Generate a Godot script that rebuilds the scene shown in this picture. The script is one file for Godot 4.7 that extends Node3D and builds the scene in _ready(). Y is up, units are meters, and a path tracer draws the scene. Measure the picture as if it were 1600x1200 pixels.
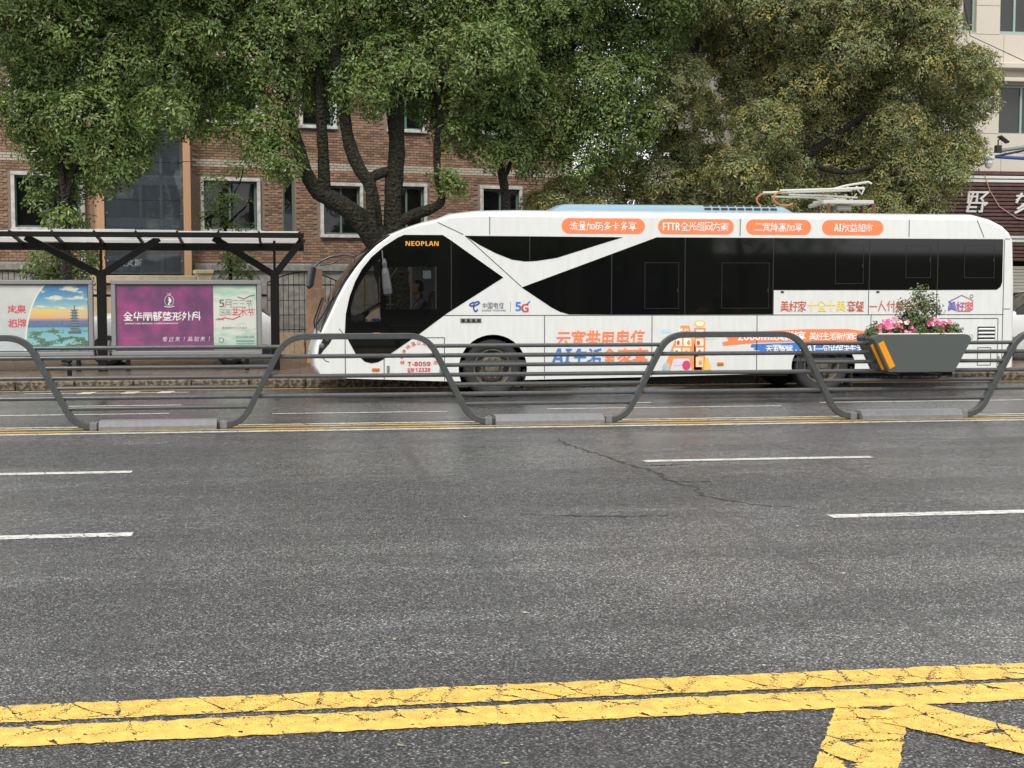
extends Node3D
# Street scene: a white trolleybus at a kerb, seen across a wet road with a median barrier.
var M := {}
var taken := {}

# ---------------------------------------------------------------- mesh collector
class MB:
	var v := PackedVector3Array()
	var n := PackedVector3Array()
	var t := PackedVector2Array()
	var c := PackedColorArray()
	var col := Color(1, 1, 1)
	var use_c := false
	var use_t := false
	func tri3(a: Vector3, b: Vector3, d: Vector3, na: Vector3, nb: Vector3, nd: Vector3, ta := Vector2.ZERO, tb := Vector2.ZERO, td := Vector2.ZERO):
		if (d - a).cross(b - a).dot(na + nb + nd) < 0.0:
			v.append_array([a, d, b]); n.append_array([na, nd, nb]); t.append_array([ta, td, tb])
		else:
			v.append_array([a, b, d]); n.append_array([na, nb, nd]); t.append_array([ta, tb, td])
		if use_c:
			c.append_array([col, col, col])
	func tri(a: Vector3, b: Vector3, d: Vector3, out: Vector3):
		var k := (b - a).cross(d - a).normalized()
		if k.dot(out) < 0.0: k = -k
		tri3(a, b, d, k, k, k)
	func quad(a: Vector3, b: Vector3, d: Vector3, e: Vector3, out: Vector3):
		tri(a, b, d, out); tri(a, d, e, out)
	func quad_uv(a: Vector3, b: Vector3, d: Vector3, e: Vector3, out: Vector3, ta: Vector2, tb: Vector2, td: Vector2, te: Vector2):
		use_t = true
		var k := (b - a).cross(d - a).normalized()
		if k.dot(out) < 0.0: k = -k
		tri3(a, b, d, k, k, k, ta, tb, td); tri3(a, d, e, k, k, k, ta, td, te)
	func box(p: Vector3, s: Vector3, bas := Basis.IDENTITY):
		var h := s * 0.5
		for ax in 3:
			for sg in [-1.0, 1.0]:
				var u := Vector3.ZERO; var w := Vector3.ZERO; var o := Vector3.ZERO
				o[ax] = h[ax] * sg; u[(ax + 1) % 3] = h[(ax + 1) % 3]; w[(ax + 2) % 3] = h[(ax + 2) % 3]
				quad(p + bas * (o - u - w), p + bas * (o + u - w), p + bas * (o + u + w), p + bas * (o - u + w), bas * o)
	func slab(a: Vector3, b: Vector3):
		box((a + b) * 0.5, (b - a).abs())
	func cbox(p: Vector3, s: Vector3, r: float, bas := Basis.IDENTITY):
		var h := s * 0.5
		r = min(r, min(h.x, min(h.y, h.z)) * 0.95)
		for ax in 3:
			for sg in [-1.0, 1.0]:
				var u := Vector3.ZERO; var w := Vector3.ZERO; var o := Vector3.ZERO
				var i := (ax + 1) % 3; var j := (ax + 2) % 3
				o[ax] = h[ax] * sg; u[i] = h[i] - r; w[j] = h[j] - r
				quad(p + bas * (o - u - w), p + bas * (o + u - w), p + bas * (o + u + w), p + bas * (o - u + w), bas * o)
			for s1 in [-1.0, 1.0]:
				for s2 in [-1.0, 1.0]:
					var i := (ax + 1) % 3; var j := (ax + 2) % 3
					var l := Vector3.ZERO; var a := Vector3.ZERO; var b := Vector3.ZERO
					l[ax] = h[ax] - r
					a[i] = h[i] * s1; a[j] = (h[j] - r) * s2
					b[i] = (h[i] - r) * s1; b[j] = h[j] * s2
					quad(p + bas * (a - l), p + bas * (a + l), p + bas * (b + l), p + bas * (b - l), bas * (a + b))
		for sx in [-1.0, 1.0]:
			for sy in [-1.0, 1.0]:
				for sz in [-1.0, 1.0]:
					tri(p + bas * Vector3(h.x * sx, (h.y - r) * sy, (h.z - r) * sz), p + bas * Vector3((h.x - r) * sx, h.y * sy, (h.z - r) * sz), p + bas * Vector3((h.x - r) * sx, (h.y - r) * sy, h.z * sz), bas * Vector3(sx, sy, sz))
	func tube(p: Array, r, sides := 8, caps := true):
		var m := p.size()
		var rings := []; var norms := []
		var up := Vector3.UP
		for i in m:
			var d: Vector3 = (p[min(i + 1, m - 1)] - p[max(i - 1, 0)]).normalized()
			if i == 0 and abs(d.dot(up)) > 0.9: up = Vector3.RIGHT
			var x := up.cross(d)
			if x.length() < 0.01: x = Vector3(0.3, 0.1, 1).cross(d)
			x = x.normalized()
			var y := d.cross(x)
			up = y
			var rr: float = r[i] if r is Array else r
			var ring := PackedVector3Array(); var nr := PackedVector3Array()
			for k in sides:
				var a := TAU * k / sides
				var o := x * cos(a) + y * sin(a)
				ring.append(p[i] + o * rr); nr.append(o)
			rings.append(ring); norms.append(nr)
		for i in m - 1:
			for k in sides:
				var q := (k + 1) % sides
				tri3(rings[i][k], rings[i][q], rings[i + 1][q], norms[i][k], norms[i][q], norms[i + 1][q])
				tri3(rings[i][k], rings[i + 1][q], rings[i + 1][k], norms[i][k], norms[i + 1][q], norms[i + 1][k])
		if caps:
			for e in [0, m - 1]:
				var d: Vector3 = p[0] - p[1] if e == 0 else p[m - 1] - p[m - 2]
				for k in range(1, sides - 1):
					tri(rings[e][0], rings[e][k], rings[e][k + 1], d)
	func lathe(prof: Array, xf: Transform3D, seg := 24):
		# prof: Vector2(radius, along the local y axis)
		for i in prof.size() - 1:
			var a: Vector2 = prof[i]; var b: Vector2 = prof[i + 1]
			var e := (b - a).normalized(); var nn := Vector2(e.y, -e.x)
			for k in seg:
				var t0 := TAU * k / seg; var t1 := TAU * (k + 1) / seg
				var d0 := Vector3(cos(t0), 0, sin(t0)); var d1 := Vector3(cos(t1), 0, sin(t1))
				var A := xf * (d0 * a.x + Vector3.UP * a.y); var B := xf * (d1 * a.x + Vector3.UP * a.y)
				var C := xf * (d1 * b.x + Vector3.UP * b.y); var D := xf * (d0 * b.x + Vector3.UP * b.y)
				var n0 := (xf.basis * (d0 * nn.x + Vector3.UP * nn.y)).normalized(); var n1 := (xf.basis * (d1 * nn.x + Vector3.UP * nn.y)).normalized()
				if a.x > 0.0001: tri3(A, B, C, n0, n1, n1)
				if b.x > 0.0001: tri3(A, C, D, n0, n1, n0)
	func grid(P: Array, mask: Callable, outp := Vector3.ZERO):
		# smooth sheet through rows of points; normals point away from outp
		var R := P.size(); var K: int = P[0].size()
		var N := []
		for i in R:
			var row := PackedVector3Array()
			for k in K:
				var du: Vector3 = P[min(i + 1, R - 1)][k] - P[max(i - 1, 0)][k]
				var dv: Vector3 = P[i][min(k + 1, K - 1)] - P[i][max(k - 1, 0)]
				var nn := du.cross(dv).normalized()
				if nn.dot(P[i][k] - outp) < 0: nn = -nn
				row.append(nn)
			N.append(row)
		for i in R - 1:
			for k in K - 1:
				if not mask.call(i, k): continue
				tri3(P[i][k], P[i][k + 1], P[i + 1][k + 1], N[i][k], N[i][k + 1], N[i + 1][k + 1])
				tri3(P[i][k], P[i + 1][k + 1], P[i + 1][k], N[i][k], N[i + 1][k + 1], N[i + 1][k])
	func poly(pts: PackedVector2Array, f: Callable, out: Vector3, thick := 0.0):
		# flat polygon; f maps (x, y, lift) to a point; thick adds a rim going back
		var idx := Geometry2D.triangulate_polygon(pts)
		for i in range(0, idx.size(), 3):
			tri(f.call(pts[idx[i]].x, pts[idx[i]].y, 0.0), f.call(pts[idx[i + 1]].x, pts[idx[i + 1]].y, 0.0), f.call(pts[idx[i + 2]].x, pts[idx[i + 2]].y, 0.0), out)
		if thick > 0.0:
			var sgn := -1.0 if Geometry2D.is_polygon_clockwise(pts) else 1.0
			for i in pts.size():
				var a := pts[i]; var b := pts[(i + 1) % pts.size()]
				var e := b - a
				var o2 := Vector2(e.y, -e.x) * sgn
				var o3: Vector3 = f.call(a.x + o2.x, a.y + o2.y, 0.0) - f.call(a.x, a.y, 0.0)
				quad(f.call(a.x, a.y, 0.0), f.call(b.x, b.y, 0.0), f.call(b.x, b.y, -thick), f.call(a.x, a.y, -thick), o3)
	func mesh() -> ArrayMesh:
		var a := []; a.resize(Mesh.ARRAY_MAX)
		a[Mesh.ARRAY_VERTEX] = v; a[Mesh.ARRAY_NORMAL] = n
		if use_t: a[Mesh.ARRAY_TEX_UV] = t
		if use_c: a[Mesh.ARRAY_COLOR] = c
		var m := ArrayMesh.new(); m.add_surface_from_arrays(Mesh.PRIMITIVE_TRIANGLES, a)
		return m

# ---------------------------------------------------------------- scene helpers
func obj(called: String, mb, m: Material, parent: Node = self) -> MeshInstance3D:
	var o := MeshInstance3D.new(); o.name = numbered(called) if parent == self else called
	o.mesh = mb.mesh() if mb is MB else mb
	o.material_override = m
	parent.add_child(o, true)
	return o
func numbered(called: String) -> String:
	taken[called] = taken.get(called, -1) + 1
	return called if taken[called] == 0 else "%s_%03d" % [called, taken[called]]
func tag(o: Node, label: String, category: String, group := ""):
	o.set_meta("label", label); o.set_meta("category", category)
	if group: o.set_meta("group", group)
func thing(called: String, label: String, category: String, at := Vector3.ZERO, turn := 0.0, group := "") -> Node3D:
	var o := Node3D.new(); o.name = numbered(called); add_child(o); o.position = at; o.rotation.y = turn
	tag(o, label, category, group)
	return o
func struct(o: Node): o.set_meta("kind", "structure")
func stuff(o: Node): o.set_meta("kind", "stuff")
func L(r: float, g: float, b: float) -> Color: return Color(r, g, b).linear_to_srgb()
func mat(col: Color, rough := 0.6, metal := 0.0, spec := 0.5) -> StandardMaterial3D:
	var m := StandardMaterial3D.new(); m.albedo_color = col; m.roughness = rough; m.metallic = metal; m.metallic_specular = spec
	return m
func noise_img(size: int, freq: float, kind: int, seed_: int, oct := 1, ret := -1) -> Image:
	var f := FastNoiseLite.new(); f.seed = seed_; f.frequency = freq; f.noise_type = kind
	f.fractal_type = FastNoiseLite.FRACTAL_FBM if oct > 1 else FastNoiseLite.FRACTAL_NONE; f.fractal_octaves = oct
	if ret >= 0: f.cellular_return_type = ret
	return f.get_seamless_image(size, size)
func tex(i: Image) -> ImageTexture: return ImageTexture.create_from_image(i)
func ramp_img(src: Image, a: Color, b: Color, gain := 1.0) -> Image:
	# grey image -> colour between a and b (both linear), stored as sRGB
	var d := src.get_data(); var out := PackedByteArray(); out.resize(d.size() * 3)
	var lut := PackedByteArray(); lut.resize(768)
	for i in 256:
		var c := a.lerp(b, clampf((i / 255.0 - 0.5) * gain + 0.5, 0, 1)).linear_to_srgb()
		lut[i * 3] = int(c.r * 255); lut[i * 3 + 1] = int(c.g * 255); lut[i * 3 + 2] = int(c.b * 255)
	for i in d.size():
		var k := d[i] * 3
		out[i * 3] = lut[k]; out[i * 3 + 1] = lut[k + 1]; out[i * 3 + 2] = lut[k + 2]
	return Image.create_from_data(src.get_width(), src.get_height(), false, Image.FORMAT_RGB8, out)
func tri_mat(col: Color, img: Image, scale: float, rough := 0.7, bump: Image = null, bump_cm := 0.5) -> StandardMaterial3D:
	var m := mat(col, rough); m.albedo_texture = tex(img)
	m.uv1_triplanar = true; m.uv1_world_triplanar = true; m.uv1_scale = Vector3.ONE * scale
	if bump:
		m.heightmap_enabled = true; m.heightmap_texture = tex(bump); m.heightmap_scale = bump_cm
	return m
func XY(a: Array) -> PackedVector2Array:
	var p := PackedVector2Array()
	for i in range(0, a.size(), 2): p.append(Vector2(a[i], a[i + 1]))
	return p
func rect2(x0: float, y0: float, x1: float, y1: float) -> PackedVector2Array: return PackedVector2Array([Vector2(x0, y0), Vector2(x1, y0), Vector2(x1, y1), Vector2(x0, y1)])
func pill(x0: float, y0: float, x1: float, y1: float, r: float, seg := 6) -> PackedVector2Array:
	var p := PackedVector2Array()
	for q in [[x1 - r, y1 - r, 0.0], [x0 + r, y1 - r, 90.0], [x0 + r, y0 + r, 180.0], [x1 - r, y0 + r, 270.0]]:
		for k in seg + 1:
			var a := deg_to_rad(q[2] + 90.0 * k / seg); p.append(Vector2(q[0] + cos(a) * r, q[1] + sin(a) * r))
	return p
func disc(x: float, y: float, rx: float, ry: float, seg := 20) -> PackedVector2Array:
	var p := PackedVector2Array()
	for k in seg: p.append(Vector2(x + cos(TAU * k / seg) * rx, y + sin(TAU * k / seg) * ry))
	return p
func with_holes(p: PackedVector2Array, holes: Array, cuts: Array) -> Array:
	# cuts the polygon in upright strips at the cut lines, so that each hole becomes a notch
	var strips := []
	var xs := [-1000.0] + cuts + [1000.0]
	for i in xs.size() - 1:
		for q in Geometry2D.intersect_polygons(p, rect2(xs[i], -1000, xs[i + 1], 1000)): strips.append(q)
	for h in holes:
		var next := []
		for s in strips:
			for q in Geometry2D.clip_polygons(s, h): next.append(q)
		strips = next
	return strips
func wall_cells(mb: MB, x0: float, x1: float, y0: float, y1: float, z0: float, z1: float, holes: Array):
	# a wall with openings: holes are [x0, y0, x1, y1]
	var xs := [x0, x1]; var ys := [y0, y1]
	for h in holes:
		for q in [h[0], h[2]]: if q > x0 and q < x1 and not xs.has(q): xs.append(q)
		for q in [h[1], h[3]]: if q > y0 and q < y1 and not ys.has(q): ys.append(q)
	xs.sort(); ys.sort()
	for i in xs.size() - 1:
		for j in ys.size() - 1:
			var cx: float = (xs[i] + xs[i + 1]) * 0.5; var cy: float = (ys[j] + ys[j + 1]) * 0.5
			var open := false
			for h in holes: if cx > h[0] and cx < h[2] and cy > h[1] and cy < h[3]: open = true
			if not open:
				mb.slab(Vector3(xs[i], ys[j], z0), Vector3(xs[i + 1], ys[j + 1], z1))

# ---------------------------------------------------------------- lettering: pen strokes on a 10 x 10 grid, y down
const GLYPH := {
	"流": "1021 0324 0827 5061 3292 623484 454739 6569 858899", "量": "2070732320 0494 2575782825 2676 5559 0999", "加": "03434838 211509 6393986863", "码": "0141 2106 1444481814 5181 6154 5494 949979 5676",
	"多": "4013 317126 4345 5527 459519 5768", "卡": "4044 4272 0494 4449 5677", "享": "4041 0191 2373752523 2676 7658 5859 0797 5949", "全": "4004 4094 2575 2777 4549 1999",
	"光": "4044 1022 8062 0494 3409 6468 6898 9896", "组": "3012 1232 3205 0535 0838 5080 5059 8089 5383 5686 3999", "网": "0009 0090 9099 9989 1348 4318 5388 8358", "方": "4051 0292 4209 4585 8589 8969",
	"案": "4041 0191 0102 9192 0494 4215 1567 7225 0696 4549 4609 4699", "二": "1181 0898", "宽": "4041 0191 0102 9192 1383 3234 6264 2575 2528 7578 4709 5668 6899 9998", "特": "1003 0333 2009 0737 4282 6064 3494 3696 7579 7969 5778",
	"惠": "0191 2373752523 2474 4046 0696 0709 2729 2969 6967 4758 8799", "权": "0343 2009 2306 2445 529249 5399", "益": "2031 7061 0292 3305 6395 1686 1619 3639 5659 8689 0999", "超": "0242 2026 0444 2646 0608 0899 5191 7154 919483 5595985855",
	"市": "4041 0292 1474 1418 7477 7767 4249", "中": "1282861612 4049", "国": "0090990900 2272 2575 2878 4248 6667", "电": "1181861611 1383 4049 4999 9997", "信": "3004 2229 6060 4191 5383 5585 5787895957",
	"云": "1181 0494 4418 1888 6699", "带": "0292 2024 4044 7074 0595 0506 9596 2729 2777 7778 4649", "用": "111709 1181 818979 1383 1686 4149", "生": "3014 2282 1585 4049 0999", "活": "1021 0324 0827 8041 3393 6136 4686894946",
	"家": "4041 0191 0103 9193 2373 4306 4457 5759 5939 4609 8457 5798", "美": "2031 7061 1181 1383 0595 4146 0797 4709 4799", "好": "2015 1539 0343 3309 519173 7379 7969 4595", "十": "0494 4049",
	"套": "0191 4004 4194 2428 2474 2676 0898 3829 2979 6798", "餐": "2003 1131 3105 5191 9155 5294 4406 4496 2676 2679 7678 2878 1999", "一": "0595", "人": "4009 4399", "付": "3004 2329 4393 8089 8979 5566",
	"费": "1181 8183 1383 1315 1595 3006 6006 2676 2628 7678 4709 5799", "天": "1181 0494 4144 4409 4499", "翼": "0040 4043 0242 5090 9093 5292 2474772724 4447 1888 2909 6999", "智": "1003 1141 0343 2105 2345 5191945451 2575792925 2777",
	"屏": "1181 8183 1383 111609 3344 7364 2585 2797 4539 6569", "、": "4658", "句": "2004 1181 8189 8979 2454572724", "话": "1021 0323 2328 2836 8051 4393 6246 4686894946", "解": "2003 2040 4013 0343 0309 4349 0646 5191 7154 9184 5696 4898 7559",
	"决": "1122 0827 3282 8285 2595 5055 5629 5699", "大": "0393 4044 4409 4499", "新": "2021 0141 0343 0545 2329 2507 2547 8152 5256 5649 5494 7479", "标": "0343 2009 2306 2445 5181 4393 7379 7969 5648 8598",
	"配": "0141 1114 3134 0343 0309 4349 0646 0949 5191 9194 5494 5458 5898 9897", "金": "4004 4094 2474 1676 4449 2738 7758 0999", "华": "2003 1215 5054 8162 5494 0696 4549", "丽": "0191 0309 0343 4349 2426 5359 5393 9399 7476",
	"都": "0141 2004 0444 4106 1545491915 1747 6069 6090 9064 6496 9667", "整": "0141 2005 0343 6053 5191 8154 6295 1686 4649 4777 2729 0999", "形": "0151 0555 2125 2509 4149 9062 9366 9759", "外": "2004 1242 4209 1536 7079 7395",
	"科": "4011 0343 2109 2306 2446 5061 5364 4696 8089", "看": "8011 1282 0494 4107 3575793935 3777", "过": "1021 0323 2327 2709 0999 3292 7077 7767 4455", "来": "1181 2233 7263 0494 4049 4409 4499", "起": "0141 2025 0343 0608 0899 2527 2646 5191 9194 5494 5457 5797 9796",
	"成": "0292 1215 1509 1444 4447 4727 5057 5799 9997 8446", "果": "1181851511 1383 4049 0696 4609 4699", "招": "0343 2029 2919 0736 4191 7144 9184 4595994945", "牌": "101609 1343 3043 1646 4649 5191945451 7074 7457 4797 8579",
	"月": "201709 2080 8089 8979 2383 2676", "医": "0090 0009 0999 3224 3282 2585 5355 5528 5588", "艺": "0292 3034 6064 2575 7518 1898 9897", "术": "0393 4049 4308 4398 6071", "节": "0292 3034 6064 1575 7578 4549", "三": "1181 2575 0999",
	"野": "0040450500 0242 2009 0747 0949 5090 9063 6374 4595 9586 7579 7969", "梦": "0141 2004 2103 5191 7074 7153 7194 4517 3575 7509 4658", "莱": "0292 3034 6064 1383 0696 4349 4609 4699", "艾": "0292 3034 6064 7409 2599", "斯": "0141 1017 3037 1333 1535 0747 1809 3849 9052 5257 5494 7479",
	"监": "1014 3015 6043 5292 1686 1619 3639 5659 8689 0999", "督": "0141 2024 0343 5191 8154 6194 2575792925 2777", "快": "1019 0304 2324 4282 8285 3595 6056 5639 5699", "速": "1021 0323 2327 2709 0999 3191 4383854543 6068 6538 6598",
	"公": "3004 6094 4517 1888 6588", "交": "4041 0191 3214 6284 7409 2599", "有": "0292 5007 3575 3539 7579 3777", "限": "0009 0040 4024 2446 4616 5191 9195 5393 5595 5159 5977 6599", "司": "1191 9199 9979 1363 2565682825",
	"←": "0595 4105 4905", "！": "5056 5859",
}
func pen(mb: MB, pts: Array, width: float, f: Callable, out: Vector3, layer: float):
	# one pen line: a flat ribbon with squared ends
	for i in pts.size() - 1:
		var a: Vector2 = pts[i]; var b: Vector2 = pts[i + 1]
		var d := (b - a).normalized()
		if d == Vector2.ZERO: d = Vector2.RIGHT
		var s := Vector2(-d.y, d.x) * width * 0.5
		a -= d * width * 0.45; b += d * width * 0.45
		var lift := layer + i * 0.00004
		mb.quad(f.call(a.x + s.x, a.y + s.y, lift), f.call(b.x + s.x, b.y + s.y, lift), f.call(b.x - s.x, b.y - s.y, lift), f.call(a.x - s.x, a.y - s.y, lift), out)
func glyph(mb: MB, ch: String, xf: Transform2D, width: float, f: Callable, out: Vector3):
	# xf maps the unit square (y up) onto the surface
	var layer := 0.0
	for s in GLYPH[ch].split(" "):
		var p := []
		for i in range(0, s.length() - 1, 2): p.append(xf * Vector2(s[i].to_int() / 9.0, 1.0 - s[i + 1].to_int() / 9.0))
		if p.size() == 1: p.append(p[0])
		pen(mb, p, width, f, out, layer)
		layer += 0.0001
func write(mb: MB, text: String, x: float, y: float, h: float, f: Callable, out: Vector3, adv := 1.12, wide := 1.0, weight := 0.12, slant := 0.0):
	# a run of brush glyphs; anything without a glyph is set in the Latin face
	for ch in text:
		if GLYPH.has(ch):
			glyph(mb, ch, Transform2D(Vector2(h * wide, 0), Vector2(h * slant, h), Vector2(x, y)), h * weight, f, out)
			x += h * wide * adv
		elif ch == " ":
			x += h * 0.45
		else:
			x += latin(mb, ch, x, y - h * 0.02, h * 1.02, f, out, -1.0, slant) + h * 0.07
	return x
func latin(mb: MB, text: String, x: float, y: float, h: float, f: Callable, out: Vector3, wide := -1.0, slant := 0.0, weight := 700) -> float:
	var tm := TextMesh.new()
	var fo := SystemFont.new(); fo.font_names = PackedStringArray(["Droid Sans"]); fo.font_weight = weight
	tm.font = fo; tm.text = text; tm.font_size = 64; tm.pixel_size = 0.01; tm.depth = 0.0; tm.curve_step = 2.0
	var A := tm.get_mesh_arrays()
	var vv: PackedVector3Array = A[Mesh.ARRAY_VERTEX]
	var ix = A[Mesh.ARRAY_INDEX]
	var lo := Vector2(1e9, 1e9); var hi := Vector2(-1e9, -1e9)
	for p in vv: lo = lo.min(Vector2(p.x, p.y)); hi = hi.max(Vector2(p.x, p.y))
	var sy := h / maxf(hi.y - lo.y, 0.01)
	if text == "-": sy = h * 0.16 / maxf(hi.y - lo.y, 0.01)
	var sx := sy if wide < 0.0 else wide / maxf(hi.x - lo.x, 0.01)
	if text == "-": sx = h * 0.3 / maxf(hi.x - lo.x, 0.01); y += h * 0.4
	var q := PackedVector3Array()
	for p in vv:
		var uy := (p.y - lo.y) * sy
		q.append(f.call(x + (p.x - lo.x) * sx + uy * slant, y + uy, 0.0))
	if ix == null:
		for i in range(0, q.size(), 3): mb.tri(q[i], q[i + 1], q[i + 2], out)
	else:
		for i in range(0, ix.size(), 3): mb.tri(q[ix[i]], q[ix[i + 1]], q[ix[i + 2]], out)
	return (hi.x - lo.x) * sx

# ---------------------------------------------------------------- camera, sky, sun
func _ready():
	var cam := Camera3D.new(); cam.name = "camera"; add_child(cam)
	cam.position = Vector3(0, 1.8, 0); cam.rotation_degrees = Vector3(-3.95, -8.57, 0)
	cam.fov = 30.51; cam.near = 0.1; cam.far = 900.0; cam.current = true
	var env := Environment.new()
	env.background_mode = Environment.BG_SKY
	var sm := ProceduralSkyMaterial.new()
	sm.sky_top_color = Color(0.955, 0.96, 0.955); sm.sky_horizon_color = Color(0.925, 0.93, 0.925); sm.sky_curve = 0.3
	sm.ground_bottom_color = Color(0.30, 0.30, 0.30); sm.ground_horizon_color = Color(0.55, 0.56, 0.57)
	sm.sun_angle_max = 1.0
	var sky := Sky.new(); sky.sky_material = sm; env.sky = sky
	env.background_energy_multiplier = 1.0
	env.tonemap_mode = Environment.TONE_MAPPER_LINEAR
	env.tonemap_exposure = 1.7
	env.sdfgi_enabled = true; env.ssao_enabled = true; env.ssil_enabled = true
	var we := WorldEnvironment.new(); we.name = "world_environment"; we.environment = env; add_child(we)
	var sun := DirectionalLight3D.new(); sun.name = "sun"; add_child(sun)
	sun.light_energy = 0.5; sun.light_angular_distance = 18.0; sun.light_color = Color(1.0, 0.97, 0.93); sun.shadow_enabled = true
	sun.rotation_degrees = Vector3(-47, -24, 0)
	materials()
	ground()
	print("ground"); brick_house()
	stone_house()
	rear_street()
	print("houses"); shelter()
	trees()
	print("trees"); barrier()
	bus()
	print("bus"); vehicles()
	details()

func materials():
	M.white = mat(L(0.80, 0.82, 0.82), 0.22)
	M.white.clearcoat_enabled = true; M.white.clearcoat = 0.6; M.white.clearcoat_roughness = 0.08
	M.glass_black = mat(L(0.004, 0.0045, 0.0045), 0.04)
	M.black = mat(L(0.012, 0.012, 0.013), 0.35)
	M.rubber = mat(L(0.022, 0.022, 0.023), 0.75)
	M.seam = mat(L(0.06, 0.065, 0.07), 0.6)
	M.chassis = mat(L(0.012, 0.011, 0.010), 0.8)
	M.rust_black = mat(L(0.03, 0.027, 0.024), 0.8)
	M.orange = mat(L(0.86, 0.23, 0.09), 0.35)
	M.blue = mat(L(0.05, 0.20, 0.58), 0.35)
	M.navy = mat(L(0.03, 0.06, 0.30), 0.35)
	M.red = mat(L(0.58, 0.06, 0.07), 0.4)
	M.brown_red = mat(L(0.50, 0.10, 0.05), 0.4)
	M.print_white = mat(L(0.82, 0.83, 0.83), 0.35)
	M.yellow_print = mat(L(0.80, 0.66, 0.16), 0.35)
	M.grey_print = mat(L(0.16, 0.18, 0.22), 0.4)
	M.amber = mat(L(0.60, 0.17, 0.02), 0.25)
	M.steel = mat(L(0.45, 0.46, 0.46), 0.35, 0.9)
	M.clear = mat(Color(0.05, 0.058, 0.058, 0.52), 0.02)
	M.clear.transparency = BaseMaterial3D.TRANSPARENCY_ALPHA
	M.cabin = mat(L(0.06, 0.06, 0.062), 0.7)
	M.iron = mat(L(0.007, 0.007, 0.007), 0.5, 0.0, 0.3)
	M.bark = tri_mat(Color(1, 1, 1), ramp_img(noise_img(256, 0.03, FastNoiseLite.TYPE_SIMPLEX, 5, 4), Color(0.006, 0.005, 0.004), Color(0.034, 0.028, 0.021), 1.8), 1.6, 0.9, noise_img(256, 0.05, FastNoiseLite.TYPE_CELLULAR, 6), 6.0)

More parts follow.
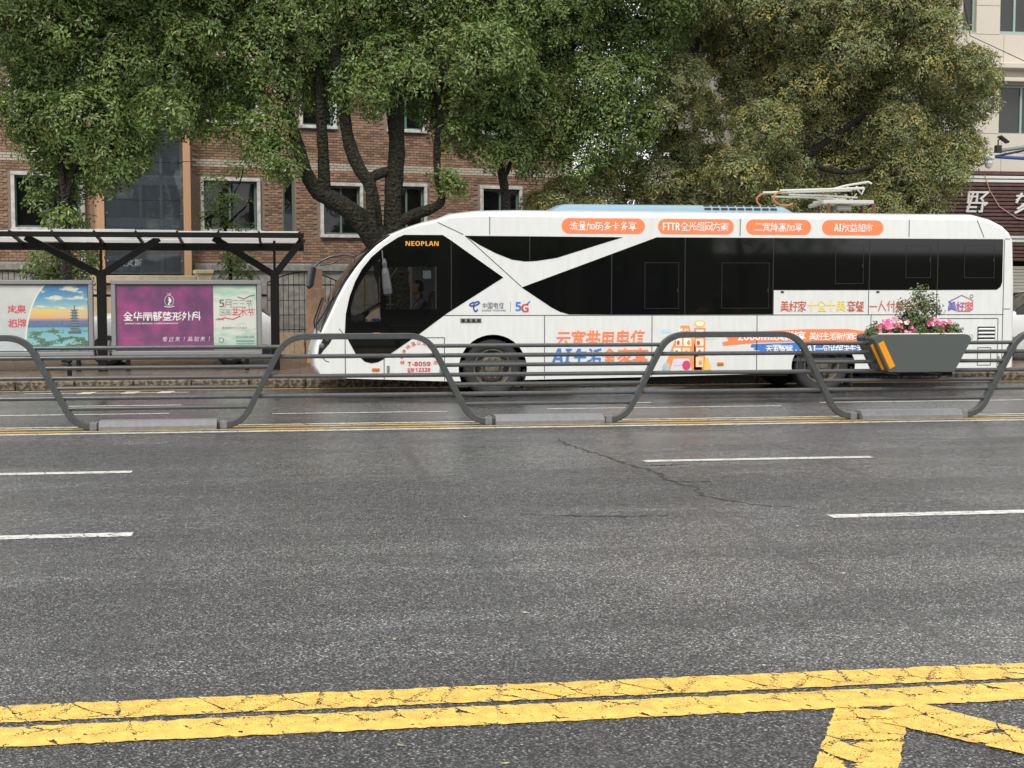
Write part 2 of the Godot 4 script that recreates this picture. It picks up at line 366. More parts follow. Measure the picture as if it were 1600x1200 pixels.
# ---------------------------------------------------------------- ground
func damp(n1: FastNoiseLite, n2: FastNoiseLite, x: float, z: float) -> float:
	# dampness of the asphalt, drawn out along the wheel tracks
	var d := 0.48 + 1.2 * n1.get_noise_2d(x * 0.3, z) + 0.55 * n2.get_noise_2d(x * 0.22, z)
	return clampf(d, 0.0, 1.0)
func ground():
	var g := MB.new()
	g.quad(Vector3(-400, -0.03, 300), Vector3(500, -0.03, 300), Vector3(500, -0.03, -500), Vector3(-400, -0.03, -500), Vector3.UP)
	var go := obj("ground", g, mat(L(0.07, 0.07, 0.065), 0.9)); struct(go)
	# asphalt: a fine sheet of crushed stone, damp in streaks
	var stone := noise_img(1024, 0.22, FastNoiseLite.TYPE_CELLULAR, 11)
	var cloud := noise_img(1024, 0.012, FastNoiseLite.TYPE_SIMPLEX, 12, 4)
	var cell := noise_img(1024, 0.22, FastNoiseLite.TYPE_CELLULAR, 11, 1, FastNoiseLite.RETURN_CELL_VALUE)
	var sd := stone.get_data(); var cd := cloud.get_data(); var vd := cell.get_data()
	var rgb := PackedByteArray(); rgb.resize(sd.size() * 3)
	var rgh := PackedByteArray(); rgh.resize(sd.size())
	var lut := PackedByteArray(); lut.resize(1024)
	for i in 1024: lut[i] = int(clampf(Color(i / 1023.0, 0, 0).linear_to_srgb().r, 0, 1) * 255)
	for i in sd.size():
		var v := 0.014 + 0.24 * pow(vd[i] / 255.0, 3.0) + 0.02 * (cd[i] / 255.0 - 0.5)
		if vd[i] > 247: v += 0.2
		v *= 1.55 - 1.15 * sd[i] / 255.0
		var k := lut[int(clampf(v, 0.004, 1.0) * 1023)]
		rgb[i * 3] = k; rgb[i * 3 + 1] = k; rgb[i * 3 + 2] = mini(255, k + 1)
		rgh[i] = int(clampf(0.52 - 0.12 * (cd[i] / 255.0) - 0.1 * vd[i] / 255.0, 0, 1) * 255)
	var at := tex(Image.create_from_data(1024, 1024, false, Image.FORMAT_RGB8, rgb))
	var rt := tex(Image.create_from_data(1024, 1024, false, Image.FORMAT_L8, rgh))
	var ht := tex(stone)
	var am: Array = []
	for lv in 10:
		# five grades of wetness for each carriageway: the wetter, the smoother
		var far := lv / 5; var wet := (lv % 5) / 4.0
		var m := mat(Color(1, 1, 1), lerpf(0.98, 0.48, wet) if far == 0 else lerpf(0.6, 0.26, wet))
		m.albedo_texture = at; m.roughness_texture = rt; m.roughness_texture_channel = BaseMaterial3D.TEXTURE_CHANNEL_RED
		m.heightmap_enabled = true; m.heightmap_texture = ht; m.heightmap_scale = lerpf(3.2, 0.3, wet) if far == 0 else lerpf(0.4, 0.1, wet)
		am.append(m)
	var n1 := FastNoiseLite.new(); n1.seed = 3; n1.frequency = 0.35; n1.fractal_octaves = 4
	var n2 := FastNoiseLite.new(); n2.seed = 9; n2.frequency = 1.3; n2.fractal_octaves = 3
	var road := Node3D.new(); road.name = "road"; add_child(road); struct(road)
	for s in [[-3.0, -18.2, 0.14, 0], [-18.2, -25.5, 0.14, 1]]:
		var z0: float = s[0]; var st: float = s[2]; var nz := int(ceil((s[0] - s[1]) / st)); var nx := 190
		var dz: float = (s[0] - s[1]) / nz; var dx := 26.6 / nx
		var V := PackedVector3Array(); var N := PackedVector3Array(); var T := PackedVector2Array(); var D := PackedFloat32Array(); var I := [PackedInt32Array(), PackedInt32Array(), PackedInt32Array(), PackedInt32Array(), PackedInt32Array()]
		for j in nz + 1:
			for i in nx + 1:
				var x := -7.6 + dx * i; var z := z0 - dz * j
				V.append(Vector3(x, 0, z)); N.append(Vector3.UP); T.append(Vector2(x, z) / 2.1)
				var d := damp(n1, n2, x, z)
				D.append(d)
		for j in nz:
			for i in nx:
				var a := j * (nx + 1) + i; var b := a + nx + 1
				I[clampi(int((D[a] + D[b + 1]) * 2.5), 0, 4)].append_array([a, b, a + 1, a + 1, b, b + 1])
		var ar := []; ar.resize(Mesh.ARRAY_MAX)
		ar[Mesh.ARRAY_VERTEX] = V; ar[Mesh.ARRAY_NORMAL] = N; ar[Mesh.ARRAY_TEX_UV] = T;
		var me := ArrayMesh.new()
		for lv in 5:
			if I[lv].size() == 0: continue
			ar[Mesh.ARRAY_INDEX] = I[lv]; me.add_surface_from_arrays(Mesh.PRIMITIVE_TRIANGLES, ar); me.surface_set_material(me.get_surface_count() - 1, am[s[3] * 5 + lv])
		var ro := obj("near_carriageway" if s[3] == 0 else "far_carriageway", me, null, road)
	for s in [[-90.0, -7.6, 6.0, -25.5], [19.0, 160.0, 6.0, -25.5], [-7.6, 19.0, 6.0, -3.0]]:
		var mb := MB.new()
		mb.quad_uv(Vector3(s[0], 0, s[2]), Vector3(s[1], 0, s[2]), Vector3(s[1], 0, s[3]), Vector3(s[0], 0, s[3]), Vector3.UP, Vector2(s[0], s[2]) / 2.6, Vector2(s[1], s[2]) / 2.6, Vector2(s[1], s[3]) / 2.6, Vector2(s[0], s[3]) / 2.6)
		obj("carriageway_beyond", mb, am[1], road)
	# paint: worn, cracked across, with frayed edges
	var crack := noise_img(1024, 0.012, FastNoiseLite.TYPE_CELLULAR, 21, 1, FastNoiseLite.RETURN_DISTANCE2_SUB).get_data()
	var fine := noise_img(1024, 0.035, FastNoiseLite.TYPE_CELLULAR, 25, 1, FastNoiseLite.RETURN_DISTANCE2_SUB).get_data()
	var pit := noise_img(1024, 0.19, FastNoiseLite.TYPE_SIMPLEX, 22, 2).get_data()
	var tone := noise_img(1024, 0.02, FastNoiseLite.TYPE_SIMPLEX, 23, 4).get_data()
	var wig := noise_img(1024, 0.08, FastNoiseLite.TYPE_SIMPLEX, 24, 2).get_data()
	for which in 2:
		var rgba := PackedByteArray(); rgba.resize(1024 * 1024 * 4)
		var base := Color(0.70, 0.445, 0.075) if which == 0 else Color(0.62, 0.62, 0.59)
		for i in 1024 * 1024:
			var x := i % 1024
			var sh := (i + int(wig[i]) / 14 * 1024 + int(wig[i]) / 20) % 1048576
			var k := 0.72 + 0.5 * tone[i] / 255.0 - 0.14 * (1.0 if pit[i] > 150 else 0.0)
			var solid := crack[sh] > 3 + tone[i] / 28 and not (fine[sh] < 6 and tone[i] > 128) and pit[i] < 212
			rgba[i * 4] = lut[int(clampf(base.r * k, 0, 1) * 1023)]; rgba[i * 4 + 1] = lut[int(clampf(base.g * k, 0, 1) * 1023)]; rgba[i * 4 + 2] = lut[int(clampf(base.b * k, 0, 1) * 1023)]
			rgba[i * 4 + 3] = 255 if solid else 0
		var m := mat(Color(1, 1, 1), 0.42)
		m.albedo_texture = tex(Image.create_from_data(1024, 1024, false, Image.FORMAT_RGBA8, rgba))
		m.transparency = BaseMaterial3D.TRANSPARENCY_ALPHA_SCISSOR; m.alpha_scissor_threshold = 0.5
		m.heightmap_enabled = true; m.heightmap_texture = ht; m.heightmap_scale = 0.12
		M["paint%d" % which] = m
	for l in [[-6.2, -5.955], [-5.89, -5.635]]: stripe(road, "yellow_line", Vector2(-9, l[0]), Vector2(19, l[0]), Vector2(-9, l[1]), Vector2(19, l[1]), "paint0", 0.004, 0.02)
	stripe(road, "yellow_hatch_bar", Vector2(2.26, -5.66), Vector2(1.56, -4.3), Vector2(2.53, -5.53), Vector2(1.90, -4.3), "paint0", 0.004, 0.012)
	stripe(road, "yellow_hatch_bar", Vector2(2.615, -5.672), Vector2(3.44, -4.34), Vector2(2.30, -5.485), Vector2(3.25, -4.335), "paint0", 0.008, 0.012)
	for d in [[-6.0, -1.22, -10.45, 0.16], [4.10, 9.2, -10.46, 0.16], [-7.5, -1.63, -14.02, 0.16], [3.50, 5.97, -14.10, 0.15], [11.0, 14.0, -14.10, 0.15]]:
		stripe(road, "lane_dash", Vector2(d[0], d[2] - d[3] / 2), Vector2(d[1], d[2] - d[3] / 2), Vector2(d[0], d[2] + d[3] / 2), Vector2(d[1], d[2] + d[3] / 2), "paint1", 0.004, 0.012)
	for d in [[-17.76, 0.17, "paint1", "white_edge_line"], [-18.02, 0.12, "paint0", "yellow_line"], [-18.36, 0.12, "paint0", "yellow_line"], [-18.60, 0.13, "paint1", "white_edge_line"]]:
		stripe(road, d[3], Vector2(-9, d[0] - d[1] / 2), Vector2(19, d[0] - d[1] / 2), Vector2(-9, d[0] + d[1] / 2), Vector2(19, d[0] + d[1] / 2), d[2], 0.004, 0.012)
	for d in [[-3.5, -1.8, -21.9, 0.1], [-5.5, -1.85, -20.45, 0.1], [-0.4, 2.1, -20.2, 0.08], [2.67, 5.4, -21.3, 0.09], [3.6, 7.2, -20.4, 0.08], [8.0, 12.0, -20.9, 0.09], [-4.6, -1.9, -24.55, 0.1]]:
		stripe(road, "lane_dash", Vector2(d[0], d[2] - d[3] / 2), Vector2(d[1], d[2] - d[3] / 2), Vector2(d[0], d[2] + d[3] / 2), Vector2(d[1], d[2] + d[3] / 2), "paint1", 0.004, 0.008)
	for x in [-3.72, -3.0, -2.42]:
		stripe(road, "painted_block", Vector2(x + 0.06, -24.78), Vector2(x + 0.30, -24.78), Vector2(x, -24.32), Vector2(x + 0.24, -24.32), "paint1", 0.008, 0.01)
	stripe(road, "gutter_line", Vector2(-9, -25.16), Vector2(19, -25.16), Vector2(-9, -25.06), Vector2(19, -25.06), "paint0", 0.004, 0.01)
	# a sealed crack wandering across the near lanes, and one by the bus
	var rng := RandomNumberGenerator.new(); rng.seed = 4
	for path in [[3.0, -16.4, 3.02, -15.7, 3.12, -15.1, 3.2, -14.4, 3.28, -13.8, 3.42, -13.2, 3.36, -12.7, 3.5, -12.2, 3.42, -11.6, 3.75, -11.1, 4.2, -10.75], [3.28, -13.8, 3.6, -13.75, 3.9, -13.8], [3.42, -12.55, 3.8, -12.5], [1.7, -10.95, 2.1, -10.8, 2.5, -10.7, 2.9, -10.72], [1.55, -21.9, 2.3, -21.7, 2.6, -20.9, 3.0, -20.6], [1.55, -21.9, 3.2, -22.1], [11.2, -22.4, 12.6, -21.9, 13.8, -21.6], [6.2, -10.62, 7.5, -10.66]]:
		var mb := MB.new()
		var pts := []
		for i in range(0, path.size() - 2, 2):
			for k in 8:
				var q := Vector2(path[i], path[i + 1]).lerp(Vector2(path[i + 2], path[i + 3]), k / 8.0)
				pts.append(q + Vector2(rng.randf_range(-0.035, 0.035), rng.randf_range(-0.035, 0.035)))
		for i in pts.size() - 1:
			var w0 := 0.004 + 0.022 * rng.randf() * sin(PI * float(i) / pts.size())
			var a: Vector2 = pts[i]; var b: Vector2 = pts[i + 1]
			var d := (b - a).normalized(); var s := Vector2(-d.y, d.x) * w0
			mb.quad(Vector3(a.x + s.x, 0.0035, a.y + s.y), Vector3(b.x + s.x, 0.0035, b.y + s.y), Vector3(b.x - s.x, 0.0035, b.y - s.y), Vector3(a.x - s.x, 0.0035, a.y - s.y), Vector3.UP)
		obj("sealed_crack", mb, mat(L(0.012, 0.012, 0.012), 0.5), road)
	# pavement behind the kerb: kerbstones one by one, paving joined
	var pave := MB.new()
	pave.slab(Vector3(-60, -0.03, -25.62), Vector3(90, 0.135, -60))
	var po := obj("pavement", pave, tri_mat(Color(1, 1, 1), ramp_img(noise_img(256, 0.03, FastNoiseLite.TYPE_SIMPLEX, 31, 4), Color(0.03, 0.025, 0.02), Color(0.09, 0.075, 0.06), 1.6), 0.7, 0.35)); struct(po)
	var kimg := ramp_img(noise_img(512, 0.02, FastNoiseLite.TYPE_SIMPLEX, 33, 5), Color(0.035, 0.026, 0.017), Color(0.20, 0.155, 0.105), 2.2)
	var km := tri_mat(Color(1, 1, 1), kimg, 0.9, 0.55, noise_img(256, 0.1, FastNoiseLite.TYPE_SIMPLEX, 34, 3), 0.6)
	var kb := MB.new(); kb.cbox(Vector3.ZERO, Vector3(0.985, 0.17, 0.2), 0.02); var kmesh := kb.mesh()
	for i in 30:
		var k := obj("kerbstone", kmesh, km, po)
		k.position = Vector3(-8.4 + i * 1.0, 0.075 + rng.randf_range(-0.004, 0.004), -25.5 + rng.randf_range(-0.006, 0.006))
	var pb := MB.new(); pb.cbox(Vector3.ZERO, Vector3(0.392, 0.04, 0.192), 0.006); var pmesh := pb.mesh()
	var mm := MultiMesh.new(); mm.transform_format = MultiMesh.TRANSFORM_3D; mm.use_colors = true; mm.mesh = pmesh
	var cells := []
	for i in 66:
		for j in 38: cells.append(Vector2(-8.4 + i * 0.4 + (0.2 if j % 2 else 0.0), -25.72 - j * 0.2))
	mm.instance_count = cells.size()
	for i in cells.size():
		mm.set_instance_transform(i, Transform3D(Basis(Vector3.RIGHT, rng.randf_range(-0.012, 0.012)).rotated(Vector3.FORWARD, rng.randf_range(-0.008, 0.008)), Vector3(cells[i].x, 0.133 + rng.randf_range(0, 0.005), cells[i].y)))
		var t := rng.randf_range(0.75, 1.2)
		mm.set_instance_color(i, Color(t, t * rng.randf_range(0.82, 1.0), t * rng.randf_range(0.7, 0.95)))
	var pm := tri_mat(Color(1, 1, 1), ramp_img(noise_img(256, 0.04, FastNoiseLite.TYPE_SIMPLEX, 36, 4), Color(0.06, 0.045, 0.036), Color(0.17, 0.125, 0.095), 1.5), 0.8, 0.28)
	pm.vertex_color_use_as_albedo = true
	var pmi := MultiMeshInstance3D.new(); pmi.name = "paving_slabs"; pmi.multimesh = mm; pmi.material_override = pm; po.add_child(pmi); stuff(pmi)
	# scraps and fallen leaves on the asphalt
	var lb := MB.new(); lb.use_c = true; lb.tri(Vector3(-0.022, 0.004, 0), Vector3(0.004, 0.002, 0.011), Vector3(0.026, 0.005, 0), Vector3.UP); lb.tri(Vector3(-0.022, 0.004, 0), Vector3(0.026, 0.005, 0), Vector3(0.002, 0.003, -0.012), Vector3.UP)
	var lm := MultiMesh.new(); lm.transform_format = MultiMesh.TRANSFORM_3D; lm.use_colors = true; lm.mesh = lb.mesh(); lm.instance_count = 260
	for i in 260:
		lm.set_instance_transform(i, Transform3D(Basis(Vector3.UP, rng.randf() * TAU).scaled(Vector3.ONE * rng.randf_range(0.25, 1.0)), Vector3(rng.randf_range(-6, 13), 0.004, rng.randf_range(-25.0, -5.0))))
		lm.set_instance_color(i, [Color(0.55, 0.52, 0.45), Color(0.30, 0.22, 0.10), Color(0.12, 0.09, 0.05), Color(0.40, 0.36, 0.14)][rng.randi() % 4])
	var lmat := mat(Color(1, 1, 1), 0.6); lmat.vertex_color_use_as_albedo = true
	var lmi := MultiMeshInstance3D.new(); lmi.name = "fallen_leaves"; lmi.multimesh = lm; lmi.material_override = lmat; road.add_child(lmi); stuff(lmi)
	# pavement on the near side, under and behind the camera
	var np := MB.new(); np.slab(Vector3(-60, -0.03, 6), Vector3(90, 0.15, 30))
	struct(obj("pavement", np, pm))
func stripe(road: Node, called: String, a0: Vector2, a1: Vector2, b0: Vector2, b1: Vector2, m: String, y: float, fray: float):
	var mb := MB.new(); mb.use_t = true
	var len_ := a0.distance_to(a1); var wid := a0.distance_to(b0)
	var n := int(len_ / 0.03)
	var f := FastNoiseLite.new(); f.seed = int(absf(a0.y) * 100) + called.length(); f.frequency = 14.0; f.fractal_octaves = 4
	for i in n:
		var q := []
		for k in [i, i + 1]:
			var t := float(k) / n
			var a := a0.lerp(a1, t); var b := b0.lerp(b1, t)
			var s := (b - a).normalized()
			q.append([a + s * f.get_noise_1d(t * len_) * fray, b + s * f.get_noise_1d(t * len_ + 77.0) * fray, t * len_])
		var u0: float = q[0][2] / 2.4; var u1: float = q[1][2] / 2.4
		var v0 := fposmod(a0.y * 0.77, 1.0); var v1 := v0 + wid / 2.4
		mb.quad_uv(Vector3(q[0][0].x, y, q[0][0].y), Vector3(q[1][0].x, y, q[1][0].y), Vector3(q[1][1].x, y, q[1][1].y), Vector3(q[0][1].x, y, q[0][1].y), Vector3.UP, Vector2(u0, v0), Vector2(u1, v0), Vector2(u1, v1), Vector2(u0, v1))
	obj(called, mb, M[m], road)

# ---------------------------------------------------------------- buildings
func window(parent: Node3D, x0: float, y0: float, x1: float, y1: float, surround: bool, sashes: int, blind := 0.0):
	var w := Node3D.new(); w.name = "window"; parent.add_child(w, true)
	if surround:
		var s := MB.new(); var t := 0.09
		s.cbox(Vector3((x0 + x1) / 2, y1 - t / 2, 0.03), Vector3(x1 - x0, t, 0.10), 0.008)
		s.cbox(Vector3((x0 + x1) / 2, y0 + t / 2, 0.045), Vector3(x1 - x0 + 0.04, t, 0.14), 0.008)
		for x in [x0 + t / 2, x1 - t / 2]: s.cbox(Vector3(x, (y0 + y1) / 2, 0.028), Vector3(t, y1 - y0 - 2 * t, 0.094), 0.008)
		obj("surround", s, M.surround, w)
		x0 += t; x1 -= t; y0 += t; y1 -= t
	var f := MB.new(); var b := 0.055
	f.slab(Vector3(x0, y0, -0.13), Vector3(x1, y0 + b, -0.07)); f.slab(Vector3(x0, y1 - b, -0.13), Vector3(x1, y1, -0.07))
	var xs := []
	for i in sashes + 1: xs.append(lerpf(x0 + b / 2, x1 - b / 2, float(i) / sashes))
	for x in xs: f.slab(Vector3(x - b / 2, y0 + b, -0.128), Vector3(x + b / 2, y1 - b, -0.072))
	obj("frame", f, M.sash, w)
	for i in sashes:
		var p := MB.new()
		p.quad(Vector3(xs[i] + b / 2, y0 + b, -0.10), Vector3(xs[i + 1] - b / 2, y0 + b, -0.10), Vector3(xs[i + 1] - b / 2, y1 - b, -0.10), Vector3(xs[i] + b / 2, y1 - b, -0.10), Vector3(0, 0, 1))
		obj("pane", p, M.pane, w)
	if blind > 0.0:
		var c := MB.new(); c.slab(Vector3(x0 + 0.05, lerpf(y1, y0, blind), -0.32), Vector3(x1 - 0.05, y1 - 0.02, -0.30))
		obj("blind", c, M.blind, w)
func brick_house():
	M.surround = tri_mat(Color(1, 1, 1), ramp_img(noise_img(256, 0.03, FastNoiseLite.TYPE_SIMPLEX, 41, 4), Color(0.42, 0.42, 0.41), Color(0.68, 0.68, 0.66), 1.6), 0.5, 0.7)
	M.sash = mat(L(0.12, 0.19, 0.17), 0.45)
	M.pane = mat(Color(0.10, 0.12, 0.12, 0.55), 0.03); M.pane.transparency = BaseMaterial3D.TRANSPARENCY_ALPHA
	M.blind = mat(L(0.30, 0.29, 0.26), 0.8)
	M.pillar = mat(L(0.56, 0.34, 0.20), 0.45)
	M.cream = tri_mat(Color(1, 1, 1), ramp_img(noise_img(256, 0.02, FastNoiseLite.TYPE_SIMPLEX, 43, 4), Color(0.55, 0.44, 0.29), Color(0.72, 0.60, 0.42), 1.4), 0.5, 0.7)
	var h := thing("brick_house", "brown brick house with white framed windows and a glass stair tower", "building", Vector3(-1.9, 0.13, -39.5), deg_to_rad(14))
	var holes := []
	var wins := [[-5.61, 3.25, -3.8, 4.77, 1, 2], [-0.76, 3.27, 0.88, 4.77, 1, 2], [1.53, 3.30, 1.85, 4.85, 0, 1], [2.58, 3.18, 3.82, 4.72, 1, 2], [4.55, 3.19, 5.74, 4.76, 1, 2], [7.39, 3.19, 8.72, 4.76, 1, 2],
		[-5.61, 6.22, -3.8, 7.72, 1, 2], [-0.76, 6.22, 0.86, 7.72, 1, 2], [2.0, 6.20, 3.06, 7.72, 1, 2], [4.56, 6.20, 5.71, 7.72, 1, 2], [7.45, 6.24, 8.72, 7.74, 1, 2],
		[-6.5, 9.03, -5.11, 10.5, 1, 2], [-0.76, 9.1, 0.86, 10.5, 1, 2], [2.0, 9.1, 3.06, 10.5, 1, 2], [4.56, 9.1, 5.71, 10.5, 1, 2], [7.45, 9.1, 8.72, 10.5, 1, 2]]
	for w in wins:
		for k in [1, 3]: w[k] -= 0.13
		holes.append([w[0], w[1], w[2], w[3]])
	var wall := MB.new()
	wall_cells(wall, -9.0, 10.39, 0.0, 13.0, -0.30, 0.0, holes + [[-3.4, 0.0, -1.2, 12.0]])
	wall.slab(Vector3(-9.0, 0, -0.3), Vector3(-8.7, 13, -8)); wall.slab(Vector3(10.09, 0, -0.301), Vector3(10.39, 13, -8)); wall.slab(Vector3(-9, 0, -8), Vector3(10.39, 13, -8.3))
	wall.slab(Vector3(-9, 13, 0.0), Vector3(10.39, 13.3, -8.3)); wall.slab(Vector3(-8.7, 5.55, -0.31), Vector3(10.08, 5.75, -7.9)); wall.slab(Vector3(-8.7, 2.5, -0.31), Vector3(10.08, 2.7, -7.9)); wall.slab(Vector3(-8.7, 8.5, -0.31), Vector3(10.08, 8.7, -7.9))
	var mortar := tri_mat(Color(1, 1, 1), ramp_img(noise_img(256, 0.05, FastNoiseLite.TYPE_SIMPLEX, 44, 3), Color(0.19, 0.14, 0.11), Color(0.30, 0.23, 0.18)), 0.9, 0.9)
	obj("wall", wall, mortar, h)
	# bricks: rows of stretchers, pale in the string courses
	var bimg := ramp_img(noise_img(256, 0.06, FastNoiseLite.TYPE_SIMPLEX, 45, 4), Color(0.20, 0.120, 0.080), Color(0.39, 0.255, 0.180), 1.3)
	var bm := tri_mat(Color(1, 1, 1), bimg, 1.1, 0.75); bm.vertex_color_use_as_albedo = true
	var bb := MB.new(); bb.use_c = true; bb.col = Color(1, 1, 1); bb.cbox(Vector3.ZERO, Vector3(0.186, 0.060, 0.024), 0.004)
	var bmesh := bb.mesh()
	var tints := []; var tmesh := []
	var rng := RandomNumberGenerator.new(); rng.seed = 46
	for i in 6:
		var k := MB.new(); k.use_c = true
		var t: float = [0.72, 0.86, 0.95, 1.05, 1.18, 0.6][i]
		k.col = Color(t, t * [1.0, 0.95, 1.02, 0.97, 0.98, 1.0][i], t * 0.98); k.cbox(Vector3.ZERO, Vector3(0.186, 0.060, 0.024), 0.004)
		tints.append(k.col); tmesh.append(k.mesh())
	var pale := MB.new(); pale.use_c = true; pale.col = Color(1, 1, 1); pale.cbox(Vector3.ZERO, Vector3(0.186, 0.060, 0.024), 0.004)
	var pale_mesh := pale.mesh()
	var pale_mat := tri_mat(Color(1, 1, 1), ramp_img(noise_img(256, 0.06, FastNoiseLite.TYPE_SIMPLEX, 55, 4), Color(0.38, 0.34, 0.28), Color(0.56, 0.51, 0.43), 1.3), 1.1, 0.75); pale_mat.vertex_color_use_as_albedo = true
	var pale_rest := []
	var rest := []; var singles := 0
	var r := 0
	var y := 2.38
	while y < 12.9:
		var x := -8.95 + (0.1 if r % 2 else 0.0)
		while x < 10.3:
			var ok := true
			for q in holes: if x + 0.1 > q[0] - 0.02 and x - 0.1 < q[2] + 0.02 and y + 0.03 > q[1] - 0.02 and y - 0.03 < q[3] + 0.02: ok = false
			if x > -3.65 and x < -0.95: ok = false
			if ok:
				var band := absf(y - 5.015) < 0.11 or absf(y - 8.0) < 0.11
				var near: bool = (x > -5.9 and x < -3.7 and y > 3.9 and y < 5.2) or (x > 0.9 and x < 2.5 and y > 2.6 and y < 3.6)
				if near and singles < 300:
					var o := obj("brick", pale_mesh if band else tmesh[rng.randi() % 5], pale_mat if band else bm, h)
					o.position = Vector3(x, y, 0.006 + rng.randf_range(0, 0.004)); singles += 1
				else:
					(pale_rest if band else rest).append(Vector3(x, y, 0.006 + rng.randf_range(0, 0.004)))
			x += 0.197
		y += 0.0715; r += 1
	for q in [[rest, bm, "brickwork"], [pale_rest, pale_mat, "pale_brickwork"]]:
		var mm := MultiMesh.new(); mm.transform_format = MultiMesh.TRANSFORM_3D; mm.use_colors = true; mm.mesh = bmesh; mm.instance_count = q[0].size()
		for i in q[0].size():
			mm.set_instance_transform(i, Transform3D(Basis.IDENTITY, q[0][i]))
			mm.set_instance_color(i, tints[rng.randi() % 6] if q[1] == bm else tints[1 + rng.randi() % 3])
		var mi := MultiMeshInstance3D.new(); mi.name = q[2]; mi.multimesh = mm; mi.material_override = q[1]; h.add_child(mi); stuff(mi)
	var wi := 0
	for w in wins:
		window(h, w[0], w[1], w[2], w[3], w[4] == 1, w[5], [0.0, 0.35, 0.0, 0.2, 0.0, 0.0, 0.5, 0.0, 0.3][wi % 9]); wi += 1
	# stone ledge, downpipes
	for s in [[-8.95, -3.66], [-0.96, 10.35]]:
		var l := MB.new(); l.cbox(Vector3((s[0] + s[1]) / 2, 2.20, 0.05), Vector3(s[1] - s[0], 0.2, 0.14), 0.02)
		obj("ledge", l, tri_mat(Color(1, 1, 1), ramp_img(noise_img(128, 0.06, FastNoiseLite.TYPE_SIMPLEX, 47, 3), Color(0.16, 0.16, 0.15), Color(0.34, 0.33, 0.31)), 0.8, 0.8), h)
	for x in [-3.84, 10.15]:
		var d := MB.new(); d.cbox(Vector3(x, 6.5, 0.09), Vector3(0.12, 11.0, 0.09), 0.02)
		for yy in [3.0, 5.4, 7.6, 9.8]: d.slab(Vector3(x - 0.08, yy, 0.02), Vector3(x + 0.08, yy + 0.05, 0.14))
		obj("downpipe", d, mat(L(0.42, 0.44, 0.45), 0.5), h)
	var low := MB.new(); low.slab(Vector3(-8.95, 0, 0.001), Vector3(-3.5, 2.1, 0.03)); low.slab(Vector3(-1.0, 0, 0.001), Vector3(10.3, 2.1, 0.03))
	obj("rendered_base", low, tri_mat(Color(1, 1, 1), ramp_img(noise_img(256, 0.03, FastNoiseLite.TYPE_SIMPLEX, 48, 4), Color(0.20, 0.19, 0.17), Color(0.42, 0.41, 0.38)), 0.5, 0.8), h)
	# glass stair tower with peach piers
	var gm := mat(Color(0.29, 0.325, 0.36, 0.6), 0.03); gm.transparency = BaseMaterial3D.TRANSPARENCY_ALPHA
	var spandrel := mat(L(0.13, 0.155, 0.185), 0.25)
	for px in [-3.44, -1.20]:
		for s in [[0.0, 2.95], [2.965, 4.98], [4.995, 7.4], [7.415, 12.0]]:
			var p := MB.new(); p.cbox(Vector3(px, (s[0] + s[1]) / 2, 0.27), Vector3(0.19, s[1] - s[0], 0.56), 0.006)
			obj("pier_panel", p, M.pillar, h)
	var ys := [2.0, 2.95, 3.95, 4.95, 5.95, 6.95, 7.95, 8.95, 9.95, 11.9]
	for i in ys.size() - 1:
		for s in [[-3.34, -2.84], [-2.835, -2.32], [-2.315, -1.80], [-1.795, -1.30]]:
			var p := MB.new(); p.quad(Vector3(s[0], ys[i] + 0.006, 0.5), Vector3(s[1], ys[i] + 0.006, 0.5), Vector3(s[1], ys[i + 1] - 0.006, 0.5), Vector3(s[0], ys[i + 1] - 0.006, 0.5), Vector3(0, 0, 1))
			obj("curtain_pane", p, gm, h)
	for yy in [[4.36, 4.56], [3.24, 3.48], [2.0, 2.06], [7.3, 7.5], [6.2, 6.4]]:
		var p := MB.new(); p.slab(Vector3(-3.335, yy[0], 0.40), Vector3(-1.305, yy[1], 0.47)); obj("spandrel", p, spandrel, h)
	for x in [-3.28, -1.36]:
		for yy in [2.35, 3.0, 3.6, 4.3, 5.0, 5.6]:
			var s := MB.new(); s.lathe([Vector2(0, 0.03), Vector2(0.022, 0.03), Vector2(0.026, 0.01), Vector2(0.026, 0)], Transform3D(Basis(Vector3.RIGHT, PI / 2), Vector3(x, yy, 0.5)), 10)
			obj("glass_fixing", s, M.steel, h)
	for x in [-2.9, -2.3, -1.75]:
		var s := MB.new(); s.slab(Vector3(x, 0, -0.6), Vector3(x + 0.06, 12, -0.54)); obj("mullion", s, mat(L(0.20, 0.23, 0.26), 0.4), h)
	var back := MB.new(); back.slab(Vector3(-3.4, 0, -1.9), Vector3(-1.2, 12, -2.0))
	for k in 5: back.slab(Vector3(-3.4, 1.55 + k * 1.5, -0.6), Vector3(-1.2, 1.7 + k * 1.5, -1.9))
	obj("stair_core", back, mat(L(0.34, 0.36, 0.38), 0.8), h)
	var tb := MB.new(); write(tb, "莱艾斯", -3.01, 2.22, 0.17, func(a, b, c): return Vector3(a, b, 0.503 + c), Vector3(0, 0, 1), 1.25, 1.0, 0.11)
	obj("glass_lettering", tb, mat(L(0.30, 0.32, 0.33), 0.5), h)
	# cream entrance portal in front of the tower
	var e := thing("entrance_portal", "cream entrance portal with two piers below the glass tower", "portal", Vector3(-1.9, 0.13, -39.5) + Vector3(0.24, 0, 0.97) * 1.4, deg_to_rad(14))
	for x in [-3.8, -0.95]:
		var p := MB.new(); p.cbox(Vector3(x, 1.01, 0), Vector3(0.4, 2.02, 0.4), 0.015); p.cbox(Vector3(x, 2.06, 0), Vector3(0.48, 0.10, 0.48), 0.012); obj("pier", p, M.cream, e)
	var pl := MB.new(); pl.cbox(Vector3(-2.37, 1.86, 0), Vector3(2.42, 0.2, 0.3), 0.015); obj("lintel", pl, M.cream, e)
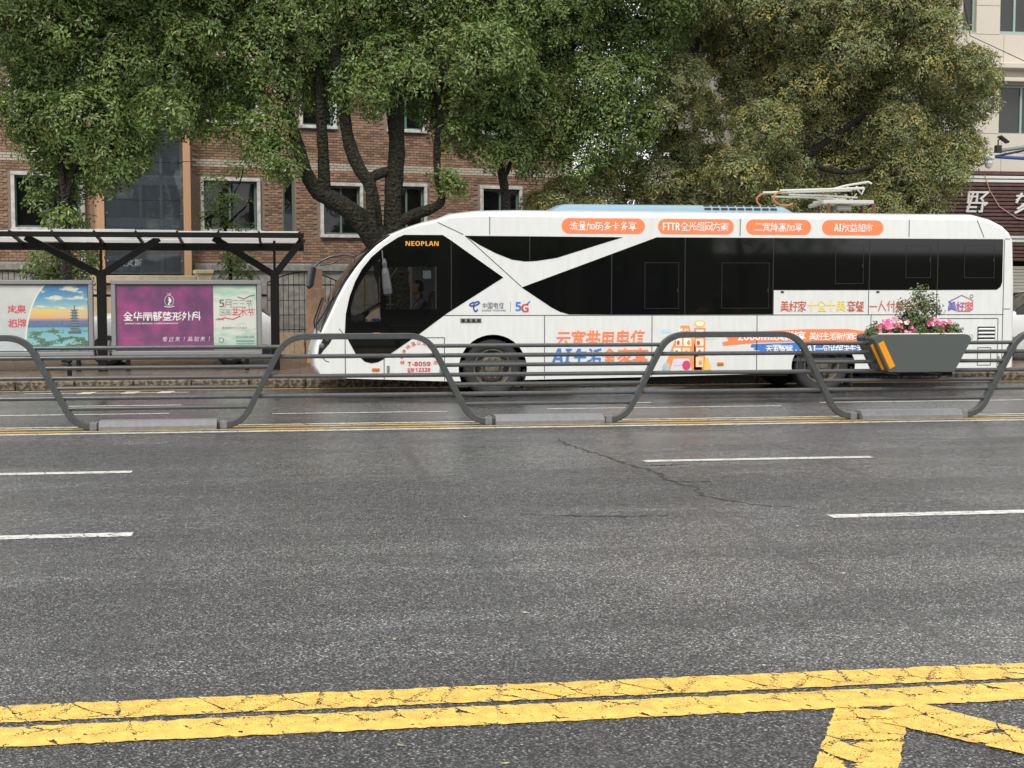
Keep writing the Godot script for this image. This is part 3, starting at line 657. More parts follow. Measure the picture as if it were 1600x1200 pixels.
	var pd := MB.new(); pd.cbox(Vector3(-2.37, 0.86, -0.05), Vector3(2.43, 1.72, 0.08), 0.01); obj("wall_panel", pd, M.cream, e)
	# iron railings with arched heads and the peach gatepost
	for s in [[-8.2, -4.05, "black iron railing with arched head beside the left side of the cream portal", 0.9], [0.85, 2.9, "black iron grille gate with arched head beside the peach gatepost", 0.9]]:
		var g := thing("iron_railing", s[2], "railing", Vector3(-1.9, 0.13, -39.5) + Vector3(0.24, 0, 0.97) * s[3], deg_to_rad(14))
		var fr := MB.new(); var x0: float = s[0]; var x1: float = s[1]
		for yy in [0.1, 1.72]:
			var rl := MB.new(); rl.tube([Vector3(x0, yy, 0), Vector3(x1, yy, 0)], 0.02, 6); obj("rail", rl, M.iron, g)
		var arc := []
		for i in 13: arc.append(Vector3(lerpf(x0, x1, i / 12.0), 1.78 + 0.30 * sin(PI * i / 12.0), 0))
		fr.tube(arc, 0.018, 6)
		obj("arched_rail", fr, M.iron, g)
		var n := int((x1 - x0) / 0.14)
		for i in n + 1:
			var x := lerpf(x0, x1, float(i) / n); var b := MB.new()
			b.tube([Vector3(x, 0.0, 0), Vector3(x, 1.78 + 0.30 * sin(PI * float(i) / n), 0)], 0.009, 5); obj("bar", b, M.iron, g)
		for yy in [0.5, 0.9, 1.3]:
			var b := MB.new(); b.tube([Vector3(x0, yy, 0), Vector3(x1, yy, 0)], 0.009, 5); obj("cross_bar", b, M.iron, g)
	var gp := thing("gatepost", "peach rendered gatepost with narrower top block behind the bus front", "gatepost", Vector3(0.37, 0.13, -34.0))
	var b1 := MB.new(); b1.cbox(Vector3(0, 0.82, 0), Vector3(0.44, 1.64, 0.44), 0.012); obj("shaft", b1, tri_mat(Color(1, 1, 1), ramp_img(noise_img(256, 0.03, FastNoiseLite.TYPE_SIMPLEX, 49, 4), Color(0.36, 0.22, 0.14), Color(0.52, 0.34, 0.23)), 0.6, 0.8), gp)
	var b2 := MB.new(); b2.cbox(Vector3(0.01, 1.87, 0), Vector3(0.32, 0.46, 0.32), 0.012); obj("top_block", b2, gp.get_child(0).material_override, gp)
	var lw := thing("low_wall", "low beige panelled wall left of the peach gatepost", "wall", Vector3(-0.25, 0.13, -33.9))
	for i in 3:
		var p := MB.new(); p.cbox(Vector3(-0.24 + i * 0.24, 0.29, 0), Vector3(0.235, 0.58, 0.12), 0.006); obj("panel", p, tri_mat(Color(1, 1, 1), ramp_img(noise_img(128, 0.05, FastNoiseLite.TYPE_SIMPLEX, 50, 3), Color(0.34, 0.25, 0.15), Color(0.48, 0.37, 0.24)), 0.9, 0.7), lw)
func stone_house():
	var h := thing("stone_house", "pale stone clad building with brown slatted shop fascia", "building", Vector3(12.0, 0.13, -38.0))
	var stone := tri_mat(Color(1, 1, 1), ramp_img(noise_img(512, 0.08, FastNoiseLite.TYPE_SIMPLEX, 51, 4), Color(0.50, 0.455, 0.385), Color(0.64, 0.595, 0.52)), 0.5, 0.7)
	var x1 := 16.0
	var wins := [[6.6, 8.86, 7.0, 12.0], [7.72, 8.86, 8.7, 12.0], [9.6, 8.86, 10.6, 12.0], [7.75, 6.0, 9.2, 7.4], [10.2, 6.0, 11.4, 7.4], [3.6, 6.0, 5.0, 7.4], [1.0, 6.0, 2.4, 7.4], [3.6, 8.86, 5.0, 12.0], [1.0, 8.86, 2.4, 12.0]]
	# cladding slabs with fine joints over a backing wall
	var back := MB.new(); var back_holes := []
	for w in wins: back_holes.append([w[0] + 0.0, w[1], w[2], w[3]])
	wall_cells(back, 0.0, x1, 2.5, 14.0, -0.3, -0.03, back_holes)
	back.slab(Vector3(0, 0, -6), Vector3(x1, 14, -6.3)); back.slab(Vector3(0, 0, -0.3), Vector3(0.3, 14, -6)); back.slab(Vector3(x1 - 0.3, 0, -0.3), Vector3(x1, 14, -6)); back.slab(Vector3(0, 14, 0), Vector3(x1, 14.3, -6.3)); back.slab(Vector3(0.3, 5.2, -0.31), Vector3(x1 - 0.3, 5.4, -6)); back.slab(Vector3(0.3, 8.1, -0.31), Vector3(x1 - 0.3, 8.3, -6))
	obj("wall", back, mat(L(0.42, 0.39, 0.34), 0.85), h)
	var ys := [4.95, 5.48, 6.02, 6.78, 7.4, 8.0, 8.8, 9.6, 10.4, 11.2, 12.0, 13.0, 14.0]
	for j in ys.size() - 1:
		var x := 0.0
		while x < x1 - 0.1:
			var cuts := [[x, minf(x + 1.12, x1)]]
			for w in wins:
				if w[3] > ys[j] + 0.02 and w[1] < ys[j + 1] - 0.02:
					var nx := []
					for c in cuts:
						if w[2] <= c[0] or w[0] >= c[1]: nx.append(c)
						else:
							if w[0] > c[0] + 0.02: nx.append([c[0], w[0]])
							if w[2] < c[1] - 0.02: nx.append([w[2], c[1]])
					cuts = nx
			for c in cuts:
				var p := MB.new(); p.cbox(Vector3((c[0] + c[1]) / 2, (ys[j] + ys[j + 1]) / 2, -0.012), Vector3(c[1] - c[0] - 0.012, ys[j + 1] - ys[j] - 0.012, 0.035), 0.003)
				obj("cladding_slab", p, stone, h)
			x += 1.12
	var corn := MB.new(); corn.cbox(Vector3(x1 / 2, 7.90, 0.14), Vector3(x1, 0.16, 0.36), 0.02); corn.cbox(Vector3(x1 / 2, 7.52, 0.10), Vector3(x1, 0.12, 0.28), 0.02); obj("string_course", corn, stone, h)
	var sash := mat(L(0.30, 0.40, 0.37), 0.4)
	for w in wins:
		var n := Node3D.new(); n.name = "window"; h.add_child(n, true)
		var f := MB.new(); var mid: float = (w[0] + w[2]) / 2; var wide: bool = w[2] - w[0] > 0.6
		f.slab(Vector3(w[0], w[1], -0.2), Vector3(w[2], w[1] + 0.06, -0.12)); f.slab(Vector3(w[0], w[3] - 0.06, -0.2), Vector3(w[2], w[3], -0.12))
		for x in ([w[0] + 0.03, mid, w[2] - 0.03] if wide else [w[0] + 0.03, w[2] - 0.03]): f.slab(Vector3(x - 0.03, w[1] + 0.06, -0.198), Vector3(x + 0.03, w[3] - 0.06, -0.122))
		obj("frame", f, sash, n)
		var spans := [[w[0] + 0.06, mid - 0.03], [mid + 0.03, w[2] - 0.06]] if wide else [[w[0] + 0.06, w[2] - 0.06]]
		for s in spans:
			var p := MB.new(); p.quad(Vector3(s[0], w[1] + 0.06, -0.16), Vector3(s[1], w[1] + 0.06, -0.16), Vector3(s[1], w[3] - 0.06, -0.16), Vector3(s[0], w[3] - 0.06, -0.16), Vector3(0, 0, 1))
			obj("pane", p, M.pane, n)
		var c := MB.new(); c.slab(Vector3(w[0] + 0.02, w[1] + 0.02, -0.36), Vector3(w[2] - 0.02, w[3] - 0.02, -0.34)); obj("curtain", c, mat(L(0.17, 0.17, 0.165), 0.8), n)
	# brown slats of the shop fascia, two pale pairs
	var brown := tri_mat(Color(1, 1, 1), ramp_img(noise_img(256, 0.03, FastNoiseLite.TYPE_SIMPLEX, 53, 4), Color(0.075, 0.034, 0.028), Color(0.135, 0.066, 0.054)), 0.6, 0.5)
	var palem := mat(L(0.66, 0.66, 0.64), 0.5)
	var yy := 2.45; var k := 0
	while yy < 4.93:
		var pale: bool = absf(yy - 4.66) < 0.06 or absf(yy - 4.77) < 0.05 or absf(yy - 3.11) < 0.05 or absf(yy - 3.00) < 0.05
		var s := MB.new(); s.cbox(Vector3(x1 / 2, yy, 0.06), Vector3(x1, 0.078, 0.06), 0.008); obj("slat", s, palem if pale else brown, h)
		yy += 0.106; k += 1
	var bk := MB.new(); bk.slab(Vector3(0.01, 2.38, -0.02), Vector3(x1 - 0.01, 4.94, 0.025)); obj("fascia_back", bk, mat(L(0.015, 0.012, 0.011), 0.8), h)
	for g in [["野", 6.78, 3.73, 0.72], ["梦", 8.25, 3.7, 0.72]]:
		var m := MB.new()
		for z in [0.0, 0.012, 0.024, 0.036, 0.048]: write(m, g[0], g[1], g[2] + 0.08, 0.54, func(a, b, c): return Vector3(a, b, 0.10 + z + c), Vector3(0, 0, 1), 1.0, 1.05, 0.10, 0.1)
		obj("sign_letter", m, palem, h)
	# shutters below
	var sm := mat(L(0.36, 0.35, 0.31), 0.45)
	for i in 24:
		var s := MB.new(); s.cbox(Vector3(x1 / 2, 0.05 + i * 0.094, -0.02), Vector3(x1 - 0.1, 0.088, 0.03), 0.012); obj("shutter_slat", s, sm, h)
	var cab := MB.new(); cab.tube([Vector3(7.3, 4.85, 0.12), Vector3(7.45, 4.4, 0.13), Vector3(7.75, 3.95, 0.14), Vector3(8.3, 3.62, 0.14), Vector3(9.2, 3.5, 0.14), Vector3(10.4, 3.62, 0.14)], 0.012, 6); obj("cable", cab, mat(L(0.55, 0.36, 0.33), 0.6), h)
	for c in [[Vector3(6.2, 11.0, 0.2), Vector3(6.7, 8.7, 0.25), Vector3(8.6, 7.9, 0.35), Vector3(10.5, 7.1, 0.5)]]:
		var m := MB.new(); m.tube(c, 0.012, 5); obj("cable", m, M.iron, h)
	# small blue direction sign under the fascia
	var sg := thing("direction_sign", "small blue sign with a white left arrow under the brown fascia", "sign", Vector3(20.62, 0.13, -36.9))
	var pn := MB.new(); pn.cbox(Vector3(0, 2.58, 0), Vector3(0.5, 0.56, 0.03), 0.006); obj("panel", pn, mat(L(0.02, 0.06, 0.24), 0.35), sg)
	var po := MB.new(); po.tube([Vector3(0.18, 0, -0.04), Vector3(0.18, 2.9, -0.04)], 0.035, 10); obj("post", po, mat(L(0.25, 0.26, 0.27), 0.5), sg)
	var ar := MB.new(); var sf := func(a, b, c): return Vector3(a, b, 0.018 + c)
	glyph(ar, "←", Transform2D(Vector2(0.28, 0), Vector2(0, 0.22), Vector2(-0.2, 2.58)), 0.035, sf, Vector3(0, 0, 1)); write(ar, "方", -0.2, 2.42, 0.1, sf, Vector3(0, 0, 1)); latin(ar, "WC", -0.06, 2.42, 0.1, sf, Vector3(0, 0, 1))
	obj("arrow", ar, M.print_white, sg)
func rear_street():
	# the opposite side of the street, behind the camera: mirrored in the bus windows
	var h := thing("shop_house", "grey brown shop building with dark shopfronts across the street", "building", Vector3(4, 0.15, 17.0))
	var m := tri_mat(Color(1, 1, 1), ramp_img(noise_img(256, 0.03, FastNoiseLite.TYPE_SIMPLEX, 61, 4), Color(0.07, 0.06, 0.05), Color(0.13, 0.115, 0.10)), 0.5, 0.8)
	var w := MB.new(); var holes := []
	for i in 7: holes.append([-25.0 + i * 5.6, 0.3, -20.6 + i * 5.6, 3.3])
	for i in 11: holes.append([-25.0 + i * 3.6, 4.6, -23.4 + i * 3.6, 6.2])
	wall_cells(w, -27, 14.6, 0, 7.6, 0.0, 0.4, holes); w.slab(Vector3(-27, 0, 0.41), Vector3(14.6, 7.6, 6)); w.slab(Vector3(14.6, 0, 0.1), Vector3(40, 3.2, 5.9))
	obj("wall", w, m, h)
	for q in holes:
		var p := MB.new(); p.quad(Vector3(q[0], q[1], 0.2), Vector3(q[2], q[1], 0.2), Vector3(q[2], q[3], 0.2), Vector3(q[0], q[3], 0.2), Vector3(0, 0, -1)); obj("window", p, M.glass_black, h)

# ---------------------------------------------------------------- bus shelter
func poster_quad(parent: Node, called: String, img: Image, x0: float, y0: float, x1: float, y1: float, z: float) -> MeshInstance3D:
	var mb := MB.new(); mb.quad_uv(Vector3(x0, y0, z), Vector3(x1, y0, z), Vector3(x1, y1, z), Vector3(x0, y1, z), Vector3(0, 0, 1), Vector2(0, 1), Vector2(1, 1), Vector2(1, 0), Vector2(0, 0))
	var m := mat(Color(1, 1, 1), 0.3); m.albedo_texture = tex(img)
	return obj(called, mb, m, parent)
func landscape_print() -> Image:
	# poster print: pale field on one side, a sunset over a lake with a pagoda on the other
	var W := 640; var H := 288
	var im := Image.create(W, H, false, Image.FORMAT_RGB8)
	var n := FastNoiseLite.new(); n.seed = 71; n.frequency = 0.012; n.fractal_octaves = 5
	var n2 := FastNoiseLite.new(); n2.seed = 72; n2.frequency = 0.05; n2.fractal_octaves = 4
	for y in H:
		for x in W:
			var u := float(x) / W; var v := float(y) / H
			var c: Color
			var edge := 0.565 + 0.10 * (1.0 - v) * (1.0 - v) + 0.04 * pow(1.0 - v, 6.0)
			if u < edge:
				c = Color(0.80, 0.81, 0.79).lerp(Color(0.70, 0.75, 0.76), v) + Color(1, 1, 1) * 0.03 * n.get_noise_2d(x, y)
				if u > edge - 0.012: c = Color(0.86, 0.88, 0.86)
			else:
				var q := n.get_noise_2d(x * 0.7, y * 2.2); var q2 := n2.get_noise_2d(x, y * 1.6)
				if v < 0.30: c = Color(0.13, 0.42, 0.66).lerp(Color(0.52, 0.70, 0.76), v / 0.30)
				elif v < 0.38: c = Color(0.52, 0.70, 0.76).lerp(Color(0.84, 0.78, 0.55), (v - 0.30) / 0.08)
				elif v < 0.50: c = Color(0.88, 0.78, 0.42).lerp(Color(0.90, 0.66, 0.36), (v - 0.38) / 0.12).lerp(Color(0.80, 0.74, 0.62), clampf(u * 2.2 - 1.4 + q, 0, 0.8))
				elif v < 0.54: c = Color(0.85, 0.60, 0.50).lerp(Color(0.50, 0.47, 0.60), (v - 0.50) / 0.04)
				elif v < 0.64: c = Color(0.38, 0.44, 0.62).lerp(Color(0.28, 0.42, 0.55), (v - 0.54) / 0.1) + Color(0.2, 0.2, 0.2) * q2 * 0.4
				else:
					c = Color(0.42, 0.66, 0.72).lerp(Color(0.60, 0.82, 0.84), clampf((v - 0.64) * 2.2, 0, 1))
					if q2 * 0.7 + q * 1.6 + 0.25 * (v - 0.8) > 0.10: c = Color(0.16, 0.36, 0.38).lerp(Color(0.40, 0.52, 0.26), clampf(q2 * 2.0 + 0.3, 0, 1))
				if v < 0.36 and q > 0.10 + 0.25 * (1.0 - u): c = c.lerp(Color(0.90, 0.86, 0.76), clampf((q - 0.1) * 3.0, 0, 0.9))
				# pagoda
				var px := absf(u - 0.905)
				if v > 0.30 and v < 0.37 and px < 0.003: c = Color(0.22, 0.28, 0.36)
				if v > 0.37 and v < 0.70:
					var tier := fmod(v - 0.37, 0.0413) / 0.0413
					var half := 0.016 + (v - 0.37) * 0.028 + 0.010 * (1.0 if tier < 0.35 else 0.0)
					if px < half: c = Color(0.20, 0.30, 0.38) if tier < 0.35 else Color(0.42, 0.47, 0.50)
				if v >= 0.70 and v < 0.74 and px < 0.045: c = Color(0.24, 0.36, 0.44)
			im.set_pixel(x, y, c)
	return im
func purple_print() -> Image:
	var im := Image.create(320, 208, false, Image.FORMAT_RGB8)
	var n := FastNoiseLite.new(); n.seed = 74; n.frequency = 0.012; n.fractal_octaves = 4
	for y in 208:
		for x in 320:
			var k := clampf(0.55 + n.get_noise_2d(x, y) * 0.9 + 0.25 * (x / 320.0 - y / 208.0), 0, 1)
			im.set_pixel(x, y, Color(0.60, 0.17, 0.46).lerp(Color(0.37, 0.10, 0.36), k))
	return im
func pale_print() -> Image:
	var im := Image.create(160, 256, false, Image.FORMAT_RGB8)
	var n := FastNoiseLite.new(); n.seed = 75; n.frequency = 0.02; n.fractal_octaves = 4
	for y in 256:
		for x in 160:
			var v := y / 256.0
			var g := clampf(absf(v - 0.45) * 1.5 - 0.25 + 0.5 * n.get_noise_2d(x * 0.6, y * 1.6), 0, 1)
			im.set_pixel(x, y, Color(0.83, 0.85, 0.82).lerp(Color(0.45, 0.70, 0.60), g))
	return im
func shelter():
	var s := thing("bus_shelter", "black steel bus shelter with forked posts and clear roof sheets", "bus shelter", Vector3(-3.8, 0.13, -28.3))
	for px in [-3.3, 0.0, 3.32]:
		var p := MB.new(); p.cbox(Vector3(px, 1.0, 0), Vector3(0.17, 2.0, 0.14), 0.01); p.cbox(Vector3(px, 0.01, 0), Vector3(0.34, 0.025, 0.3), 0.006); obj("post", p, M.iron, s)
		var st := MB.new(); st.cbox(Vector3(px, 2.28, 0), Vector3(0.05, 0.6, 0.06), 0.006); obj("strut", st, M.iron, s)
		for d in ([[-1.36, 0.25], [1.08, -0.25]] if px < 2.0 else [[-1.16, 0.25], [0.56, -0.2]]):
			var a := MB.new(); var from := Vector3(px, 1.90, 0); var to := Vector3(px + d[0], 2.62, d[1])
			var dir := (to - from).normalized(); var up := Vector3(0, 0, 1).cross(dir).normalized()
			a.cbox((from + to) / 2, Vector3(from.distance_to(to), 0.13, 0.09), 0.008, Basis(dir, up, dir.cross(up)))
			obj("forked_arm", a, M.iron, s)
	for b in [[0.62, 2.66, 0.10], [-0.75, 2.47, 0.15]]:
		var f := MB.new(); f.cbox(Vector3(-1.2, b[1], b[0]), Vector3(10.2, b[2], 0.09), 0.008); obj("roof_beam", f, M.iron, s)
	var clear := mat(Color(0.78, 0.81, 0.81, 0.45), 0.15); clear.transparency = BaseMaterial3D.TRANSPARENCY_ALPHA
	clear.backlight_enabled = true; clear.backlight = Color(0.9, 0.9, 0.9)
	for i in 14:
		var x := -6.2 + i * 0.77
		var r := MB.new(); var from := Vector3(x, 2.70, 0.62); var to := Vector3(x, 2.52, -0.75)
		var dir := (to - from).normalized()
		r.cbox((from + to) / 2, Vector3(0.045, 0.07, from.distance_to(to)), 0.006, Basis.looking_at(dir, Vector3.UP)); obj("rafter", r, M.iron, s)
		if i < 13:
			var g := MB.new()
			for k in 6:
				var z0 := lerpf(0.66, -0.8, k / 6.0); var z1 := lerpf(0.66, -0.8, (k + 1) / 6.0)
				var y0 := 2.745 - 0.135 * (0.66 - z0) + 0.018 * sin(k * 2.4 + i); var y1 := 2.745 - 0.135 * (0.66 - z1) + 0.018 * sin((k + 1) * 2.4 + i)
				g.quad(Vector3(x + 0.01, y0, z0), Vector3(x + 0.76, y0, z0), Vector3(x + 0.76, y1, z1), Vector3(x + 0.01, y1, z1), Vector3.UP)
			obj("roof_sheet", g, clear, s)
	# advertising panels
	var fm := mat(L(0.30, 0.305, 0.31), 0.35, 0.4)
	for q in [[-6.85, -3.96, "advert_panel", "grey framed advert panel with a lake and pagoda print in the shelter"], [-3.62, -0.74, "advert_panel", "grey framed purple and white advert panel between two black shelter posts"]]:
		var x0: float = q[0]; var x1: float = q[1]; var y0 := 0.33; var y1 := 1.80; var t := 0.085
		var a := thing(q[2], q[3], "advert panel", Vector3((x0 + x1) / 2, 0.13, -28.3)); var w := (x1 - x0) / 2
		var f := MB.new()
		f.cbox(Vector3(0, y1 - t / 2, 0), Vector3(w * 2, t, 0.16), 0.012); f.cbox(Vector3(0, y0 + t / 2, 0), Vector3(w * 2, t, 0.16), 0.012)
		for sx in [-1, 1]: f.cbox(Vector3(sx * (w - t / 2), (y0 + y1) / 2, 0), Vector3(t, y1 - y0 - 2 * t, 0.155), 0.012)
		obj("frame", f, fm, a)
		var bk := MB.new(); bk.slab(Vector3(-w + t, y0 + t, -0.07), Vector3(w - t, y1 - t, 0.01)); obj("back_box", bk, M.black, a)
		for sx in [-1, 1]:
			for yy in [1.5, 0.5]:
				var br := MB.new(); br.cbox(Vector3(sx * (w + 0.05), yy, 0), Vector3(0.11, 0.05, 0.05), 0.006); obj("bracket", br, M.iron, a)
			var lg := MB.new(); lg.cbox(Vector3(sx * (w - 0.3), y0 / 2, 0), Vector3(0.08, y0, 0.08), 0.006); obj("leg", lg, M.iron, a)
		var gp := mat(Color(0.9, 0.95, 0.95, 0.06), 0.03); gp.transparency = BaseMaterial3D.TRANSPARENCY_ALPHA
		var gl := MB.new(); gl.quad(Vector3(-w + t, y0 + t, 0.045), Vector3(w - t, y0 + t, 0.045), Vector3(w - t, y1 - t, 0.045), Vector3(-w + t, y1 - t, 0.045), Vector3(0, 0, 1)); obj("cover_glass", gl, gp, a)
		var fz := func(p, v, l): return Vector3(p, v, 0.020 + l)
		var oz := Vector3(0, 0, 1)
		if x0 < -5:
			poster_quad(a, "poster", landscape_print(), -w + t + 0.02, y0 + t + 0.02, w - t - 0.02, y1 - t - 0.02, 0.017)
			var tx := MB.new(); write(tx, "成果", -0.14, 1.17, 0.145, fz, oz, 1.18, 1.0, 0.14); write(tx, "招牌", -0.14, 0.90, 0.145, fz, oz, 1.18, 1.0, 0.14); obj("lettering", tx, M.red, a)
		else:
			var xm := 0.505
			poster_quad(a, "purple_poster", purple_print(), -w + t + 0.02, y0 + t + 0.02, xm - 0.005, y1 - t - 0.02, 0.017)
			poster_quad(a, "pale_poster", pale_print(), xm, y0 + t + 0.02, w - t - 0.02, y1 - t - 0.02, 0.017)
			var tx := MB.new(); write(tx, "金华丽都整形外科", -1.20, 1.02, 0.155, fz, oz, 1.22, 0.98, 0.12)
			latin(tx, "JINHUA LIDU MEDICAL COSMETIC&PLASTIC", -1.19, 0.935, 0.032, fz, oz, 1.02)
			write(tx, "看过来！美起来！", -0.48, 0.605, 0.085, fz, oz, 1.42, 1.0, 0.07, 0.15)
			# round emblem: ring with a profile inside, sparkle above, ribbon below
			for k in 24:
				var a0 := TAU * k / 24.0; var a1 := TAU * (k + 1) / 24.0
				pen(tx, [Vector2(-0.34 + 0.085 * cos(a0), 1.40 + 0.105 * sin(a0)), Vector2(-0.34 + 0.085 * cos(a1), 1.40 + 0.105 * sin(a1))], 0.013, fz, oz, 0.0)
			tx.poly(XY([-0.36, 1.475, -0.33, 1.46, -0.295, 1.405, -0.31, 1.36, -0.335, 1.35, -0.325, 1.315, -0.365, 1.315, -0.355, 1.36, -0.335, 1.385, -0.36, 1.40, -0.345, 1.43]), fz, oz)
			for k in [-0.03, 0.0, 0.03]: pen(tx, [Vector2(-0.34 + k * 0.5, 1.515), Vector2(-0.34 + k, 1.545)], 0.008, fz, oz, 0.0001)
			pen(tx, [Vector2(-0.43, 1.29), Vector2(-0.38, 1.275), Vector2(-0.30, 1.275), Vector2(-0.25, 1.29)], 0.013, fz, oz, 0.0002)
			obj("lettering", tx, M.print_white, a)
			var r := MB.new(); write(r, "艺术节", 0.86, 1.10, 0.15, fz, oz, 1.05, 0.95, 0.10); pen(r, [Vector2(0.60, 1.02), Vector2(0.72, 1.06), Vector2(0.88, 1.03), Vector2(1.02, 1.09)], 0.022, fz, oz, 0.0002); obj("red_lettering", r, M.red, a)
			var d := MB.new(); write(d, "5月三三节", 0.62, 1.27, 0.15, fz, oz, 1.0, 0.9, 0.07); write(d, "医美", 0.63, 1.11, 0.12, fz, oz, 1.0, 0.9, 0.06)
			pen(d, [Vector2(0.55, 1.02), Vector2(0.6, 1.05), Vector2(0.7, 1.02)], 0.016, fz, oz, 0.0); pen(d, [Vector2(0.98, 1.47), Vector2(1.1, 1.43), Vector2(1.22, 1.49), Vector2(1.3, 1.50)], 0.02, fz, oz, 0.0002)
			write(d, "医美艺术节三月金华", 0.68, 0.845, 0.036, fz, oz, 1.5, 1.0, 0.10)
			obj("dark_lettering", d, mat(L(0.16, 0.12, 0.08), 0.5), a)
			var gr := MB.new(); latin(gr, "0579-8268 8269", 0.93, 0.66, 0.045, fz, oz, 0.36); pen(gr, [Vector2(0.94, 0.60), Vector2(1.28, 0.60)], 0.02, fz, oz, 0.0); pen(gr, [Vector2(0.94, 0.55), Vector2(1.28, 0.55)], 0.012, fz, oz, 0.0)
			for k in 16: pen(gr, [Vector2(0.65 + 0.045 * cos(TAU * k / 16.0), 0.62 + 0.045 * sin(TAU * k / 16.0)), Vector2(0.65 + 0.045 * cos(TAU * (k + 1) / 16.0), 0.62 + 0.045 * sin(TAU * (k + 1) / 16.0))], 0.012, fz, oz, 0.0)
			obj("green_lettering", gr, mat(L(0.10, 0.26, 0.21), 0.5), a)
	var bo := thing("bollard", "short black bollard with ball top at the pavement edge", "bollard", Vector3(-4.05, 0.13, -25.85))
	var bb := MB.new(); bb.lathe([Vector2(0.075, 0), Vector2(0.075, 0.03), Vector2(0.045, 0.05), Vector2(0.04, 0.27), Vector2(0.05, 0.29), Vector2(0.03, 0.31)], Transform3D.IDENTITY, 14); obj("post", bb, M.iron, bo)
	var bl := MB.new(); bl.lathe([Vector2(0.0, 0.31), Vector2(0.035, 0.318), Vector2(0.05, 0.35), Vector2(0.035, 0.385), Vector2(0, 0.395)], Transform3D.IDENTITY, 14); obj("ball", bl, M.iron, bo)

# ---------------------------------------------------------------- trees
func sprig(leaves: int, ll: float, lw: float, spread: float, seed_: int) -> ArrayMesh:
	# a spray of leaves round a twig end, blades turned to the light along local y, each folded along its midrib
	var rng := RandomNumberGenerator.new(); rng.seed = seed_
	var mb := MB.new(); mb.use_c = true
	for i in leaves:
		var az := i * 2.4 + rng.randf_range(-0.5, 0.5)
		var out := Vector3(cos(az), 0, sin(az))
		var rad := spread * sqrt((i + 0.3) / leaves)
		var base := out * rad * 0.6 + Vector3(rng.randfn() * 0.02, (1.0 - rad / spread) * spread * 0.55 + rng.randf_range(-0.03, 0.03), rng.randfn() * 0.02)
		var dir := (out.rotated(Vector3.UP, rng.randf_range(-0.8, 0.8)) + Vector3(0, rng.randf_range(-0.55, 0.35), 0)).normalized()
		var side := dir.cross(Vector3.UP).normalized().rotated(dir, rng.randf_range(-0.65, 0.65))
		var up := side.cross(dir).normalized()
		if up.y < 0.0: up = -up
		var l := ll * rng.randf_range(0.55, 1.3); var w := lw * rng.randf_range(0.8, 1.15)
		var m0 := base + dir * l * 0.5; var tip := base + dir * l - up * l * 0.14
		var fold := up * w * 0.3
		var k := rng.randf_range(0.75, 1.25)
		mb.col = Color(k * rng.randf_range(0.9, 1.15), k, k * rng.randf_range(0.8, 1.0))
		mb.tri(base, m0 + side * w + fold, tip, up); mb.tri(base, tip, m0 - side * w + fold, up)
	return mb.mesh()
func crown(tree: Node3D, clumps: Array, meshes: Array, per_m2: float, m: Material, seed_: int, tint: Callable, up_bias := 0.25, called := "crown"):
	var rng := RandomNumberGenerator.new(); rng.seed = seed_
	var sets := []
	for k in meshes: sets.append([])
	for c in clumps:
		var R: float = c[3]
		var n := int(per_m2 * R * R * c[4])
		for i in n:
			var d := Vector3(rng.randfn(), rng.randfn() + up_bias, rng.randfn()).normalized()
			var r := R * (1.0 - 0.5 * pow(rng.randf(), 2.2)) * rng.randf_range(0.84, 1.14)
			var p := Vector3(c[0], c[1], c[2]) + d * r * Vector3(1, 0.82, 1)
			var ax := (d * 0.8 + Vector3(0, 0.55, 0) + Vector3(rng.randfn(), rng.randfn(), rng.randfn()) * 0.38).normalized()
			var b := Basis(Quaternion(Vector3.UP, ax)).rotated(ax, rng.randf() * TAU).scaled(Vector3.ONE * rng.randf_range(0.75, 1.25))
			sets[rng.randi() % meshes.size()].append([Transform3D(b, p - tree.position), tint.call(p, d, rng)])
	for k in meshes.size():
		var mm := MultiMesh.new(); mm.transform_format = MultiMesh.TRANSFORM_3D; mm.use_colors = true; mm.mesh = meshes[k]; mm.instance_count = sets[k].size()
		for i in sets[k].size():
			mm.set_instance_transform(i, sets[k][i][0]); mm.set_instance_color(i, sets[k][i][1])
		var mi := MultiMeshInstance3D.new(); mi.name = called; mi.multimesh = mm; mi.material_override = m; tree.add_child(mi, true); stuff(mi)
func limbs(tree: Node3D, list: Array, m: Material):
	var mb := MB.new()
	for l in list:
		var p := []; var r := []
		# subdivide with a smooth curve and a little knotting
		var rng := RandomNumberGenerator.new(); rng.seed = int(l[0][0] * 100) + l.size()
		for i in l.size() - 1:
			var a := Vector3(l[i][0], l[i][1], l[i][2]); var b := Vector3(l[i + 1][0], l[i + 1][1], l[i + 1][2])
			var z := Vector3(l[max(i - 1, 0)][0], l[max(i - 1, 0)][1], l[max(i - 1, 0)][2]); var e := Vector3(l[min(i + 2, l.size() - 1)][0], l[min(i + 2, l.size() - 1)][1], l[min(i + 2, l.size() - 1)][2])
			for k in 4:
				p.append(a.cubic_interpolate(b, z, e, k / 4.0) - tree.position); r.append(lerpf(l[i][3], l[i + 1][3], k / 4.0) * rng.randf_range(0.94, 1.07))
		var q: Array = l[l.size() - 1]
		p.append(Vector3(q[0], q[1], q[2]) - tree.position); r.append(q[3])
		mb.tube(p, r, 10)
	obj("trunk", mb, m, tree)
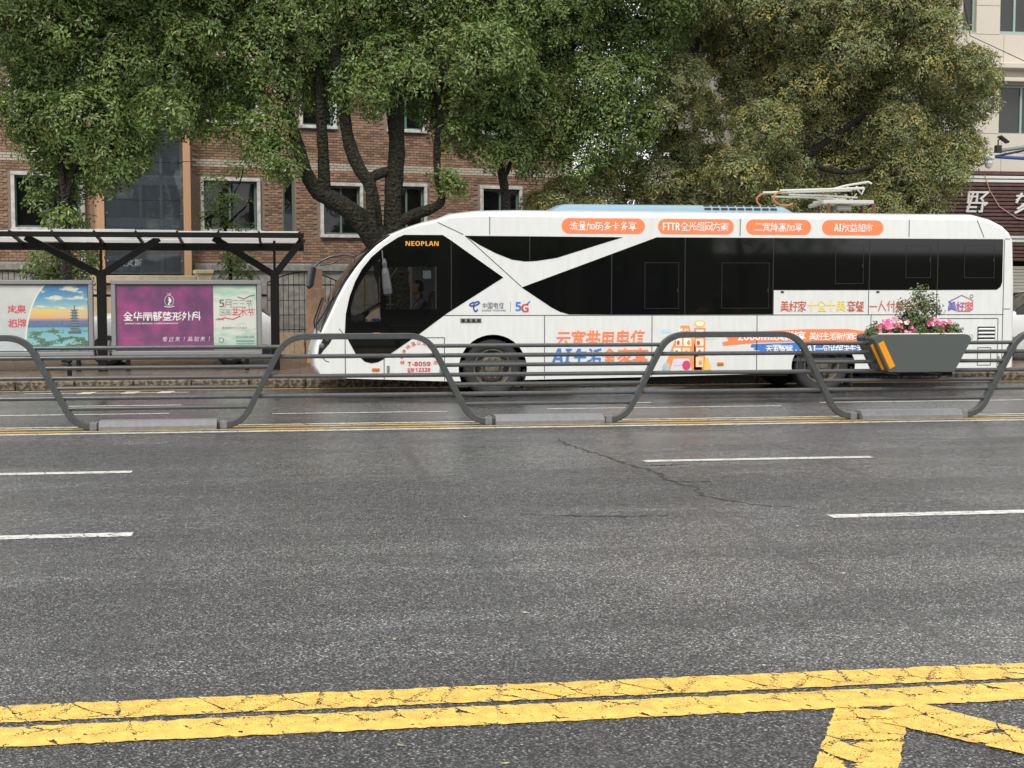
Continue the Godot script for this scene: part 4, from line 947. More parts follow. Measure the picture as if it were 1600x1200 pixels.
func trees():
	var leaf := mat(L(0.160, 0.230, 0.078), 0.34); leaf.vertex_color_use_as_albedo = true; leaf.backlight_enabled = true; leaf.backlight = Color(0.5, 0.66, 0.2)
	var olive := mat(L(0.30, 0.31, 0.155), 0.38); olive.vertex_color_use_as_albedo = true; olive.backlight_enabled = true; olive.backlight = Color(0.62, 0.66, 0.24)
	var big := [sprig(12, 0.115, 0.025, 0.19, 1), sprig(11, 0.105, 0.026, 0.17, 2), sprig(13, 0.110, 0.024, 0.21, 3)]
	var small := [sprig(15, 0.085, 0.018, 0.16, 4), sprig(14, 0.080, 0.020, 0.14, 5)]
	var patch := FastNoiseLite.new(); patch.seed = 80; patch.frequency = 0.9; patch.fractal_octaves = 3
	var green := func(p: Vector3, d: Vector3, rng: RandomNumberGenerator):
		var k := rng.randf_range(0.75, 1.2) * (1.0 + 0.35 * patch.get_noise_3dv(p))
		return Color(k * rng.randf_range(0.85, 1.2), k, k * rng.randf_range(0.75, 1.1))
	var yellow := func(p: Vector3, d: Vector3, rng: RandomNumberGenerator):
		var k := rng.randf_range(0.65, 1.15)
		return Color(k * rng.randf_range(0.8, 1.1), k, k * rng.randf_range(0.8, 1.05))
	var moss := tri_mat(Color(1, 1, 1), ramp_img(noise_img(256, 0.025, FastNoiseLite.TYPE_SIMPLEX, 81, 5), Color(0.005, 0.0045, 0.004), Color(0.026, 0.026, 0.010), 2.6), 1.2, 0.9, noise_img(256, 0.05, FastNoiseLite.TYPE_CELLULAR, 82), 6.0)
	var a := thing("street_tree", "leafy green street tree with slim trunk behind the landscape advert", "tree", Vector3(-4.89, 0.13, -31.00))
	limbs(a, [[[-4.91, 0.2, -31.0, 0.112], [-4.88, 1.77, -31.0, 0.099], [-4.87, 2.72, -31.0, 0.093], [-4.85, 3.26, -31.0, 0.087], [-4.89, 3.8, -31.0, 0.074], [-4.93, 4.3, -31.0, 0.062], [-4.93, 5.13, -31.0, 0.05], [-4.97, 6.2, -31.0, 0.037]], [[-4.84, 3.66, -31.0, 0.062], [-4.64, 4.31, -31.0, 0.05], [-4.21, 5.14, -31.0, 0.043], [-3.67, 5.89, -31.0, 0.037], [-2.87, 6.38, -31.0, 0.037]], [[-4.91, 4.2, -31.0, 0.05], [-5.38, 5.12, -31.0, 0.037], [-5.75, 6.05, -31.0, 0.031]], [[-4.62, 4.31, -31.0, 0.037], [-3.93, 5.95, -31.0, 0.037], [-3.34, 6.16, -31.0, 0.037]]], M.bark)
	crown(a, [[-5.88, 6.99, -31.15, 0.85, 1.0], [-5.07, 7.18, -30.6, 1.04, 1.0], [-4.29, 7.64, -31.9, 1.23, 1.0], [-3.09, 7.44, -31.36, 1.14, 1.0], [-2.23, 7.71, -31.64, 0.86, 1.0], [-5.75, 6.28, -31.73, 0.87, 1.0], [-4.79, 6.42, -31.57, 1.15, 1.0], [-3.69, 6.4, -31.28, 1.14, 1.0], [-2.69, 6.41, -31.19, 0.92, 1.0], [-5.88, 5.37, -30.93, 0.53, 1.0], [-5.27, 5.34, -31.14, 0.88, 1.0], [-4.29, 5.24, -30.67, 0.98, 1.0], [-3.54, 5.35, -31.53, 0.86, 1.0], [-2.76, 5.42, -30.32, 0.69, 1.0], [-4.88, 4.61, -31.85, 0.69, 1.0], [-3.98, 4.52, -30.69, 0.67, 1.0], [-5.29, 4.71, -31.15, 0.57, 1.0], [-3.55, 4.61, -30.89, 0.59, 1.0], [-4.52, 4.05, -31.65, 0.58, 1.0], [-5.24, 4.03, -31.54, 0.46, 1.0], [-5.42, 3.52, -31.0, 0.31, 0.5], [-4.92, 3.18, -30.7, 0.33, 0.7], [-3.77, 4.04, -30.46, 0.42, 1.0], [-5.92, 7.97, -30.16, 1.23, 1.0], [-4.97, 8.64, -31.34, 1.42, 1.0], [-3.58, 8.67, -30.65, 1.53, 1.0], [-2.38, 8.63, -30.32, 1.38, 1.0], [-2.15, 6.94, -30.29, 0.62, 1.0], [-2.48, 5.39, -31.75, 0.43, 1.0]], big, 360.0, leaf, 83, green)
	var b := thing("camphor_tree", "large camphor tree with mossy forking trunk behind the bus front", "tree", Vector3(2.00, 0.13, -31.00))
	limbs(b, [[[2.08, 0.14, -31.0, 0.422], [2.06, 1.63, -31.0, 0.372], [1.91, 2.47, -31.0, 0.372], [1.67, 2.86, -31.0, 0.298], [1.29, 3.3, -31.0, 0.236], [0.81, 3.65, -31.0, 0.198], [0.42, 3.85, -31.0, 0.174], [0.17, 4.26, -31.0, 0.155], [0.01, 4.8, -31.0, 0.149], [-0.18, 5.48, -31.0, 0.136], [-0.33, 6.16, -31.0, 0.112], [-0.46, 6.83, -31.0, 0.087]], [[0.55, 3.74, -31.0, 0.161], [0.55, 4.26, -31.0, 0.136], [0.53, 4.95, -31.0, 0.124], [0.48, 5.77, -31.0, 0.124], [0.46, 6.45, -31.0, 0.112], [0.57, 7.4, -31.0, 0.087]], [[1.84, 2.54, -31.0, 0.223], [1.7, 2.96, -31.0, 0.149], [1.61, 3.57, -30.7, 0.135], [1.53, 3.98, -30.7, 0.135], [1.28, 4.38, -30.7, 0.147], [1.08, 4.93, -30.7, 0.135], [0.98, 5.6, -30.7, 0.135], [0.92, 6.14, -30.7, 0.123], [0.69, 7.08, -30.7, 0.098]], [[2.0, 2.19, -31.0, 0.322], [2.04, 2.75, -31.0, 0.248], [2.04, 3.45, -31.0, 0.198], [2.06, 4.0, -31.0, 0.198], [2.13, 4.7, -31.0, 0.186], [2.11, 5.39, -31.0, 0.18], [2.03, 5.8, -31.0, 0.161], [2.28, 6.15, -31.0, 0.136], [2.63, 6.91, -31.0, 0.112], [2.82, 7.74, -31.0, 0.099]], [[1.93, 4.31, -31.0, 0.112], [1.63, 4.19, -30.8, 0.111], [1.49, 3.98, -30.8, 0.111]], [[2.08, 3.17, -31.0, 0.124], [2.52, 3.38, -31.0, 0.136], [2.91, 3.52, -31.0, 0.112], [3.11, 3.71, -31.0, 0.087], [3.03, 4.15, -31.0, 0.081], [3.01, 4.85, -31.0, 0.081], [3.09, 5.54, -31.0, 0.074], [2.98, 6.09, -31.0, 0.062]], [[2.21, 6.01, -31.0, 0.112], [2.7, 6.12, -31.0, 0.124], [3.26, 6.17, -31.0, 0.099], [3.96, 6.53, -31.0, 0.062]], [[1.52, 3.97, -30.6, 0.098], [1.55, 3.29, -30.6, 0.098], [1.69, 2.67, -30.7, 0.111]]], moss)
	crown(b, [[-1.8, 7.77, -31.13, 0.99, 1.0], [-0.88, 7.95, -31.95, 1.09, 1.0], [0.23, 7.92, -30.9, 1.12, 1.0], [1.33, 7.99, -31.13, 1.13, 1.0], [2.44, 8.03, -31.16, 1.13, 1.0], [3.58, 7.82, -31.34, 1.14, 1.0], [-1.7, 6.9, -31.59, 0.86, 1.0], [-0.72, 6.79, -30.76, 0.91, 1.0], [0.22, 6.78, -31.4, 0.86, 1.0], [1.33, 6.82, -31.47, 0.93, 1.0], [2.13, 6.72, -30.76, 0.77, 1.0], [3.11, 6.84, -30.94, 0.91, 1.0], [-1.38, 6.1, -31.73, 0.72, 1.0], [-0.47, 6.02, -30.97, 0.77, 1.0], [0.49, 5.99, -31.63, 0.65, 1.0], [1.42, 5.98, -30.43, 0.69, 1.0], [2.36, 6.25, -30.29, 0.55, 1.0], [3.54, 6.24, -31.01, 0.85, 1.0], [4.01, 6.7, -30.31, 0.96, 1.0], [-1.87, 5.69, -31.84, 0.58, 1.0], [-1.83, 4.98, -31.0, 0.34, 0.8], [-0.6, 5.08, -30.5, 0.55, 1.0], [-0.47, 4.54, -30.4, 0.53, 1.0], [-0.35, 4.2, -30.4, 0.36, 1.0], [-0.88, 4.82, -30.6, 0.42, 1.0], [-1.29, 5.33, -30.99, 0.42, 1.0], [3.35, 5.72, -31.87, 0.72, 1.0], [3.34, 5.08, -31.14, 0.4, 1.0], [3.1, 4.05, -30.6, 0.31, 1.0], [3.31, 3.96, -30.6, 0.25, 1.0], [0.78, 6.44, -31.81, 0.72, 1.0], [1.91, 7.37, -31.75, 1.01, 1.0], [-0.11, 7.35, -30.81, 0.98, 1.0], [2.74, 5.81, -31.55, 0.43, 1.0], [1.69, 5.66, -30.5, 0.42, 0.6], [-2.27, 6.51, -31.79, 0.58, 1.0], [-1.13, 8.96, -31.56, 1.43, 1.0], [0.52, 9.09, -31.3, 1.57, 1.0], [2.16, 9.1, -31.06, 1.55, 1.0], [3.61, 8.99, -31.6, 1.29, 1.0]], big, 330.0, leaf, 84, green)
	var d := thing("street_tree", "dark trunked green tree rising behind the bus roof near the brick house corner", "tree", Vector3(4.70, 0.13, -32.00))
	limbs(d, [[[4.82, 0.07, -32.0, 0.141], [4.79, 2.21, -32.0, 0.122], [4.7, 3.52, -32.0, 0.102], [4.64, 4.1, -32.0, 0.102], [4.57, 4.5, -32.0, 0.096], [4.62, 5.04, -32.0, 0.096], [4.53, 5.54, -32.0, 0.09], [4.6, 6.55, -32.0, 0.064]], [[4.67, 4.32, -32.0, 0.051], [4.78, 4.61, -32.0, 0.045], [4.76, 5.19, -32.0, 0.038]], [[4.59, 4.51, -32.0, 0.051], [4.41, 4.68, -32.0, 0.038], [4.21, 4.82, -32.0, 0.026]], [[4.6, 6.12, -32.0, 0.064], [5.41, 6.86, -32.0, 0.051], [6.3, 7.31, -32.0, 0.038]], [[4.6, 5.98, -32.0, 0.064], [5.26, 5.99, -32.0, 0.051], [6.01, 5.71, -32.0, 0.038]]], M.bark)
	crown(d, [[4.66, 7.96, -31.9, 1.01, 1.0], [5.63, 8.07, -31.58, 1.15, 1.0], [6.83, 8.34, -32.42, 1.11, 1.0], [7.79, 8.21, -31.98, 1.02, 1.0], [8.33, 8.29, -31.21, 0.78, 1.0], [4.42, 6.85, -31.21, 0.85, 1.0], [5.54, 7.27, -32.75, 0.97, 1.0], [6.41, 7.41, -32.59, 0.96, 1.0], [7.4, 7.49, -32.9, 0.9, 1.0], [7.98, 7.37, -32.12, 0.73, 1.0], [8.65, 7.75, -32.94, 0.6, 1.0], [4.39, 5.98, -32.09, 0.73, 1.0], [5.07, 6.09, -31.7, 0.79, 1.0], [6.09, 6.5, -32.44, 0.88, 1.0], [6.75, 6.4, -31.65, 0.79, 1.0], [7.53, 6.59, -31.82, 0.65, 1.0], [8.34, 6.92, -32.95, 0.6, 1.0], [4.29, 5.31, -31.88, 0.61, 1.0], [5.12, 5.24, -32.48, 0.66, 1.0], [5.74, 5.51, -32.17, 0.73, 1.0], [6.46, 5.7, -32.43, 0.66, 1.0], [6.89, 5.75, -31.61, 0.57, 1.0], [7.46, 5.97, -32.12, 0.51, 1.0], [5.53, 4.75, -32.69, 0.59, 1.0], [4.81, 4.75, -31.91, 0.46, 1.0], [4.16, 4.77, -31.44, 0.4, 1.0], [6.23, 4.96, -32.39, 0.44, 1.0], [3.79, 5.16, -32.56, 0.44, 1.0], [6.75, 5.22, -32.0, 0.55, 0.6], [7.13, 4.86, -32.0, 0.49, 0.7], [7.58, 5.23, -32.0, 0.52, 0.8], [7.93, 5.6, -32.0, 0.49, 0.8], [6.75, 5.51, -32.0, 0.52, 0.6], [6.38, 4.53, -32.0, 0.49, 0.6], [5.59, 9.34, -32.22, 1.46, 1.0], [6.84, 9.13, -31.13, 1.41, 1.0], [8.14, 9.02, -31.05, 1.13, 1.0]], big, 380.0, leaf, 85, green)
	var c := thing("olive_tree", "broad olive green tree with yellow new leaves beside the stone building", "tree", Vector3(9.32, 0.13, -33.50))
	limbs(c, [[[9.18, -0.05, -33.5, 0.214], [9.16, 2.24, -33.5, 0.201], [9.11, 3.79, -33.5, 0.174], [9.07, 4.87, -33.5, 0.147], [8.97, 5.64, -33.5, 0.147], [9.22, 6.56, -33.5, 0.121], [9.59, 7.79, -33.5, 0.094]], [[9.11, 4.1, -33.5, 0.107], [9.86, 4.57, -33.5, 0.094], [10.58, 5.28, -33.5, 0.08], [11.38, 6.45, -33.5, 0.054]], [[9.67, -0.59, -33.5, 0.134], [10.6, 3.65, -33.5, 0.121], [12.22, 4.91, -33.5, 0.094], [13.85, 6.03, -33.5, 0.067]], [[9.13, 5.49, -33.5, 0.08], [8.17, 6.39, -33.5, 0.054]], [[12.22, 4.91, -33.5, 0.08], [13.54, 4.62, -33.5, 0.054], [15.2, 5.27, -33.5, 0.04]]], M.bark)
	crown(c, [[9.1, 8.62, -32.38, 1.03, 1.0], [10.51, 8.56, -33.39, 1.14, 1.0], [11.43, 8.46, -32.37, 1.1, 1.0], [12.94, 8.55, -32.98, 1.12, 1.0], [14.26, 8.75, -33.02, 1.05, 1.0], [15.78, 8.79, -34.18, 0.78, 1.0], [15.2, 7.89, -32.36, 0.62, 1.0], [9.93, 7.85, -34.69, 0.95, 1.0], [10.9, 7.62, -34.09, 1.01, 1.0], [12.07, 7.65, -33.66, 1.07, 1.0], [13.06, 7.46, -32.83, 1.04, 1.0], [14.97, 7.82, -34.23, 1.01, 1.0], [15.09, 7.25, -32.63, 0.74, 1.0], [8.88, 6.54, -32.34, 0.71, 1.0], [11.23, 6.71, -34.31, 0.86, 1.0], [12.11, 6.59, -33.27, 0.98, 1.0], [13.98, 6.74, -34.68, 1.02, 1.0], [14.88, 6.64, -33.77, 0.92, 1.0], [16.36, 7.02, -34.59, 0.75, 1.0], [16.14, 7.09, -32.4, 0.59, 1.0], [17.02, 6.9, -33.65, 0.46, 1.0], [8.29, 5.88, -32.42, 0.59, 1.0], [9.33, 6.09, -32.81, 0.52, 1.0], [11.01, 5.5, -32.62, 0.82, 1.0], [12.66, 5.71, -34.28, 0.94, 1.0], [14.02, 5.67, -34.52, 0.94, 1.0], [14.67, 5.63, -33.26, 0.83, 1.0], [16.24, 6.01, -34.3, 0.81, 1.0], [16.43, 6.25, -32.94, 0.57, 1.0], [9.19, 5.12, -33.72, 0.64, 1.0], [8.32, 5.24, -33.43, 0.55, 1.0], [10.26, 4.42, -32.45, 0.74, 1.0], [11.63, 4.51, -33.45, 0.84, 1.0], [13.16, 4.61, -34.44, 0.86, 1.0], [14.22, 4.53, -34.32, 0.81, 1.0], [14.91, 4.7, -33.39, 0.83, 1.0], [15.86, 4.88, -33.44, 0.73, 1.0], [16.31, 5.17, -33.17, 0.57, 1.0], [9.61, 4.28, -33.74, 0.69, 1.0], [8.49, 4.3, -33.14, 0.68, 1.0], [7.76, 4.49, -33.75, 0.69, 1.0], [7.01, 4.06, -33.2, 0.6, 1.0], [6.25, 3.95, -32.86, 0.51, 1.0], [8.21, 3.83, -34.27, 0.55, 1.0], [9.39, 3.58, -33.8, 0.69, 1.0], [10.27, 3.64, -33.49, 0.69, 1.0], [11.26, 3.48, -33.05, 0.75, 1.0], [13.12, 3.54, -34.09, 0.77, 1.0], [14.34, 3.51, -33.37, 0.76, 1.0], [15.43, 3.98, -33.2, 0.6, 1.0], [15.78, 4.41, -32.55, 0.41, 1.0], [15.13, 3.86, -33.83, 0.54, 1.0], [7.23, 4.69, -33.5, 0.46, 0.7], [10.25, 4.93, -34.0, 0.46, 0.8], [10.0, 5.63, -34.0, 0.46, 0.6], [10.4, 5.95, -34.0, 0.46, 0.6], [9.63, 9.85, -33.17, 1.66, 1.0], [11.91, 10.33, -34.24, 1.87, 1.0], [13.61, 10.22, -33.51, 1.83, 1.0], [15.62, 9.99, -34.26, 1.25, 1.0], [5.95, 3.56, -32.5, 0.52, 1.0], [5.7, 3.77, -33.66, 0.38, 1.0], [6.76, 3.5, -32.71, 0.52, 1.0], [8.88, 3.8, -33.7, 0.61, 1.0]], small, 620.0, olive, 86, yellow, 0.4)
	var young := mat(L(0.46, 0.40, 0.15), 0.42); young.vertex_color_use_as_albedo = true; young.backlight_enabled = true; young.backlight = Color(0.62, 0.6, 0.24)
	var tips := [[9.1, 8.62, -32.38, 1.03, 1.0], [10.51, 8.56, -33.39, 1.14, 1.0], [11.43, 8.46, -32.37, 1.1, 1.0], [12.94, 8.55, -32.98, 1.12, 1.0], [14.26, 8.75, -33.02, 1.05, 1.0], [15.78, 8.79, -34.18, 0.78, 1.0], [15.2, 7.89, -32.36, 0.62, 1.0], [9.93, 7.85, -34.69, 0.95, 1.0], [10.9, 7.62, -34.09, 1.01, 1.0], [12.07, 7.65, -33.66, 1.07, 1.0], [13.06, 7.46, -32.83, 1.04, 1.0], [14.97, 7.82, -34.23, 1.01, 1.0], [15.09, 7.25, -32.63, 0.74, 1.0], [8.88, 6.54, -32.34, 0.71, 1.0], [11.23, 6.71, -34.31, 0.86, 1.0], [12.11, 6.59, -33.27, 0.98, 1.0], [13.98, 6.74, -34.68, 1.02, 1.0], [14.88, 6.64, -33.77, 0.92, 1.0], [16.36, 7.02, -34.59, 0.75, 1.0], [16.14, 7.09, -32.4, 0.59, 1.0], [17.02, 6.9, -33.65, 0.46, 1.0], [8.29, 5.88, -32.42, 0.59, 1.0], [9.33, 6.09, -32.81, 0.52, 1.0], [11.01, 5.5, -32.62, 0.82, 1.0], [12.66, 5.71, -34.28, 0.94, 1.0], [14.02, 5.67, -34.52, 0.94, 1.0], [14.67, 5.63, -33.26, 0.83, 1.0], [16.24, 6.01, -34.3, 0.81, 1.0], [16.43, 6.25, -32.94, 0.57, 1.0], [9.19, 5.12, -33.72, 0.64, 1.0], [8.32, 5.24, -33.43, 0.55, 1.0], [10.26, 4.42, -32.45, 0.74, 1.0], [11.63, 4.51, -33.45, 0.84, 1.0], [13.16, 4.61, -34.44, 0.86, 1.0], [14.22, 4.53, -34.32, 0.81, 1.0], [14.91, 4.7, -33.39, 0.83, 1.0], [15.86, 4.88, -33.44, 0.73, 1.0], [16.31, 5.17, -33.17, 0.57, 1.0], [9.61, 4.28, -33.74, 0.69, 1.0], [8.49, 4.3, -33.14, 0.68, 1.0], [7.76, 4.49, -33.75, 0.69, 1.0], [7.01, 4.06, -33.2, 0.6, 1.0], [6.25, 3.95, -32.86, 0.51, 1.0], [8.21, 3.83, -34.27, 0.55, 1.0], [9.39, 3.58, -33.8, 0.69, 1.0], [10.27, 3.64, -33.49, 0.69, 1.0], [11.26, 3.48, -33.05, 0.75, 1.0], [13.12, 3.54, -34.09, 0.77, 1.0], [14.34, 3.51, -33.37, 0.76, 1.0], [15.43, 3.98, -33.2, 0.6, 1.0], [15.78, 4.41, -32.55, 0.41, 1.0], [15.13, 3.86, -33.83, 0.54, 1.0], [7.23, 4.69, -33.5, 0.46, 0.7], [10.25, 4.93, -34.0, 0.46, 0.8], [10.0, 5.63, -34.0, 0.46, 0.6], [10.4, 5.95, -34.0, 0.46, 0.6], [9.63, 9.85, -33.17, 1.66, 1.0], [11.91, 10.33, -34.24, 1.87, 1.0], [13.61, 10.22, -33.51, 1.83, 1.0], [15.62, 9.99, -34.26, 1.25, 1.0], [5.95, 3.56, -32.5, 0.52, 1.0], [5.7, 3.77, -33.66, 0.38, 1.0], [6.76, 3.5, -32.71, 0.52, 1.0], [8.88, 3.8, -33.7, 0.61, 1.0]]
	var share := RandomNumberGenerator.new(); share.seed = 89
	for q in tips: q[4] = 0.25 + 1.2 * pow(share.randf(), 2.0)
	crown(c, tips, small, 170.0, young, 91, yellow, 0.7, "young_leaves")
	var e := thing("sapling", "thin young tree in front of the white framed window right of the glass tower", "tree", Vector3(-1.74, 0.13, -36.00))
	limbs(e, [[[-1.7, 0.33, -36.0, 0.058], [-1.7, 2.09, -36.0, 0.05], [-1.81, 3.2, -36.0, 0.043], [-1.9, 3.52, -36.0, 0.043], [-1.91, 4.16, -36.0, 0.029]], [[-1.81, 3.28, -36.0, 0.036], [-1.52, 3.6, -36.0, 0.029], [-1.29, 3.81, -36.0, 0.022], [-1.21, 4.0, -36.0, 0.014]], [[-1.84, 3.68, -36.0, 0.022], [-1.44, 4.4, -36.0, 0.017], [-1.35, 4.79, -36.0, 0.014]]], M.bark)
	crown(e, [[-2.07, 4.15, -36.0, 0.36, 1], [-1.83, 3.84, -36.0, 0.39, 1], [-2.08, 3.44, -36.0, 0.36, 1], [-1.81, 3.28, -36.0, 0.33, 1], [-1.61, 2.73, -36.0, 0.36, 1], [-1.46, 2.38, -36.0, 0.43, 1], [-1.7, 2.09, -36.0, 0.39, 1], [-1.31, 1.93, -36.0, 0.33, 1], [-1.63, 4.82, -36.0, 0.29, 0.7], [-1.43, 4.56, -36.0, 0.26, 0.7], [-1.9, 4.55, -36.0, 0.26, 0.6], [-1.44, 4.0, -36.0, 0.23, 0.6], [-1.29, 3.13, -36.0, 0.26, 0.6], [-2.46, 3.83, -36.0, 0.13, 0.5]], big, 120.0, leaf, 87, green)
	var f := thing("shrub", "round green shrub under the shelter roof beside the cream portal", "shrub", Vector3(-5.28, 0.13, -33.00))
	limbs(f, [[[-5.28, 0.24, -33.0, 0.053], [-5.26, 1.48, -33.0, 0.046], [-5.27, 2.2, -33.0, 0.04]], [[-5.25, 1.77, -33.0, 0.033], [-5.52, 2.28, -33.0, 0.026]], [[-5.25, 1.77, -33.0, 0.033], [-4.89, 2.28, -33.0, 0.026]]], M.bark)
	crown(f, [[-5.61, 2.41, -32.76, 0.36, 1.0], [-5.25, 2.49, -33.1, 0.39, 1.0], [-4.79, 2.38, -32.81, 0.39, 1.0], [-5.85, 2.13, -33.27, 0.3, 1.0], [-5.35, 2.09, -33.23, 0.39, 1.0], [-4.75, 2.09, -32.94, 0.33, 1.0], [-5.11, 1.84, -32.98, 0.39, 1.0], [-5.54, 1.84, -33.05, 0.36, 1.0], [-5.15, 2.98, -32.5, 0.35, 1.0], [-4.87, 3.16, -32.5, 0.33, 1.0], [-5.35, 3.12, -32.5, 0.27, 1.0], [-5.95, 2.35, -33.1, 0.18, 1.0]], big, 210.0, leaf, 88, green)
	# trees across the street, behind the camera
	for i in 5:
		var x := -12.0 + i * 7.5
		var t := thing("far_side_tree", "dark street tree before the shop building across the street", "tree", Vector3(x, 0.15, 11.0), 0.0, "trees across the street")
		limbs(t, [[[x, 0.15, 11, 0.18], [x + 0.1, 2.0, 11, 0.15], [x, 4.0, 11.1, 0.10]], [[x + 0.1, 2.0, 11, 0.1], [x + 1.0, 3.6, 11, 0.06]]], M.bark)
		crown(t, [[x, 4.3, 11.0, 2.1, 1.0], [x + 1.7, 3.7, 11.0, 1.7, 1.0], [x - 1.7, 3.6, 11.2, 1.8, 1.0], [x, 5.6, 11, 1.6, 1.0], [x + 3.4, 3.9, 11.3, 1.5, 1.0]], big, 75.0, leaf, 90 + i, green)

# ---------------------------------------------------------------- median barrier and planter
func wave(cx: float) -> Array:
	# one period of the bent flat bar: high at both ends, low in the middle
	var pts := []
	var corner := [[Vector2(-1.60, 1.165), 0.24, [Vector2(-2.5, 1.165), Vector2(-1.02, 0.045)]], [Vector2(-1.02, 0.045), 0.22, [Vector2(-1.60, 1.165), Vector2(1.02, 0.045)]], [Vector2(1.02, 0.045), 0.22, [Vector2(-1.02, 0.045), Vector2(1.60, 1.165)]], [Vector2(1.60, 1.165), 0.24, [Vector2(1.02, 0.045), Vector2(2.5, 1.165)]]]
	pts.append(Vector2(-2.5, 1.165))
	for c in corner:
		var p: Vector2 = c[0]; var a: Vector2 = p + (c[2][0] - p).normalized() * c[1]; var b: Vector2 = p + (c[2][1] - p).normalized() * c[1]
		for k in 9:
			var t := k / 8.0
			pts.append(a.lerp(p, t).lerp(p.lerp(b, t), t))
	pts.append(Vector2(2.5, 1.165))
	return pts
func barrier():
	var paint := tri_mat(Color(1, 1, 1), ramp_img(noise_img(256, 0.03, FastNoiseLite.TYPE_SIMPLEX, 101, 5), Color(0.052, 0.058, 0.061), Color(0.068, 0.074, 0.077), 1.0), 0.9, 0.38)
	M.barrier = paint
	var tubem := tri_mat(Color(1, 1, 1), ramp_img(noise_img(256, 0.03, FastNoiseLite.TYPE_SIMPLEX, 102, 5), Color(0.062, 0.067, 0.071), Color(0.085, 0.09, 0.095), 1.0), 0.9, 0.22)
	var foot := tri_mat(Color(1, 1, 1), ramp_img(noise_img(256, 0.04, FastNoiseLite.TYPE_SIMPLEX, 103, 5), Color(0.155, 0.16, 0.172), Color(0.205, 0.21, 0.225), 1.0), 0.9, 0.42)
	var names := {-2: "grey tube barrier section left of the one before the landscape advert", -1: "grey tube barrier section before the landscape advert panel", 0: "grey tube barrier section before the front wheel of the bus", 1: "grey tube barrier section carrying the flower planter", 2: "grey tube barrier section beyond the rear of the bus"}
	for k in [-2, -1, 0, 1, 2]:
		var s := thing("median_barrier", names[k], "barrier", Vector3(3.23 + k * 5.0, 0.0, -18.2), 0.0, "barrier sections along the median")
		var P := wave(0); var mb := MB.new(); var hw := 0.038; var hz := 0.055
		var L0 := []; var R0 := []
		for i in P.size():
			var d: Vector2 = (P[min(i + 1, P.size() - 1)] - P[max(i - 1, 0)]).normalized(); var nn := Vector2(-d.y, d.x) * hw
			L0.append(P[i] + nn); R0.append(P[i] - nn)
		for i in P.size() - 1:
			var a: Vector2 = L0[i]; var b: Vector2 = L0[i + 1]; var c: Vector2 = R0[i + 1]; var d: Vector2 = R0[i]
			var o := (a - d).normalized(); var ch := 0.007
			var a1 := a - o * ch; var b1 := b - o * ch; var c1 := c + o * ch; var d1 := d + o * ch
			for z in [hz, -hz]:
				mb.quad(Vector3(a1.x, a1.y, z), Vector3(b1.x, b1.y, z), Vector3(c1.x, c1.y, z), Vector3(d1.x, d1.y, z), Vector3(0, 0, z))
				var zi: float = z - signf(z) * ch
				mb.quad(Vector3(a1.x, a1.y, z), Vector3(b1.x, b1.y, z), Vector3(b.x, b.y, zi), Vector3(a.x, a.y, zi), Vector3(o.x, o.y, signf(z)))
				mb.quad(Vector3(d1.x, d1.y, z), Vector3(c1.x, c1.y, z), Vector3(c.x, c.y, zi), Vector3(d.x, d.y, zi), Vector3(-o.x, -o.y, signf(z)))
			mb.quad(Vector3(a.x, a.y, hz - ch), Vector3(b.x, b.y, hz - ch), Vector3(b.x, b.y, -hz + ch), Vector3(a.x, a.y, -hz + ch), Vector3(o.x, o.y, 0))
			mb.quad(Vector3(d.x, d.y, hz - ch), Vector3(c.x, c.y, hz - ch), Vector3(c.x, c.y, -hz + ch), Vector3(d.x, d.y, -hz + ch), Vector3(-o.x, -o.y, 0))
		obj("wave_bar", mb, paint, s)
		var ys := [1.035, 0.91, 0.785, 0.657, 0.53, 0.405, 0.275]
		for i in 7:
			var t := MB.new(); var half: float = 2.5 if i % 2 == 1 else 1.02 + 0.58 * (ys[i] - 0.045) / 1.12
			if i % 2 == 1: t.tube([Vector3(-half, ys[i], -0.02), Vector3(half, ys[i], -0.02)], 0.028, 12)
			else: t.tube([Vector3(-half, ys[i], 0.0), Vector3(half, ys[i], 0.0)], 0.026, 12)
			obj("rail", t, tubem, s)
		var f := MB.new()
		var prof := [Vector2(-0.17, 0.0), Vector2(-0.17, 0.055), Vector2(-0.10, 0.125), Vector2(0.10, 0.125), Vector2(0.17, 0.055), Vector2(0.17, 0.0)]
		for i in prof.size() - 1:
			var a: Vector2 = prof[i]; var b: Vector2 = prof[i + 1]; var e := b - a
			f.quad(Vector3(-0.72, a.y, a.x), Vector3(0.72, a.y, a.x), Vector3(0.72, b.y, b.x), Vector3(-0.72, b.y, b.x), Vector3(0, e.x, -e.y))
		for x in [-0.72, 0.72]:
			for i in range(1, prof.size() - 1): f.tri(Vector3(x, prof[0].y, prof[0].x), Vector3(x, prof[i].y, prof[i].x), Vector3(x, prof[i + 1].y, prof[i + 1].x), Vector3(x, 0, 0))
		obj("weighted_foot", f, foot, s)
		for x in [-0.80, 0.80]:
			var b := MB.new(); b.cbox(Vector3(x, 0.05, 0.0), Vector3(0.09, 0.10, 0.13), 0.006); b.lathe([Vector2(0.018, 0), Vector2(0.018, 0.02), Vector2(0.0, 0.022)], Transform3D(Basis.IDENTITY, Vector3(x, 0.10, 0.03)), 6); obj("clamp", b, foot, s)
	# planter hung on the barrier, with flowers
	var pl := thing("planter", "dark grey tapered planter box with orange reflector strips on the barrier", "planter", Vector3(8.26, 0.66, -18.2))
